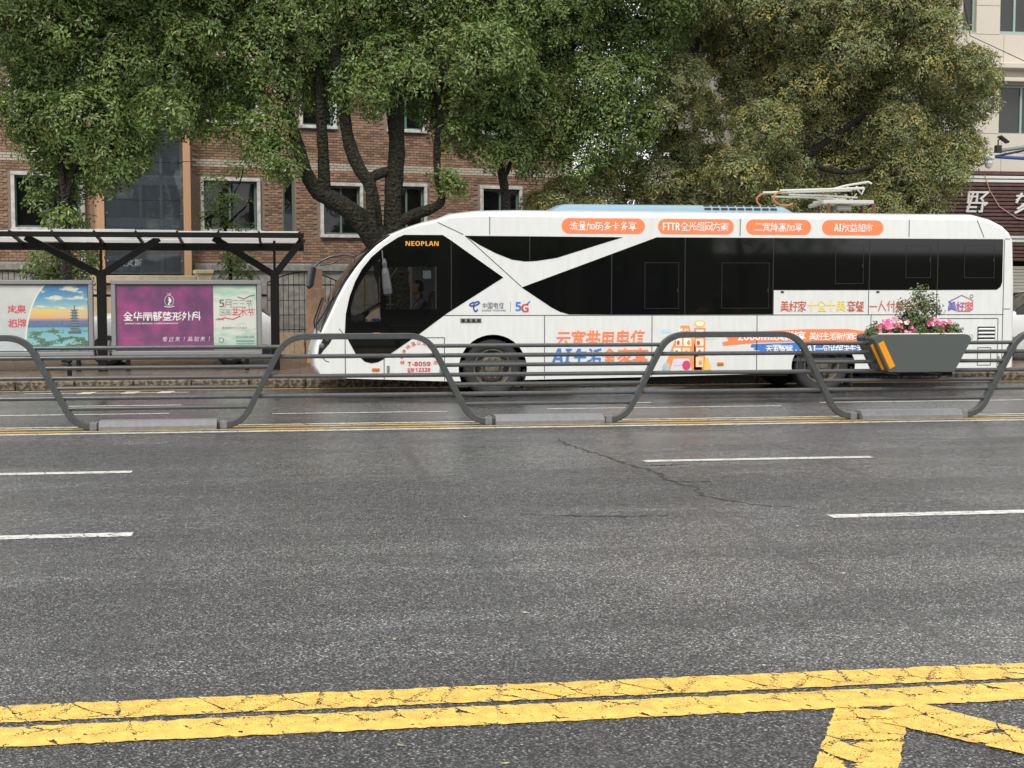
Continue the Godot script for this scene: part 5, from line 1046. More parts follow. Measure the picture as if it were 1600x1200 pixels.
	for sz in [[0.30, 0.335], [-0.30, -0.265]]:
		var m := MB.new(); var prof := PackedVector2Array([Vector2(-0.46, 0.0), Vector2(0.47, 0.0), Vector2(0.70, 0.42), Vector2(0.69, 0.47), Vector2(0.64, 0.5), Vector2(-0.61, 0.5), Vector2(-0.66, 0.47), Vector2(-0.67, 0.43)])
		var z1: float = sz[1]
		m.poly(prof, func(a, b, c): return Vector3(a, b, z1 + c), Vector3(0, 0, 1), 0.035)
		m.poly(prof, func(a, b, c): return Vector3(a, b, z1 - 0.035), Vector3(0, 0, -1))
		obj("side_panel", m, mat(L(0.075, 0.088, 0.087), 0.42), pl)
	var shell := MB.new()
	for e in [[-0.46, 0.0, 0.47, 0.0], [0.47, 0.0, 0.70, 0.42], [-0.46, 0.0, -0.67, 0.43]]:
		var a := Vector2(e[0], e[1]); var b := Vector2(e[2], e[3]); var o := Vector2((b - a).y, -(b - a).x).normalized() * 0.006 * (1.0 if e[0] > 0 or e[1] == e[3] else -1.0)
		shell.quad(Vector3(a.x - o.x, a.y - o.y, 0.30), Vector3(b.x - o.x, b.y - o.y, 0.30), Vector3(b.x - o.x, b.y - o.y, -0.265), Vector3(a.x - o.x, a.y - o.y, -0.265), Vector3(o.x, o.y, 0))
	obj("trough", shell, mat(L(0.06, 0.068, 0.068), 0.5), pl)
	for x in [[0.64, 0.47], [-0.61, 0.47]]:
		var rl := MB.new(); rl.tube([Vector3(x[0], 0.45, 0.29), Vector3(x[0], 0.45, -0.26)], 0.05, 10); obj("rolled_rim", rl, mat(L(0.09, 0.10, 0.10), 0.42), pl)
	var soil := MB.new(); soil.slab(Vector3(-0.60, 0.43, -0.264), Vector3(0.62, 0.465, 0.299)); obj("soil", soil, mat(L(0.03, 0.02, 0.014), 0.95), pl)
	var lining := MB.new(); lining.cbox(Vector3(0.01, 0.507, 0.285), Vector3(1.22, 0.02, 0.03), 0.006); obj("pale_liner", lining, mat(L(0.60, 0.60, 0.54), 0.6), pl)
	for z in [0.337, 0.20]:
		var st := MB.new(); var a := Vector2(-0.585, 0.40) if z > 0.3 else Vector2(-0.645, 0.37); var b := Vector2(-0.415, 0.06) if z > 0.3 else Vector2(-0.475, 0.03)
		var d := (b - a).normalized(); var s := Vector2(-d.y, d.x) * (0.042 if z > 0.3 else 0.03)
		st.poly(PackedVector2Array([a + s, b + s, b - s, a - s]), func(p, q, c): return Vector3(p, q, z + 0.006 + c), Vector3(0, 0, 1), 0.006)
		obj("reflector_strip", st, mat(L(0.78, 0.30, 0.01), 0.3), pl)
	for x in [-0.3, 0.3]:
		var hk := MB.new(); hk.cbox(Vector3(x, 0.46, 0.0), Vector3(0.05, 0.03, 0.5), 0.005); hk.cbox(Vector3(x, -0.02, 0.0), Vector3(0.05, 0.05, 0.5), 0.005); obj("hanger", hk, M.black, pl)
	var fl := thing("flower_bed", "pink and white flowers round a taller leafy bush in the planter", "plant", Vector3(8.26, 1.12, -18.2))
	var leafm := mat(L(0.11, 0.155, 0.06), 0.45); leafm.vertex_color_use_as_albedo = true; leafm.backlight_enabled = true; leafm.backlight = Color(0.3, 0.4, 0.12)
	var tiny := [sprig(14, 0.048, 0.012, 0.07, 6), sprig(13, 0.042, 0.012, 0.06, 7)]
	var rng := RandomNumberGenerator.new(); rng.seed = 110
	var tint := func(p: Vector3, d: Vector3, r: RandomNumberGenerator):
		var k := r.randf_range(0.6, 1.25); return Color(k * r.randf_range(0.8, 1.2), k, k * 0.9)
	var cl := []
	for i in 13: cl.append([8.26 - 0.54 + i * 0.092, 1.16 + rng.randf_range(-0.01, 0.03), -18.2 + rng.randf_range(-0.1, 0.16), 0.115, 1.0])
	cl += [[8.28, 1.28, -18.15, 0.17, 0.7], [8.34, 1.40, -18.15, 0.17, 0.3], [8.20, 1.40, -18.15, 0.15, 0.25], [8.44, 1.54, -18.15, 0.13, 0.34], [8.33, 1.62, -18.15, 0.12, 0.3], [8.10, 1.54, -18.15, 0.08, 0.4], [8.54, 1.5, -18.15, 0.08, 0.4], [8.38, 1.74, -18.15, 0.07, 0.4], [8.5, 1.64, -18.15, 0.06, 0.4]]
	crown(fl, cl, tiny, 3200.0, leafm, 111, tint)
	limbs(fl, [[[8.28, 1.1, -18.15, 0.012], [8.30, 1.4, -18.15, 0.008], [8.36, 1.72, -18.15, 0.004]], [[8.28, 1.15, -18.15, 0.009], [8.14, 1.5, -18.15, 0.004]], [[8.29, 1.2, -18.15, 0.009], [8.48, 1.55, -18.15, 0.004]]], M.bark)
	var petal := MB.new()
	for k in 5:
		var a := TAU * k / 5.0; var b := a + 0.62; var c := a - 0.62
		petal.tri(Vector3.ZERO, Vector3(cos(b) * 0.024, 0.010, sin(b) * 0.024), Vector3(cos(a) * 0.034, 0.013, sin(a) * 0.034), Vector3.UP)
		petal.tri(Vector3.ZERO, Vector3(cos(a) * 0.034, 0.013, sin(a) * 0.034), Vector3(cos(c) * 0.024, 0.010, sin(c) * 0.024), Vector3.UP)
	var pmesh := petal.mesh()
	var pm := [mat(L(0.78, 0.08, 0.30), 0.5), mat(L(0.84, 0.22, 0.42), 0.5), mat(L(0.85, 0.83, 0.74), 0.5), mat(L(0.85, 0.17, 0.22), 0.5)]
	for m in pm: m.backlight_enabled = true; m.backlight = Color(0.5, 0.35, 0.4)
	for i in 150:
		var left := rng.randf() < 0.5
		var x: float = rng.randf_range(-0.55, -0.05) if left else rng.randf_range(0.02, 0.56)
		var top := 0.10 + 0.11 * sin(PI * clampf((x + 0.6) / 0.62 if left else (x - 0.0) / 0.62, 0, 1)) + 0.03
		var hgt := rng.randf_range(0.02, top)
		var o := obj("blossom", pmesh, pm[[0, 0, 1, 1, 2, 3][rng.randi() % 6]], fl)
		o.position = Vector3(x, hgt, rng.randf_range(-0.02, 0.24))
		var nd := Vector3(rng.randf_range(-0.7, 0.7), rng.randf_range(0.1, 0.9), rng.randf_range(0.4, 1.0)).normalized()
		o.basis = Basis(Quaternion(Vector3.UP, nd)).scaled(Vector3.ONE * rng.randf_range(0.75, 1.25))

# ---------------------------------------------------------------- the bus
const BX := 6.15
func bp(x: float, y: float, w: float) -> Vector3: return Vector3(x - BX, y, 1.25 - w)
const SIDE := [[0.75, 0.335], [0.42, 0.37], [0.31, 0.42], [0.27, 0.52], [0.27, 0.70], [0.30, 0.92], [0.36, 1.05], [0.41, 1.15], [0.52, 1.37], [0.65, 1.64], [0.78, 1.88], [0.94, 2.11], [1.09, 2.29], [1.26, 2.45], [1.47, 2.615], [1.70, 2.72], [1.96, 2.79], [2.19, 2.83], [2.40, 2.90], [2.85, 2.93], [3.5, 2.93], [11.4, 2.93], [11.68, 2.87], [11.87, 2.78], [11.98, 2.68], [12.04, 2.58], [12.07, 1.9], [12.09, 1.0], [12.10, 0.42]]
const MID := [[0.75, 0.335], [0.36, 0.36], [0.24, 0.42], [0.19, 0.55], [0.18, 0.72], [0.22, 0.86], [0.30, 1.09], [0.33, 1.2], [0.41, 1.37], [0.52, 1.62], [0.65, 1.85], [0.80, 2.07], [0.97, 2.28], [1.16, 2.47], [1.42, 2.64], [1.74, 2.77], [2.0, 2.855], [2.23, 2.91], [2.42, 2.99], [2.86, 3.045], [3.5, 3.06], [11.42, 3.05], [11.71, 2.98], [11.93, 2.88], [12.08, 2.76], [12.15, 2.62], [12.19, 1.9], [12.21, 1.0], [12.20, 0.42]]
func flat(b: Node, called: String, pts: PackedVector2Array, lift: float, m: Material, thick := 0.003) -> MeshInstance3D:
	var mb := MB.new(); mb.poly(pts, func(x, y, l): return bp(x, y, -lift - l), Vector3(0, 0, 1), thick)
	return obj(called, mb, m, b)
func seam(b: Node, pts: Array):
	var mb := MB.new()
	for i in pts.size() - 1:
		var a := Vector2(pts[i][0], pts[i][1]); var c := Vector2(pts[i + 1][0], pts[i + 1][1]); var mid := (a + c) / 2; var d := c - a
		mb.box(bp(mid.x, mid.y, 0.0), Vector3(d.length(), 0.013, 0.006), Basis(Vector3(0, 0, 1), d.angle()))
	obj("panel_gap", mb, M.seam, b)
func wheel(b: Node, x: float, w: float, out: float, called := "wheel"):
	var n := Node3D.new(); n.name = called; b.add_child(n, true); n.position = bp(x, 0.478, w)
	var xf := Transform3D(Basis(Vector3.RIGHT, PI / 2 * out), Vector3.ZERO)
	var t := MB.new(); t.lathe([Vector2(0.30, -0.24), Vector2(0.43, -0.26), Vector2(0.468, -0.22), Vector2(0.478, -0.14), Vector2(0.478, 0.02), Vector2(0.468, 0.05), Vector2(0.44, 0.075), Vector2(0.40, 0.082), Vector2(0.36, 0.075), Vector2(0.315, 0.055), Vector2(0.30, 0.04)], xf, 40); obj("tyre", t, M.rubber, n)
	var r := MB.new(); r.lathe([Vector2(0.31, 0.045), Vector2(0.305, 0.058), Vector2(0.292, 0.055), Vector2(0.28, 0.02), Vector2(0.265, -0.06), Vector2(0.25, -0.075), Vector2(0.20, -0.02), Vector2(0.17, 0.0), Vector2(0.14, 0.0), Vector2(0.13, 0.015)], xf, 40); obj("rim", r, M.rim, n)
	var h := MB.new(); h.lathe([Vector2(0.13, 0.0), Vector2(0.12, 0.05), Vector2(0.09, 0.075), Vector2(0.06, 0.08), Vector2(0.055, 0.10), Vector2(0.0, 0.105)], xf, 24); obj("hub", h, M.hub, n)
	for k in 10:
		var a := TAU * k / 10.0
		var bo := MB.new(); bo.lathe([Vector2(0.020, -0.005), Vector2(0.018, 0.035), Vector2(0.0, 0.038)], xf * Transform3D(Basis.IDENTITY, Vector3(cos(a) * 0.165, 0.0, sin(a) * 0.165)), 6); obj("wheel_nut", bo, M.hub, n)
		var ho := MB.new(); ho.lathe([Vector2(0.0, 0.0), Vector2(0.026, 0.0), Vector2(0.03, -0.02)], xf * Transform3D(Basis.IDENTITY, Vector3(cos(a + 0.3) * 0.232, -0.046, sin(a + 0.3) * 0.232)), 12); obj("hand_hole", ho, M.black, n)
func bus():
	M.rim = tri_mat(Color(1, 1, 1), ramp_img(noise_img(256, 0.05, FastNoiseLite.TYPE_SIMPLEX, 120, 4), Color(0.05, 0.042, 0.03), Color(0.21, 0.19, 0.145), 1.8), 2.0, 0.6)
	M.hub = tri_mat(Color(1, 1, 1), ramp_img(noise_img(256, 0.08, FastNoiseLite.TYPE_SIMPLEX, 121, 4), Color(0.04, 0.028, 0.018), Color(0.19, 0.165, 0.125), 1.8), 2.5, 0.7)
	# road film on the paint: faint grey-brown runs and patches
	var bodyimg := ramp_img(noise_img(512, 0.015, FastNoiseLite.TYPE_SIMPLEX, 122, 6), Color(0.672, 0.688, 0.68), Color(0.705, 0.73, 0.725), 1.5)
	M.body = tri_mat(Color(1, 1, 1), bodyimg, 0.35, 0.24); M.body.uv1_scale = Vector3(0.9, 0.16, 0.9); M.body.clearcoat_enabled = true; M.body.clearcoat = 0.5; M.body.clearcoat_roughness = 0.08
	var b := thing("trolleybus", "white trolleybus with swept black window graphic and orange adverts", "bus", Vector3(BX, 0, -23.9))
	# skin: rounded sheet over roof, nose and tail
	var ws := [0.0, 0.03, 0.08, 0.15, 0.24, 0.34, 0.45, 1.25, 2.05, 2.16, 2.26, 2.35, 2.42, 2.47, 2.5]
	var rows := []
	for w in ws:
		var e: float = minf(w, 2.5 - w); var t := sqrt(maxf(0.0, 1.0 - pow(1.0 - minf(e, 0.45) / 0.45, 2.0)))
		var row := PackedVector3Array()
		for i in SIDE.size():
			var x := lerpf(SIDE[i][0], MID[i][0], t); var y := lerpf(SIDE[i][1], MID[i][1], t)
			if i <= 14 and e > 0.45: x -= 0.04
			row.append(bp(x, y, w))
		rows.append(row)
	var centre := bp(6.0, 1.4, 1.25)
	var glass_at := func(i, k): return k >= 6 and k < 14 and i >= 1 and i < ws.size() - 2
	var sk := MB.new(); sk.grid(rows, func(i, k): return not glass_at.call(i, k), centre); obj("body_skin", sk, M.body, b)
	var wg := MB.new(); wg.grid(rows, glass_at, centre)
	var wm := mat(Color(0.02, 0.024, 0.024, 0.80), 0.03); wm.transparency = BaseMaterial3D.TRANSPARENCY_ALPHA
	obj("windscreen", wg, wm, b)
	# sides with wheel arches and cab openings
	var quarter := XY([0.81, 1.24, 0.81, 1.48, 0.89, 1.73, 1.02, 1.96, 1.19, 2.18, 1.28, 2.24, 1.28, 1.24])
	var slide := rect2(1.37, 1.44, 2.16, 2.12)
	var door := XY([0.80, 0.5, 0.80, 1.5, 1.02, 1.96, 1.3, 2.25, 1.95, 2.25, 1.95, 0.5])
	var outline := PackedVector2Array()
	for s in SIDE: outline.append(Vector2(s[0], s[1]))
	for s in [[11.87, 0.40], [9.3, 0.355], [7.75, 0.35], [5.55, 0.31], [3.7, 0.285], [2.4, 0.27]]: outline.append(Vector2(s[0], s[1]))
	var archf := disc(3.1, 0.47, 0.56, 0.555, 40); var archr := disc(8.72, 0.47, 0.56, 0.45, 40)
	for side in 2:
		var mb := MB.new()
		var holes := [archf, archr] + ([quarter, slide] if side == 0 else [door])
		for p in with_holes(outline, holes, [1.05, 1.75]):
			mb.poly(p, func(x, y, l): return bp(x, y, 0.0 if side == 0 else 2.5), Vector3(0, 0, 1 if side == 0 else -1))
		obj("side_wall", mb, M.body, b)
	# black graphic round the cab with its two openings
	var front := XY([0.71, 1.05, 0.73, 1.37, 0.79, 1.64, 0.88, 1.88, 0.99, 2.08, 1.14, 2.27, 1.34, 2.44, 1.57, 2.59, 1.67, 2.63, 2.29, 2.63, 2.42, 2.545, 2.42, 1.415, 2.32, 1.35, 1.9, 1.04, 1.4, 0.70, 1.33, 0.64, 1.23, 0.59, 1.13, 0.575, 1.03, 0.60, 0.94, 0.68, 0.88, 0.73])
	var fm := MB.new()
	for p in with_holes(front, [quarter, slide], [1.05, 1.75]): fm.poly(p, func(x, y, l): return bp(x, y, -0.005 - l), Vector3(0, 0, 1), 0.005)
	obj("cab_side_glazing", fm, M.glass_black, b)
	flat(b, "window_pane", XY([2.428, 2.54, 3.27, 1.95, 2.428, 1.42]), 0.005, M.glass_black)
	flat(b, "window_pane", XY([2.65, 2.62, 2.89, 2.47, 3.15, 2.34, 3.41, 2.24, 3.62, 2.21, 3.70, 2.212, 3.70, 2.617]), 0.005, M.glass_black)
	flat(b, "window_pane", XY([3.706, 2.617, 3.706, 2.212, 3.83, 2.22, 4.15, 2.27, 4.89, 2.5, 5.25, 2.61]), 0.005, M.glass_black)
	flat(b, "window_pane", XY([3.57, 1.79, 5.06, 2.335, 5.06, 1.345, 4.36, 1.35, 4.21, 1.39, 4.07, 1.46]), 0.005, M.glass_black)
	flat(b, "window_pane", XY([5.068, 2.338, 5.82, 2.612, 6.30, 2.612, 6.30, 1.342, 5.068, 1.345]), 0.005, M.glass_black)
	flat(b, "window_pane", rect2(6.308, 1.342, 7.815, 2.612), 0.005, M.glass_black)
	flat(b, "window_pane", rect2(7.823, 1.745, 9.50, 2.612), 0.005, M.glass_black)
	flat(b, "window_pane", rect2(9.508, 1.745, 10.72, 2.612), 0.005, M.glass_black)
	flat(b, "window_pane", XY([10.728, 1.745, 11.80, 1.75, 11.87, 1.80, 11.90, 1.88, 11.90, 2.612, 10.728, 2.612]), 0.005, M.glass_black)
	# opening lights: thin frames and catches on the glass
	var trim := mat(L(0.013, 0.013, 0.014), 0.4)
	for s in [[2.424, 1.418, 2.543], [3.703, 2.212, 2.617], [5.064, 1.345, 2.336], [6.304, 1.342, 2.612], [7.819, 1.342, 2.612], [9.504, 1.745, 2.612], [10.724, 1.745, 2.612]]:
		var m := MB.new(); m.slab(bp(s[0] - 0.008, s[1], -0.002), bp(s[0] + 0.008, s[2], -0.0065)); obj("pane_joint", m, trim, b)
	for q in [[5.62, 1.44, 6.20, 2.2], [6.93, 1.44, 7.75, 2.2], [8.9, 1.85, 9.4, 2.5], [10.15, 1.95, 10.6, 2.5], [11.2, 1.95, 11.75, 2.5]]:
		var m := MB.new(); var t := 0.008
		for s in [[q[0], q[1], q[2], q[1] + t], [q[0], q[3] - t, q[2], q[3]], [q[0], q[1] + t, q[0] + t, q[3] - t], [q[2] - t, q[1] + t, q[2], q[3] - t]]: m.slab(bp(s[0], s[1], -0.009), bp(s[2], s[3], -0.005))
		m.cbox(bp(q[2] - 0.02, q[1] + 0.3, -0.012), Vector3(0.018, 0.06, 0.012), 0.004)
		obj("opening_light_frame", m, trim, b)
	var q1 := MB.new(); q1.poly(quarter, func(x, y, l): return bp(x, y, 0.012), Vector3(0, 0, 1)); obj("quarter_light", q1, M.clear, b)
	for s in [[1.37, 1.76], [1.79, 2.16]]:
		var m := MB.new(); m.poly(rect2(s[0], 1.44, s[1], 2.12), func(x, y, l): return bp(x, y, 0.012 if s[0] < 1.5 else 0.02), Vector3(0, 0, 1)); obj("sliding_pane", m, M.clear, b)
	var st := MB.new(); st.slab(bp(1.76, 1.44, 0.0), bp(1.79, 2.12, 0.025)); st.slab(bp(2.16, 1.44, -0.001), bp(2.185, 2.12, -0.008)); obj("sliding_frame", st, M.black, b)
	var dg := MB.new(); dg.poly(door, func(x, y, l): return bp(x, y, 2.49), Vector3(0, 0, -1)); obj("door_glass", dg, M.clear, b)
	# panel gaps
	for s in [[[2.27, 1.338], [11.94, 1.325]], [[0.715, 0.34], [0.715, 1.04]], [[1.335, 0.32], [1.335, 0.64]], [[2.31, 0.28], [2.31, 0.98], [1.84, 0.98]], [[2.65, 2.62], [3.57, 1.80]], [[7.828, 1.738], [7.828, 1.338]], [[9.5, 1.738], [9.5, 1.338]], [[10.72, 1.738], [10.72, 1.338]], [[11.925, 0.42], [11.925, 2.60]], [[11.93, 2.615], [12.03, 2.615]], [[11.93, 1.42], [12.06, 1.42]], [[8.27, 0.64], [8.25, 0.36]], [[10.75, 1.26], [11.84, 1.26], [11.84, 0.42]], [[11.48, 0.76], [11.48, 0.46], [11.72, 0.46], [11.72, 0.76], [11.48, 0.76]], [[2.20, 2.835], [2.62, 2.64]], [[3.05, 2.93], [3.05, 2.64]], [[11.42, 2.93], [11.55, 2.64]], [[0.62, 1.13], [0.71, 1.03]], [[3.95, 0.30], [3.95, 1.33]], [[5.75, 0.32], [5.75, 1.33]], [[7.55, 0.35], [7.55, 1.33]], [[9.55, 0.37], [9.55, 1.33]], [[10.72, 0.39], [10.72, 1.33]], [[7.24, 2.64], [7.24, 2.93]], [[10.2, 2.64], [10.2, 2.93]]]: seam(b, s)
	# lamps, badges, small fittings
	for q in [[1.22, 1.04, 0.12, 0.05], [1.20, 0.475, 0.12, 0.045], [6.92, 0.52, 0.11, 0.05]]:
		var m := MB.new(); m.cbox(bp(q[0], q[1], -0.012), Vector3(q[2], q[3], 0.02), 0.006); obj("marker_lamp", m, M.amber, b)
	for x in [1.40, 2.25, 11.86]:
		var m := MB.new(); m.cbox(bp(x, 0.47 if x < 11 else 0.55, -0.006), Vector3(0.045, 0.13, 0.012), 0.005); m.cbox(bp(x, 0.47 if x < 11 else 0.55, -0.014), Vector3(0.02, 0.06, 0.01), 0.003); obj("latch", m, mat(L(0.30, 0.31, 0.31), 0.35, 0.6), b)
	var vent := MB.new(); vent.cbox(bp(2.74, 1.255, -0.006), Vector3(0.34, 0.068, 0.012), 0.003); obj("vent_plate", vent, mat(L(0.10, 0.10, 0.09), 0.5), b)
	for k in 7:
		var m := MB.new(); m.cbox(bp(2.615 + k * 0.042, 1.255, -0.015), Vector3(0.03, 0.04, 0.008), 0.002); obj("vent_slot", m, mat(L(0.22, 0.21, 0.17), 0.5) if k % 2 else M.black, b)
	var lv := MB.new(); lv.slab(bp(11.47, 0.84, -0.002), bp(11.79, 1.12, -0.006)); obj("louvre_recess", lv, M.black, b)
	for k in 4:
		var m := MB.new(); m.cbox(bp(11.63, 0.885 + k * 0.064, -0.016), Vector3(0.30, 0.036, 0.02), 0.008, Basis(Vector3.RIGHT, 0.35)); obj("louvre_blade", m, M.white, b)
	for x in [7.98, 9.66]:
		var m := MB.new(); m.cbox(bp(x, 1.715, -0.01), Vector3(0.055, 0.028, 0.014), 0.005); obj("flap_catch", m, M.black, b)
	# headlamp cluster: black bowl, two lenses, indicator by the far corner
	flat(b, "headlamp_bezel", XY([0.285, 0.73, 0.30, 0.83, 0.36, 0.96, 0.45, 1.02, 0.54, 1.03, 0.47, 0.90, 0.38, 0.80, 0.33, 0.73]), 0.006, M.black)
	for q in [[0.345, 0.86, 0.045], [0.43, 0.965, 0.04]]:
		var m := MB.new(); m.lathe([Vector2(0.0, 0.022), Vector2(q[2] * 0.7, 0.018), Vector2(q[2], 0.0)], Transform3D(Basis(Vector3.RIGHT, PI / 2), bp(q[0], q[1], -0.006)), 16); obj("headlamp", m, mat(L(0.22, 0.23, 0.24), 0.1, 0.6), b)
	seam(b, [[0.33, 0.70], [0.40, 0.62], [0.46, 0.60]])
	var fi := MB.new(); fi.cbox(bp(0.155, 0.55, 2.3), Vector3(0.06, 0.2, 0.08), 0.015); obj("front_indicator", fi, M.amber, b)
	for s in [[[0.33, 0.98, 0.5], [0.30, 1.2, 0.7], [0.42, 1.62, 1.05]], [[0.33, 0.98, 2.0], [0.28, 1.2, 1.8], [0.40, 1.62, 1.5]]]:
		var m := MB.new(); m.tube([bp(s[0][0] - 0.05, s[0][1], s[0][2]), bp(s[1][0] - 0.04, s[1][1], s[1][2]), bp(s[2][0] - 0.02, s[2][1], s[2][2])], 0.012, 6); obj("wiper", m, M.black, b)
	# mirrors: long stalk in front on the kerb side, pod by the cab window
	var mr := Node3D.new(); mr.name = "mirror"; b.add_child(mr, true)
	var mt := MB.new(); mt.tube([bp(0.98, 2.33, 2.15), bp(0.80, 2.37, 2.45), bp(0.55, 2.33, 2.5), bp(0.36, 2.24, 2.45), bp(0.24, 2.12, 2.4)], 0.022, 8); mt.tube([bp(0.92, 2.24, 2.15), bp(0.76, 2.30, 2.42), bp(0.55, 2.20, 2.45), bp(0.36, 2.18, 2.42)], 0.014, 8); obj("stalk", mt, mat(L(0.06, 0.06, 0.065), 0.25), mr)
	var mh := MB.new(); mh.cbox(bp(0.20, 1.98, 2.38), Vector3(0.13, 0.44, 0.20), 0.05, Basis(Vector3(0, 0, 1), -0.18)); obj("housing", mh, mat(L(0.05, 0.052, 0.058), 0.2), mr)
	var mg := MB.new(); mg.cbox(bp(0.272, 1.98, 2.38), Vector3(0.01, 0.34, 0.16), 0.004, Basis(Vector3(0, 0, 1), -0.18)); obj("mirror_glass", mg, mat(L(0.6, 0.6, 0.6), 0.05, 1.0), mr)
	var mp := Node3D.new(); mp.name = "mirror"; b.add_child(mp, true)
	var ms := MB.new(); ms.tube([bp(1.315, 2.38, 0.0), bp(1.32, 2.25, -0.05), bp(1.33, 2.2, -0.09)], 0.014, 8); ms.tube([bp(1.36, 1.66, 0.0), bp(1.36, 1.68, -0.08)], 0.012, 8); obj("stalk", ms, M.black, mp)
	var mo := MB.new(); mo.lathe([Vector2(0.0, 0.60), Vector2(0.03, 0.585), Vector2(0.045, 0.52), Vector2(0.04, 0.44), Vector2(0.055, 0.42), Vector2(0.07, 0.36), Vector2(0.085, 0.12), Vector2(0.08, 0.03), Vector2(0.05, 0.0), Vector2(0.0, -0.005)], Transform3D(Basis(Vector3(0, 0, 1), 0.12).scaled(Vector3(0.9, 1, 0.8)), bp(1.40, 1.66, -0.12)), 16); obj("housing", mo, mat(L(0.07, 0.07, 0.08), 0.22), mp)
	# wheels, arches, underside
	for side in 2:
		wheel(b, 3.1, 0.13 if side == 0 else 2.37, 1.0 if side == 0 else -1.0)
		wheel(b, 8.72, 0.13 if side == 0 else 2.37, 1.0 if side == 0 else -1.0)
	for q in [[3.1, 0.555], [8.72, 0.45]]:
		var m := MB.new(); var p := []
		for w in [0.004, 0.55]:
			var row := PackedVector3Array()
			for k in 21: row.append(bp(q[0] + 0.565 * cos(PI * k / 20.0), 0.47 + (q[1] + 0.005) * sin(PI * k / 20.0), w))
			p.append(row)
		m.grid(p, func(i, k): return true, bp(q[0], 5, 0.3))
		m.slab(bp(q[0] - 0.57, 0.30, 0.55), bp(q[0] + 0.57, 1.05, 0.57)); obj("wheel_arch", m, M.chassis, b)
		var fl := MB.new(); fl.slab(bp(q[0] + 0.52, 0.12, 0.06), bp(q[0] + 0.54, 0.45, 0.42)); obj("mud_flap", fl, M.rubber, b)
	var ch := MB.new()
	for q in [[0.72, 2.5, 0.30], [3.72, 8.1, 0.31], [9.32, 12.0, 0.42]]: ch.slab(bp(q[0], q[2] + 0.02, 0.03), bp(q[1], q[2] - 0.0, 2.47))
	ch.slab(bp(0.6, 0.33, 0.6), bp(12.0, 0.45, 1.9)); ch.slab(bp(4.0, 0.20, 0.25), bp(7.6, 0.30, 2.2)); ch.slab(bp(9.5, 0.26, 0.35), bp(11.2, 0.40, 2.1))
	for x in [3.1, 8.72]: ch.tube([bp(x, 0.47, 0.2), bp(x, 0.47, 2.3)], 0.09, 10)
	obj("underframe", ch, M.chassis, b)
	# cab fittings
	var fl := MB.new(); fl.slab(bp(0.5, 0.62, 0.05), bp(2.45, 0.66, 2.45)); fl.slab(bp(2.45, 0.5, 0.03), bp(2.48, 2.8, 1.3)); fl.slab(bp(2.45, 0.55, 0.05), bp(11.9, 0.6, 2.45)); obj("cab_floor", fl, M.cabin, b)
	var da := MB.new(); da.cbox(bp(0.74, 1.08, 0.95), Vector3(0.42, 0.5, 1.5), 0.06); da.cbox(bp(0.98, 1.28, 0.55), Vector3(0.16, 0.14, 0.5), 0.04); obj("dashboard", da, M.cabin, b)
	var sw := MB.new(); var ring := []
	var sb := Basis(Vector3(0, 0, 1), 0.55)
	for k in 25: ring.append(bp(1.12, 1.42, 0.55) + sb * Vector3(0.22 * cos(TAU * k / 24.0) * 0.0, 0.0, 0.0) + sb * (Vector3(cos(TAU * k / 24.0), 0, sin(TAU * k / 24.0)) * 0.22))
	sw.tube(ring, 0.016, 8, false); sw.tube([bp(1.12, 1.42, 0.55), bp(0.98, 1.18, 0.55)], 0.03, 8)
	for k in 3: sw.tube([bp(1.12, 1.42, 0.55), bp(1.12, 1.42, 0.55) + sb * (Vector3(cos(TAU * k / 3.0), 0, sin(TAU * k / 3.0)) * 0.22)], 0.011, 6)
	obj("steering_wheel", sw, M.black, b)
	var se := MB.new(); se.cbox(bp(1.92, 1.08, 0.55), Vector3(0.5, 0.12, 0.48), 0.05); se.cbox(bp(2.16, 1.42, 0.55), Vector3(0.12, 0.62, 0.46), 0.05, Basis(Vector3(0, 0, 1), -0.12)); se.cbox(bp(1.95, 0.84, 0.55), Vector3(0.3, 0.36, 0.3), 0.03); obj("driver_seat", se, mat(L(0.03, 0.03, 0.034), 0.85), b)
	var yp := MB.new(); yp.tube([bp(1.10, 0.7, 1.75), bp(1.10, 2.4, 1.75)], 0.018, 8); obj("grab_pole", yp, mat(L(0.60, 0.42, 0.06), 0.4), b)
	for x in [1.34, 1.52]:
		var m := MB.new(); m.tube([bp(x, 0.7, 1.15), bp(x, 1.95, 1.15), bp(x + 0.12, 2.12, 1.15)], 0.014, 8); obj("grab_pole", m, M.steel, b)
	var cb := MB.new(); cb.cbox(bp(1.30, 1.50, 1.0), Vector3(0.5, 0.025, 0.03), 0.005); obj("cab_rail", cb, M.steel, b)
	var pc := MB.new(); pc.poly(XY([1.05, 1.30, 1.18, 1.41, 1.275, 1.46, 1.30, 1.26, 1.15, 1.28, 1.12, 1.24]), func(x, y, l): return bp(x, y, 0.24), Vector3(0, 0, 1)); obj("paper_sheet", pc, mat(L(0.62, 0.46, 0.34), 0.7), b)
	var bc := MB.new(); bc.cbox(bp(1.22, 1.265, 0.22), Vector3(0.12, 0.05, 0.06), 0.01); obj("cloth", bc, mat(L(0.03, 0.07, 0.35), 0.8), b)
	var ct := MB.new(); ct.slab(bp(1.97, 1.93, 0.03), bp(2.10, 2.06, 0.032)); obj("window_sticker", ct, mat(L(0.25, 0.30, 0.32), 0.6), b)
	# roof: air conditioner
	var ac := Node3D.new(); ac.name = "roof_unit"; b.add_child(ac, true)
	var rowsA := []
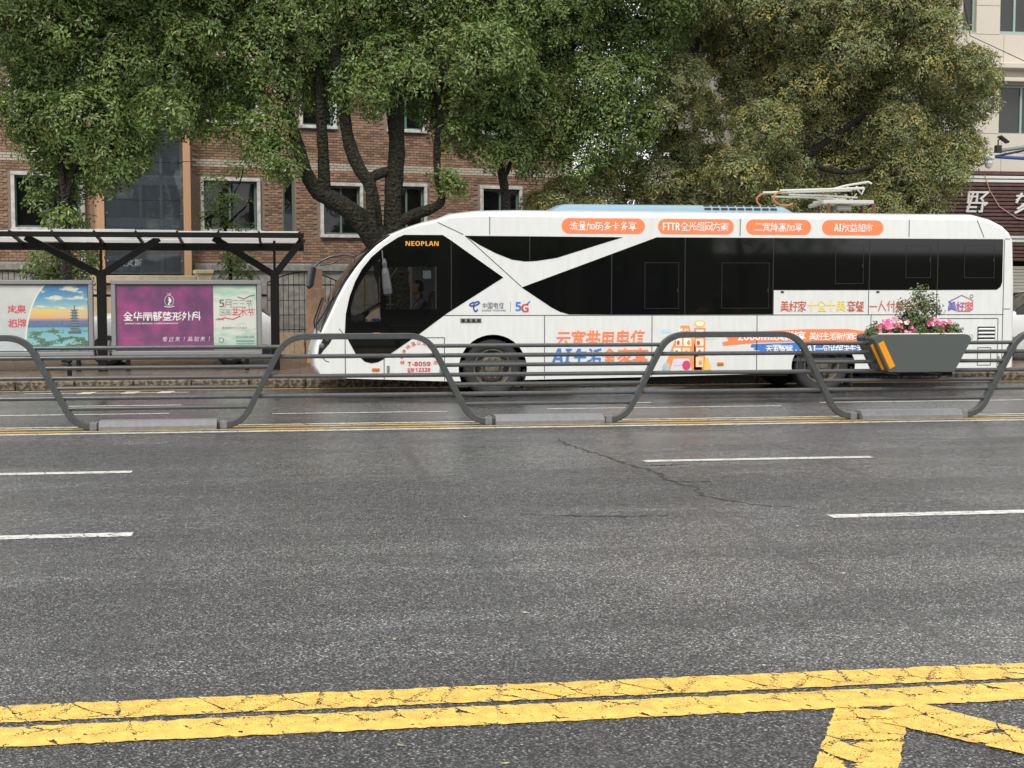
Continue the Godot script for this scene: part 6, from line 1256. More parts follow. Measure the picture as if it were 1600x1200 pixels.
	for w in [0.55, 0.58, 0.66, 1.25, 1.84, 1.92, 1.95]:
		var e := minf(w, 2.5 - w); var hh: float = [0.0, 0.075, 0.13, 0.15][0 if e < 0.56 else (1 if e < 0.6 else (2 if e < 0.7 else 3))]
		var row := PackedVector3Array()
		for s in [[4.15, 0.0], [4.20, 0.35], [4.38, 0.95], [4.5, 1.0], [8.05, 1.0], [8.2, 0.9], [8.32, 0.4], [8.36, 0.0]]: row.append(bp(s[0], 3.05 + hh * s[1], w))
		rowsA.append(row)
	var am := MB.new(); am.grid(rowsA, func(i, k): return true, bp(6.2, 2.6, 1.25)); obj("cover", am, mat(L(0.20, 0.31, 0.39), 0.35), ac)
	for k in 9:
		for j in 2:
			var m := MB.new(); m.cbox(bp(6.85 + k * 0.145, 3.115 + j * 0.05, 0.575 + j * 0.07), Vector3(0.115, 0.035, 0.03), 0.004, Basis(Vector3.RIGHT, -0.35 - 0.3 * j)); obj("grille_slot", m, M.black, ac)
	# trolley poles folded down: coiled ends, long booms, sprung base
	var tp := Node3D.new(); tp.name = "trolley_gear"; b.add_child(tp, true)
	var pale := mat(L(0.50, 0.50, 0.46), 0.45)
	for w in [0.95, 1.5]:
		var m := MB.new(); var dx := 0.0 if w < 1.2 else -0.12
		m.tube([bp(8.25 + dx, 3.46, w), bp(9.3, 3.50, w), bp(9.78, 3.52, w)], 0.022, 8); obj("boom", m, pale, tp)
		var m2 := MB.new(); m2.tube([bp(8.45 + dx, 3.40, w + 0.1), bp(9.1, 3.39, w + 0.1), bp(9.7, 3.36, w + 0.1)], 0.016, 8); m2.tube([bp(9.1, 3.39, w + 0.1), bp(9.4, 3.30, w + 0.1)], 0.014, 8); obj("stay_rod", m2, pale, tp)
		var co := MB.new(); var arc := []
		for k in 15:
			var a := deg_to_rad(80.0 + 235.0 * k / 14.0); arc.append(bp(8.34 + dx + 0.20 * cos(a), 3.33 + 0.125 * sin(a), w))
		co.tube(arc, 0.018, 7); obj("cable_loop", co, mat(L(0.42, 0.15, 0.05), 0.5), tp)
	var up := MB.new(); up.tube([bp(9.24, 3.50, 1.1), bp(9.5, 3.57, 1.1), bp(9.92, 3.64, 1.1), bp(9.98, 3.61, 1.1)], 0.02, 7); up.tube([bp(9.5, 3.57, 1.1), bp(9.62, 3.50, 1.1), bp(9.72, 3.56, 1.1)], 0.014, 6); up.tube([bp(9.72, 3.51, 1.1), bp(9.80, 3.42, 1.1), bp(9.85, 3.53, 1.1)], 0.016, 6); up.tube([bp(9.35, 3.44, 1.2), bp(9.45, 3.32, 1.2), bp(9.55, 3.42, 1.2), bp(9.65, 3.32, 1.2), bp(9.75, 3.44, 1.2)], 0.012, 6); obj("lattice_arm", up, pale, tp)
	var ba := MB.new(); ba.cbox(bp(9.5, 3.28, 1.2), Vector3(0.92, 0.065, 0.55), 0.01); obj("base_frame", ba, mat(L(0.42, 0.42, 0.39), 0.45), tp)
	for q in [[9.14, 0.95], [9.96, 0.95], [9.14, 1.45], [9.96, 1.45]]:
		var m := MB.new(); m.lathe([Vector2(0.03, -0.2), Vector2(0.03, -0.10), Vector2(0.022, -0.09), Vector2(0.034, -0.07), Vector2(0.022, -0.05), Vector2(0.03, -0.04)], Transform3D(Basis.IDENTITY, bp(q[0], 3.28, q[1])), 12); obj("insulator", m, mat(L(0.13, 0.035, 0.025), 0.5), tp)
	var mo2 := MB.new(); mo2.cbox(bp(8.98, 3.24, 1.1), Vector3(0.30, 0.07, 0.12), 0.02, Basis(Vector3(0, 0, 1), 0.25)); obj("spring_box", mo2, mat(L(0.20, 0.19, 0.17), 0.5), tp); mo2 = MB.new(); mo2.cbox(bp(9.45, 3.18, 1.1), Vector3(0.28, 0.10, 0.2), 0.02); obj("spring_box", mo2, mat(L(0.20, 0.19, 0.17), 0.5), tp)
	decals(b)
	person_at_wheel()
func label2(b: Node, called: String, m: Material, fn: Callable):
	var mb := MB.new(); fn.call(mb, func(x, y, l): return bp(x, y, -0.0085 - l), Vector3(0, 0, 1)); obj(called, mb, m, b)
func decals(b: Node3D):
	# orange pills along the cant rail
	for q in [[4.23, 5.62, "流量加码多卡多享", 4.37, 1.07], [5.84, 7.13, "FTTR全光组网方案", 5.92, 1.04], [7.34, 8.47, "二宽特惠加享", 7.49, 1.07], [8.66, 9.74, "AI权益超市", 8.87, 1.07]]:
		flat(b, "advert_pill", pill(q[0], 2.665, q[1], 2.915, 0.124), 0.004, M.orange, 0.004)
		label2(b, "pill_lettering", M.print_white, func(mb, f, o): 
			var x: float = q[3]
			if q[2].begins_with("FTTR"): latin(mb, "FTTR", x, 2.728, 0.125, f, o, 0.29); x += 0.31
			if q[2].begins_with("AI"): latin(mb, "AI", x, 2.728, 0.125, f, o, 0.125); x += 0.145
			write(mb, q[2].trim_prefix("FTTR").trim_prefix("AI"), x, 2.725, 0.132, f, o, q[4] * 1.10, 0.90, 0.088))
	# side advert
	label2(b, "orange_lettering", M.orange, func(mb, f, o):
		write(mb, "云宽带用电信", 4.15, 0.84, 0.235, f, o, 1.20, 0.88, 0.115, 0.08)
		write(mb, "全家享", 4.92, 0.55, 0.225, f, o, 1.14, 1.0, 0.14, 0.08))
	label2(b, "blue_lettering", M.blue, func(mb, f, o):
		latin(mb, "AI", 4.06, 0.545, 0.25, f, o, 0.31, 0.14)
		write(mb, "生活", 4.42, 0.55, 0.225, f, o, 1.10, 1.0, 0.14, 0.08))
	# painted artwork: the letters A and I as little orange shelves
	var art := [[XY([5.98, 0.52, 6.24, 1.16, 6.38, 1.16, 6.62, 0.40, 6.44, 0.40, 6.39, 0.62, 6.12, 0.62, 6.06, 0.42, 5.94, 0.42]), L(0.80, 0.30, 0.10), 0.004], [rect2(6.47, 0.42, 6.66, 1.12), L(0.78, 0.26, 0.09), 0.004], [disc(6.565, 1.19, 0.095, 0.06), L(0.80, 0.52, 0.14), 0.004], [disc(6.565, 1.19, 0.07, 0.04), L(0.82, 0.78, 0.68), 0.006],
		[rect2(5.91, 1.04, 6.07, 1.10), L(0.45, 0.68, 0.78), 0.004], [rect2(6.67, 0.93, 6.82, 1.0), L(0.52, 0.74, 0.48), 0.004], [rect2(6.76, 0.66, 6.82, 0.71), M.blue.albedo_color, 0.004], [XY([6.64, 0.42, 6.77, 0.42, 6.71, 0.62, 6.66, 0.62]), L(0.82, 0.55, 0.14), 0.006], [rect2(6.12, 0.50, 6.30, 0.57), L(0.72, 0.58, 0.78), 0.004], [disc(6.34, 0.50, 0.07, 0.08), L(0.62, 0.06, 0.16), 0.006], [disc(6.0, 0.48, 0.06, 0.07), L(0.42, 0.55, 0.50), 0.006], [rect2(5.93, 0.43, 6.0, 0.5), L(0.35, 0.50, 0.60), 0.008]]
	var rng := RandomNumberGenerator.new(); rng.seed = 130
	for r in [[6.20, 0.98, 6.27, 1.11], [6.30, 0.98, 6.37, 1.11], [6.16, 0.82, 6.26, 0.95], [6.29, 0.82, 6.42, 0.95], [6.12, 0.66, 6.24, 0.79], [6.27, 0.66, 6.40, 0.79], [6.50, 0.97, 6.63, 1.09], [6.50, 0.82, 6.63, 0.94], [6.50, 0.67, 6.63, 0.79], [6.50, 0.47, 6.63, 0.64]]:
		art.append([rect2(r[0], r[1], r[2], r[3]), [L(0.83, 0.74, 0.60), L(0.84, 0.62, 0.42), L(0.85, 0.80, 0.74)][rng.randi() % 3], 0.006])
		var cx: float = lerpf(r[0], r[2], rng.randf_range(0.3, 0.7)); var cy: float = lerpf(r[1], r[3], 0.42)
		art.append([disc(cx, cy, 0.028, 0.04, 10), [L(0.62, 0.10, 0.05), L(0.25, 0.16, 0.10), L(0.70, 0.30, 0.10)][rng.randi() % 3], 0.008])
	for a in art: flat(b, "artwork_patch", a[0], a[2], mat(a[1], 0.4), 0.002)
	# two brushed bands
	flat(b, "orange_band", XY([6.95, 0.88, 7.06, 0.90, 7.02, 0.98, 7.6, 1.06, 8.4, 1.09, 9.15, 1.09, 9.6, 1.03, 9.6, 0.885, 8.3, 0.885, 7.6, 0.87, 6.97, 0.82]), 0.003, M.orange)
	flat(b, "blue_band", XY([7.46, 0.845, 8.3, 0.87, 9.6, 0.87, 9.6, 0.655, 8.3, 0.68, 7.40, 0.695, 7.62, 0.735, 7.50, 0.75, 7.52, 0.785, 7.44, 0.79]), 0.003, M.blue)
	label2(b, "band_lettering", M.print_white, func(mb, f, o):
		write(mb, "2000M云宽带特享", 7.22, 0.91, 0.135, f, o, 1.02, 0.9, 0.15)
		write(mb, "美好生活新标配", 8.47, 0.915, 0.115, f, o, 1.08, 0.95, 0.12)
		write(mb, "天翼智屏、用AI一句话解决生活大", 7.71, 0.705, 0.118, f, o, 1.06, 0.94, 0.13))
	# package offer along the flaps
	label2(b, "flap_lettering", M.brown_red, func(mb, f, o):
		write(mb, "美好家", 7.96, 1.395, 0.165, f, o, 1.17, 0.78, 0.088))
	label2(b, "flap_lettering", M.brown_red, func(mb, f, o): write(mb, "套餐", 9.13, 1.395, 0.165, f, o, 1.17, 0.78, 0.085))
	label2(b, "flap_lettering", M.brown_red, func(mb, f, o): write(mb, "一人付费全家享", 9.52, 1.395, 0.165, f, o, 1.20, 0.79, 0.088))
	label2(b, "yellow_flap_lettering", M.yellow_print, func(mb, f, o): write(mb, "十全十美", 8.43, 1.40, 0.17, f, o, 1.19, 0.84, 0.11))
	# house emblem at the rear
	for q in [["美", 10.93, L(0.12, 0.11, 0.42)], ["好", 11.08, L(0.38, 0.10, 0.34)], ["家", 11.235, L(0.66, 0.13, 0.12)]]:
		label2(b, "emblem_lettering", mat(q[2], 0.4), func(mb, f, o): write(mb, q[0], q[1], 1.40, 0.14, f, o, 1.0, 0.92, 0.13))
	label2(b, "emblem_roof", mat(L(0.22, 0.10, 0.36), 0.4), func(mb, f, o): pen(mb, [Vector2(10.93, 1.545), Vector2(11.16, 1.655)], 0.014, f, o, 0.0))
	label2(b, "emblem_roof", mat(L(0.42, 0.12, 0.28), 0.4), func(mb, f, o):
		pen(mb, [Vector2(11.17, 1.655), Vector2(11.37, 1.57), Vector2(11.37, 1.42), Vector2(11.32, 1.385), Vector2(11.1, 1.385)], 0.012, f, o, 0.0002)
		for k in 12: pen(mb, [Vector2(11.345 + 0.028 * cos(TAU * k / 12.0), 1.64 + 0.028 * sin(TAU * k / 12.0)), Vector2(11.345 + 0.028 * cos(TAU * (k + 1) / 12.0), 1.64 + 0.028 * sin(TAU * (k + 1) / 12.0))], 0.009, f, o, 0.0))
	# company mark and slogan below the window graphic
	label2(b, "swirl_mark", M.navy, func(mb, f, o):
		pen(mb, [Vector2(2.78, 1.55), Vector2(2.735, 1.53), Vector2(2.72, 1.505), Vector2(2.745, 1.49), Vector2(2.80, 1.495), Vector2(2.85, 1.515), Vector2(2.88, 1.54), Vector2(2.865, 1.56), Vector2(2.835, 1.558), Vector2(2.80, 1.54), Vector2(2.785, 1.50), Vector2(2.785, 1.45), Vector2(2.80, 1.41), Vector2(2.83, 1.405), Vector2(2.845, 1.43)], 0.021, f, o, 0.0))
	label2(b, "company_lettering", M.grey_print, func(mb, f, o):
		write(mb, "中国电信", 2.925, 1.455, 0.085, f, o, 1.24, 0.86, 0.10, 0.05); latin(mb, "CHINA TELECOM", 2.92, 1.405, 0.026, f, o, 0.385); pen(mb, [Vector2(3.385, 1.39), Vector2(3.385, 1.56)], 0.005, f, o, 0.0))
	label2(b, "five_mark", M.blue, func(mb, f, o):
		latin(mb, "5", 3.47, 1.41, 0.145, f, o, 0.095))
	label2(b, "tick_mark", M.blue, func(mb, f, o): pen(mb, [Vector2(3.665, 1.52), Vector2(3.70, 1.56)], 0.018, f, o, 0.0))
	label2(b, "g_mark", mat(L(0.60, 0.07, 0.07), 0.4), func(mb, f, o): latin(mb, "G", 3.565, 1.39, 0.135, f, o, 0.12))
	label2(b, "maker_lettering", mat(L(0.80, 0.36, 0.03), 0.35), func(mb, f, o): latin(mb, "NEOPLAN", 1.69, 2.455, 0.075, f, o, 0.53))
	# fleet number and the arc of the operator's name
	label2(b, "fleet_lettering", M.red, func(mb, f, o):
		latin(mb, "T-8059", 1.71, 0.525, 0.072, f, o, 0.37); latin(mb, "12328", 1.835, 0.435, 0.062, f, o, 0.245); latin(mb, "82381111", 1.835, 0.375, 0.045, f, o, 0.245, 0.0, 400)
		write(mb, "监督", 1.71, 0.44, 0.052, f, o, 1.05, 1.0, 0.13); write(mb, "电话", 1.71, 0.375, 0.052, f, o, 1.05, 1.0, 0.13)
		var name_ := "金华市快速公交有限公司"; var n := name_.length()
		for i in n:
			var a := deg_to_rad(lerpf(188.0, -8.0, float(i) / (n - 1))); var c := Vector2(1.895 + 0.275 * cos(a), 0.625 + 0.275 * sin(a)); var t := a - PI / 2
			var ex := Vector2(cos(t), sin(t)) * 0.062; var ey := Vector2(-sin(t), cos(t)) * 0.062
			glyph(mb, name_[i], Transform2D(ex, ey, c - ex * 0.5 - ey * 0.5), 0.0065, f, o))
	label2(b, "rear_notice", mat(L(0.10, 0.10, 0.18), 0.5), func(mb, f, o):
		write(mb, "公交", 10.98, 0.98, 0.10, f, o, 1.1, 1.0, 0.08); write(mb, "公", 11.3, 0.90, 0.09, f, o, 1.1, 1.0, 0.08))

# ---------------------------------------------------------------- the driver: one continuous surface round a skeleton
func blob(bones: Array, lo: Vector3, hi: Vector3, cell: float, soft: float, mb: MB):
	# bones: [a, b, ra, rb]; smooth union of tapered capsules meshed as surface nets
	var nx := int(ceil((hi.x - lo.x) / cell)) + 1; var ny := int(ceil((hi.y - lo.y) / cell)) + 1; var nz := int(ceil((hi.z - lo.z) / cell)) + 1
	var F := PackedFloat32Array(); F.resize(nx * ny * nz); F.fill(1.0)
	for q in bones:
		var a: Vector3 = q[0]; var b: Vector3 = q[1]; var ra: float = q[2]; var rb: float = q[3]
		var m := maxf(ra, rb) + soft + cell * 2.0
		var l := ((a.min(b) - Vector3.ONE * m - lo) / cell).floor(); var h := ((a.max(b) + Vector3.ONE * m - lo) / cell).ceil()
		var ab := b - a; var dd := maxf(ab.length_squared(), 1e-9)
		for k in range(max(0, int(l.z)), min(nz, int(h.z) + 1)):
			for j in range(max(0, int(l.y)), min(ny, int(h.y) + 1)):
				for i in range(max(0, int(l.x)), min(nx, int(h.x) + 1)):
					var p := lo + Vector3(i, j, k) * cell
					var t := clampf((p - a).dot(ab) / dd, 0.0, 1.0)
					var d := p.distance_to(a + ab * t) - lerpf(ra, rb, t)
					var at := (k * ny + j) * nx + i
					var e := maxf(soft - absf(F[at] - d), 0.0) / soft
					F[at] = minf(F[at], d) - e * e * soft * 0.25
	var id := {}; var V := PackedVector3Array(); var N := PackedVector3Array()
	for k in nz - 1:
		for j in ny - 1:
			for i in nx - 1:
				var s := PackedFloat32Array(); var neg := 0
				for c in 8:
					var f := F[((k + (c >> 2)) * ny + j + ((c >> 1) & 1)) * nx + i + (c & 1)]
					s.append(f); if f < 0.0: neg += 1
				if neg == 0 or neg == 8: continue
				var sum := Vector3.ZERO; var cnt := 0
				for e in [[0, 1], [2, 3], [4, 5], [6, 7], [0, 2], [1, 3], [4, 6], [5, 7], [0, 4], [1, 5], [2, 6], [3, 7]]:
					if (s[e[0]] < 0.0) != (s[e[1]] < 0.0):
						var t := s[e[0]] / (s[e[0]] - s[e[1]])
						sum += Vector3(e[0] & 1, (e[0] >> 1) & 1, e[0] >> 2).lerp(Vector3(e[1] & 1, (e[1] >> 1) & 1, e[1] >> 2), t); cnt += 1
				id[(k * ny + j) * nx + i] = V.size()
				V.append(lo + (Vector3(i, j, k) + sum / cnt) * cell)
				N.append(Vector3(s[1] + s[3] + s[5] + s[7] - s[0] - s[2] - s[4] - s[6], s[2] + s[3] + s[6] + s[7] - s[0] - s[1] - s[4] - s[5], s[4] + s[5] + s[6] + s[7] - s[0] - s[1] - s[2] - s[3]).normalized())
	var step := [1, nx, nx * ny]
	for at in id:
		var i: int = at % nx; var j: int = (at / nx) % ny; var k: int = at / (nx * ny)
		for ax in 3:
			var u: int = step[(ax + 1) % 3]; var w: int = step[(ax + 2) % 3]
			var g: int = at + step[ax]
			if (i + 1 >= nx and ax == 0) or (j + 1 >= ny and ax == 1) or (k + 1 >= nz and ax == 2): continue
			if (F[at] < 0.0) == (F[g] < 0.0): continue
			if not (id.has(at - u) and id.has(at - w) and id.has(at - u - w)): continue
			var A: int = id[at]; var B: int = id[at - u]; var C: int = id[at - u - w]; var D: int = id[at - w]
			mb.tri3(V[A], V[B], V[C], N[A], N[B], N[C]); mb.tri3(V[A], V[C], V[D], N[A], N[C], N[D])
func hand(mb: MB, wrist: Vector3, fwd: Vector3, palm: Vector3, thumb_side: Vector3):
	# five fingers curled round a rim that lies along thumb_side
	var bones := [[wrist, wrist + fwd * 0.085, 0.026, 0.030], [wrist + fwd * 0.05 + thumb_side * 0.028, wrist + fwd * 0.085 + thumb_side * 0.030, 0.020, 0.014], [wrist + fwd * 0.05 - thumb_side * 0.026, wrist + fwd * 0.085 - thumb_side * 0.030, 0.018, 0.013]]
	for k in 4:
		var o := thumb_side * (0.031 - k * 0.0205); var s: float = [0.92, 1.0, 0.95, 0.76][k]
		var a := wrist + fwd * 0.085 + o; var b := a + (fwd * 0.9 + palm * 0.35).normalized() * 0.042 * s; var c := b + (fwd * 0.1 + palm).normalized() * 0.028 * s; var d := c + (palm * 0.6 - fwd * 0.8).normalized() * 0.022 * s
		bones += [[a, b, 0.0095, 0.009], [b, c, 0.009, 0.0085], [c, d, 0.0085, 0.0075]]
	var t0 := wrist + fwd * 0.03 + thumb_side * 0.028; var t1 := t0 + (thumb_side + fwd * 0.5 + palm * 0.3).normalized() * 0.038; var t2 := t1 + (fwd + palm * 0.6).normalized() * 0.032
	bones += [[t0, t1, 0.013, 0.011], [t1, t2, 0.0105, 0.0085]]
	var lo := wrist; var hi := wrist
	for q in bones: lo = lo.min(q[0]).min(q[1]); hi = hi.max(q[0]).max(q[1])
	blob(bones, lo - Vector3.ONE * 0.045, hi + Vector3.ONE * 0.045, 0.0045, 0.006, mb)
func person_at_wheel():
	# sits at the wheel, facing the nose of the bus (local -x); hips on the seat at 1.14 m
	var p := thing("person", "bus driver in dark purple shirt with seat belt seated behind the cab window", "person", Vector3(2.0, 0.66, -23.2))
	var o := Vector3(2.0, 0.66, -23.2)
	var g := func(x, y, z): return Vector3(x, y, -22.65 - z) - o
	var body := MB.new()
	var sh := [g.call(1.98, 1.555, 0.36), g.call(1.98, 1.555, 0.74)]
	var bones := [[g.call(2.02, 1.20, 0.47), g.call(2.02, 1.20, 0.63), 0.12, 0.12], [g.call(2.02, 1.22, 0.55), g.call(2.0, 1.42, 0.55), 0.13, 0.15], [g.call(2.0, 1.42, 0.49), g.call(2.0, 1.42, 0.61), 0.125, 0.125], [sh[0] + Vector3(0, -0.02, -0.05), sh[1] + Vector3(0, -0.02, 0.05), 0.072, 0.072], [g.call(1.975, 1.55, 0.55), g.call(1.95, 1.66, 0.55), 0.062, 0.055]]
	for s in [[0.47, 0.36, 0.40], [0.63, 0.74, 0.70]]:
		bones += [[g.call(2.0, 1.19, s[0]), g.call(1.56, 1.20, s[0]), 0.085, 0.062], [g.call(1.56, 1.20, s[0]), g.call(1.48, 0.78, s[0]), 0.060, 0.042], [g.call(1.48, 0.74, s[0]), g.call(1.32, 0.70, s[0]), 0.042, 0.035]]
		bones += [[g.call(1.98, 1.55, s[1]), g.call(1.80, 1.30, s[1] + (s[1] - 0.55) * 0.15), 0.058, 0.047], [g.call(1.80, 1.30, s[1] + (s[1] - 0.55) * 0.15), g.call(1.40, 1.425, s[2]), 0.044, 0.030]]
	blob(bones, g.call(1.22, 0.62, 0.86), g.call(2.2, 1.78, 0.24), 0.016, 0.035, body)
	obj("body", body, mat(L(0.055, 0.035, 0.065), 0.8), p)
	var skin := mat(L(0.36, 0.19, 0.125), 0.55); skin.subsurf_scatter_enabled = true; skin.subsurf_scatter_strength = 0.2
	var hd := MB.new(); var c: Vector3 = g.call(1.91, 1.78, 0.55)
	var f := func(x, y, z): return c + Vector3(-x, y, z)
	blob([[f.call(0.0, 0.03, 0), f.call(-0.02, 0.035, 0), 0.082, 0.085], [f.call(0.02, -0.04, -0.015), f.call(0.02, -0.04, 0.015), 0.062, 0.062], [f.call(0.045, -0.085, -0.012), f.call(0.045, -0.085, 0.012), 0.032, 0.032], [f.call(0.085, 0.0, 0), f.call(0.108, -0.028, 0), 0.009, 0.014], [f.call(0.082, 0.022, -0.03), f.call(0.082, 0.022, 0.03), 0.010, 0.010], [f.call(0.080, -0.062, -0.018), f.call(0.080, -0.062, 0.018), 0.009, 0.009], [f.call(-0.01, 0.02, 0.080), f.call(-0.005, -0.025, 0.078), 0.014, 0.010], [f.call(-0.01, 0.02, -0.080), f.call(-0.005, -0.025, -0.078), 0.014, 0.010], [f.call(-0.02, -0.07, 0), f.call(-0.03, -0.15, 0), 0.056, 0.056]], c - Vector3(0.14, 0.20, 0.12), c + Vector3(0.14, 0.15, 0.12), 0.006, 0.018, hd)
	for s in [-1.0, 1.0]: hand(hd, g.call(1.40, 1.425, 0.55 + 0.15 * s), Vector3(-0.9, 0.3, -0.1 * s).normalized(), Vector3(-0.35, -0.95, 0).normalized(), Vector3(0, 0, s).normalized())
	obj("head_and_hands", hd, skin, p)
	var ey := MB.new()
	for s in [-0.03, 0.03]: ey.lathe([Vector2(0.0, 0.009), Vector2(0.007, 0.005), Vector2(0.009, 0.0)], Transform3D(Basis(Vector3(0, 0, 1), PI / 2), f.call(0.086, 0.008, s)), 10)
	obj("eyes", ey, M.black, p)
	var hr := MB.new(); blob([[f.call(-0.015, 0.06, 0), f.call(-0.03, 0.05, 0), 0.076, 0.082], [f.call(-0.05, 0.0, -0.02), f.call(-0.05, 0.0, 0.02), 0.066, 0.066]], c - Vector3(0.10, 0.12, 0.12), c + Vector3(0.17, 0.17, 0.12), 0.009, 0.02, hr); obj("hair", hr, mat(L(0.02, 0.018, 0.016), 0.7), p)
	var be := MB.new(); be.tube([g.call(2.04, 1.56, 0.38), g.call(1.90, 1.52, 0.40), g.call(1.84, 1.40, 0.48), g.call(1.88, 1.24, 0.60)], 0.014, 5); obj("seat_belt", be, mat(L(0.50, 0.44, 0.12), 0.6), p)

# ---------------------------------------------------------------- parked cars
func car(called: String, label: String, at: Vector3, turn: float, paint: Color):
	var c := thing(called, label, "car", at, turn, "parked cars")
	# nose at -x; station outlines give bonnet, glasshouse and tail
	var st := [[-2.15, 0.45, 0.72, 0.72, 0.62], [-2.05, 0.30, 0.86, 0.90, 0.78], [-1.5, 0.24, 0.96, 1.02, 0.84], [-0.95, 0.24, 1.02, 1.10, 0.86], [-0.35, 0.24, 1.03, 1.50, 0.87], [0.3, 0.24, 1.04, 1.60, 0.87], [1.1, 0.24, 1.05, 1.56, 0.86], [1.75, 0.26, 1.05, 1.30, 0.85], [2.1, 0.32, 0.98, 1.02, 0.80], [2.2, 0.45, 0.80, 0.80, 0.70]]
	var rows := []
	for s in st:
		var w: float = s[4]; var inset := 0.24 * clampf((s[3] - s[2]) / 0.5, 0, 1)
		var row := PackedVector3Array()
		for q in [[-w * 0.94, s[1]], [-w, lerpf(s[1], s[2], 0.35)], [-w * 0.99, lerpf(s[1], s[2], 0.8)], [-w * 0.94, s[2]], [-(w * 0.94 - inset * 0.7), lerpf(s[2], s[3], 0.75)], [-(w * 0.88 - inset), s[3]], [0, s[3] + 0.03], [w * 0.88 - inset, s[3]], [w * 0.94 - inset * 0.7, lerpf(s[2], s[3], 0.75)], [w * 0.94, s[2]], [w * 0.99, lerpf(s[1], s[2], 0.8)], [w, lerpf(s[1], s[2], 0.35)], [w * 0.94, s[1]]]: row.append(Vector3(s[0], q[1], q[0]))
		rows.append(row)
	var gl := func(i, k): return (i >= 3 and i <= 6 and (k == 3 or k == 8)) or (i == 3 and k >= 4 and k <= 7) or (i == 7 and k >= 4 and k <= 7)
	var m := MB.new(); m.grid(rows, func(i, k): return not gl.call(i, k), Vector3(0, 0.6, 0)); obj("body", m, mat(paint, 0.25), c)
	var g := MB.new(); g.grid(rows, gl, Vector3(0, 0.6, 0)); obj("glasshouse", g, M.glass_black, c)
	var u := MB.new(); u.slab(Vector3(-2.0, 0.22, -0.78), Vector3(2.1, 0.34, 0.78)); u.cbox(Vector3(-2.13, 0.46, 0), Vector3(0.14, 0.16, 1.2), 0.03); obj("lower_trim", u, M.rubber, c)
	for x in [-1.26, 1.26]:
		for s in [-1.0, 1.0]:
			var w := Node3D.new(); w.name = "wheel"; c.add_child(w, true); w.position = Vector3(x, 0.32, s * 0.76)
			var xf := Transform3D(Basis(Vector3.RIGHT, PI / 2 * s), Vector3.ZERO)
			var t := MB.new(); t.lathe([Vector2(0.21, -0.1), Vector2(0.31, -0.1), Vector2(0.325, -0.06), Vector2(0.325, 0.06), Vector2(0.31, 0.10), Vector2(0.24, 0.115), Vector2(0.22, 0.10)], xf, 24); obj("tyre", t, M.rubber, w)
			var rm := MB.new(); rm.lathe([Vector2(0.225, 0.10), Vector2(0.215, 0.11), Vector2(0.205, 0.08)], xf, 24)
			for k in 5:
				var a := TAU * k / 5.0; rm.tube([xf * Vector3(0, 0.09, 0), xf * Vector3(cos(a) * 0.21, 0.095, sin(a) * 0.21)], 0.02, 6)
			rm.lathe([Vector2(0.05, 0.08), Vector2(0.045, 0.11), Vector2(0, 0.115)], xf, 12); obj("rim", rm, mat(L(0.6, 0.6, 0.6), 0.3, 0.7), w)
			var bk := MB.new(); bk.lathe([Vector2(0.0, 0.03), Vector2(0.21, 0.03)], xf, 20); obj("brake_disc", bk, M.black, w)
	for s in [-1.0, 1.0]:
		var h := MB.new(); h.cbox(Vector3(-2.0, 0.74, s * 0.62), Vector3(0.22, 0.12, 0.24), 0.03, Basis(Vector3.UP, s * 0.5)); obj("headlamp", h, mat(L(0.05, 0.05, 0.055), 0.1), c)
		var t := MB.new(); t.cbox(Vector3(2.1, 0.85, s * 0.62), Vector3(0.16, 0.14, 0.22), 0.02); obj("tail_lamp", t, mat(L(0.35, 0.02, 0.02), 0.2), c)
		var mi := MB.new(); mi.cbox(Vector3(-0.62, 1.08, s * 0.97), Vector3(0.12, 0.13, 0.18), 0.03); obj("door_mirror", mi, mat(paint, 0.25), c)
		for x in [-0.2, 0.75]:
			var d := MB.new(); d.cbox(Vector3(x, 0.9, s * 0.875), Vector3(0.16, 0.03, 0.03), 0.008); obj("door_handle", d, M.steel, c)
func vehicles():
	car("parked_car", "white car parked behind the purple advert panel of the shelter", Vector3(-2.73, 0.155, -31.2), 0.0, L(0.72, 0.73, 0.74))
	car("parked_car", "silver white car parked beyond the rear end of the bus", Vector3(16.75, 0.155, -30.2), 0.0, L(0.60, 0.61, 0.62))
	car("parked_car", "grey car parked against the shutters behind the silver white car", Vector3(19.6, 0.155, -34.2), 0.25, L(0.30, 0.31, 0.32))

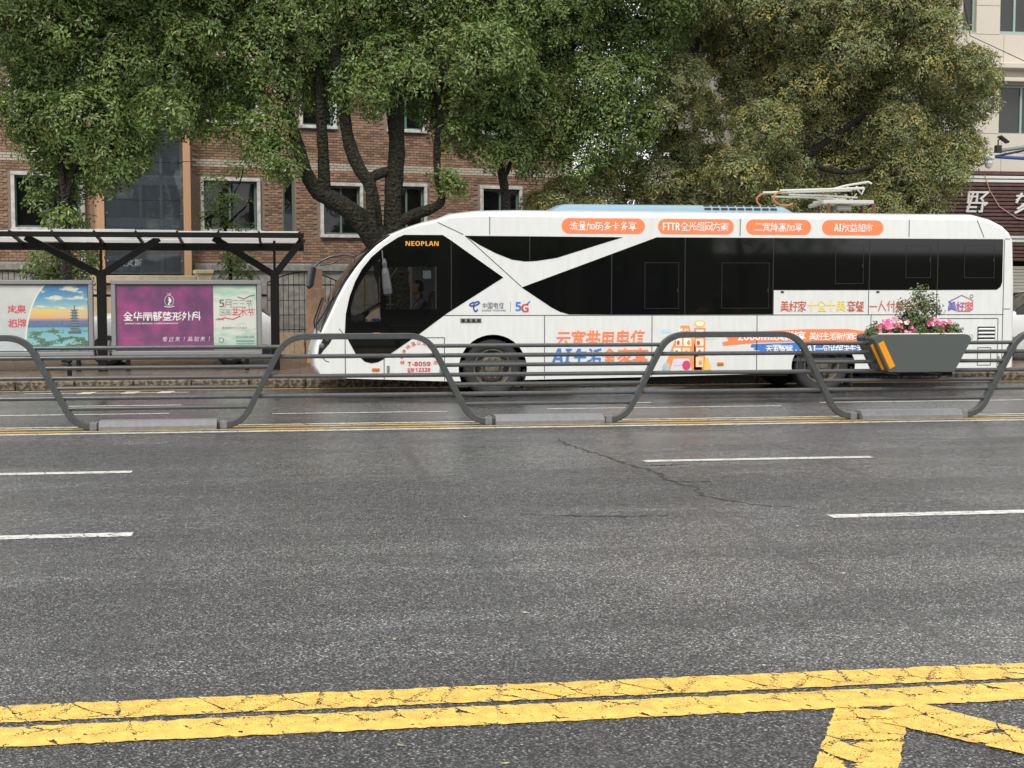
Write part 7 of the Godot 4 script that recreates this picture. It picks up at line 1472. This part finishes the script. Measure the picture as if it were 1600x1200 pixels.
# ---------------------------------------------------------------- camera mast and small things
func details():
	var p := thing("camera_mast", "blue mast arm with white dome camera and floodlight beside the olive tree", "camera mast", Vector3(22.1, 0.13, -36.0))
	var blue := mat(L(0.03, 0.09, 0.34), 0.4)
	var m := MB.new(); m.tube([Vector3(0, 0, 0), Vector3(0, 5.0, 0)], [0.11, 0.09], 12); obj("post", m, blue, p)
	var a := MB.new(); a.tube([Vector3(0, 4.4, 0), Vector3(-1.6, 4.95, 0.05), Vector3(-2.6, 5.13, 0.1), Vector3(-3.75, 5.17, 0.1)], [0.07, 0.06, 0.05, 0.04], 10); obj("arm", a, blue, p)
	var b := MB.new(); b.tube([Vector3(0, 5.0, 0), Vector3(-1.7, 5.55, 0.1), Vector3(-3.6, 5.16, 0.1)], 0.03, 8); obj("brace", b, mat(L(0.06, 0.08, 0.14), 0.5), p)
	var g := MB.new(); g.tube([Vector3(0, 5.8, 0.3), Vector3(-3.45, 5.32, 0.2)], 0.05, 8); obj("tube_arm", g, mat(L(0.20, 0.23, 0.22), 0.5), p)
	var d := MB.new(); d.lathe([Vector2(0.0, 0.12), Vector2(0.11, 0.10), Vector2(0.16, 0.02), Vector2(0.16, -0.03), Vector2(0.11, -0.05)], Transform3D(Basis.IDENTITY, Vector3(-3.72, 5.13, 0.12)), 18); d.lathe([Vector2(0.11, -0.05), Vector2(0.12, -0.14), Vector2(0.07, -0.26), Vector2(0.0, -0.29)], Transform3D(Basis.IDENTITY, Vector3(-3.72, 5.13, 0.12)), 18); obj("dome_camera", d, mat(L(0.66, 0.67, 0.67), 0.3), p)
	var f := MB.new(); f.cbox(Vector3(-3.35, 5.62, 0.2), Vector3(0.30, 0.06, 0.2), 0.01, Basis(Vector3(0, 0, 1), -0.6)); f.tube([Vector3(-3.5, 5.4, 0.2), Vector3(-3.5, 5.6, 0.2), Vector3(-3.38, 5.66, 0.2)], 0.02, 6); f.cbox(Vector3(-3.5, 5.36, 0.2), Vector3(0.16, 0.2, 0.14), 0.01); obj("floodlight", f, M.black, p)
	var c := MB.new(); c.lathe([Vector2(0.0, 0.09), Vector2(0.3, 0.06), Vector2(0.36, 0.0), Vector2(0.3, -0.05), Vector2(0, -0.06)], Transform3D(Basis.IDENTITY, Vector3(-2.35, 5.17, 0.1)), 18); obj("radar_cover", c, mat(L(0.66, 0.67, 0.67), 0.3), p)
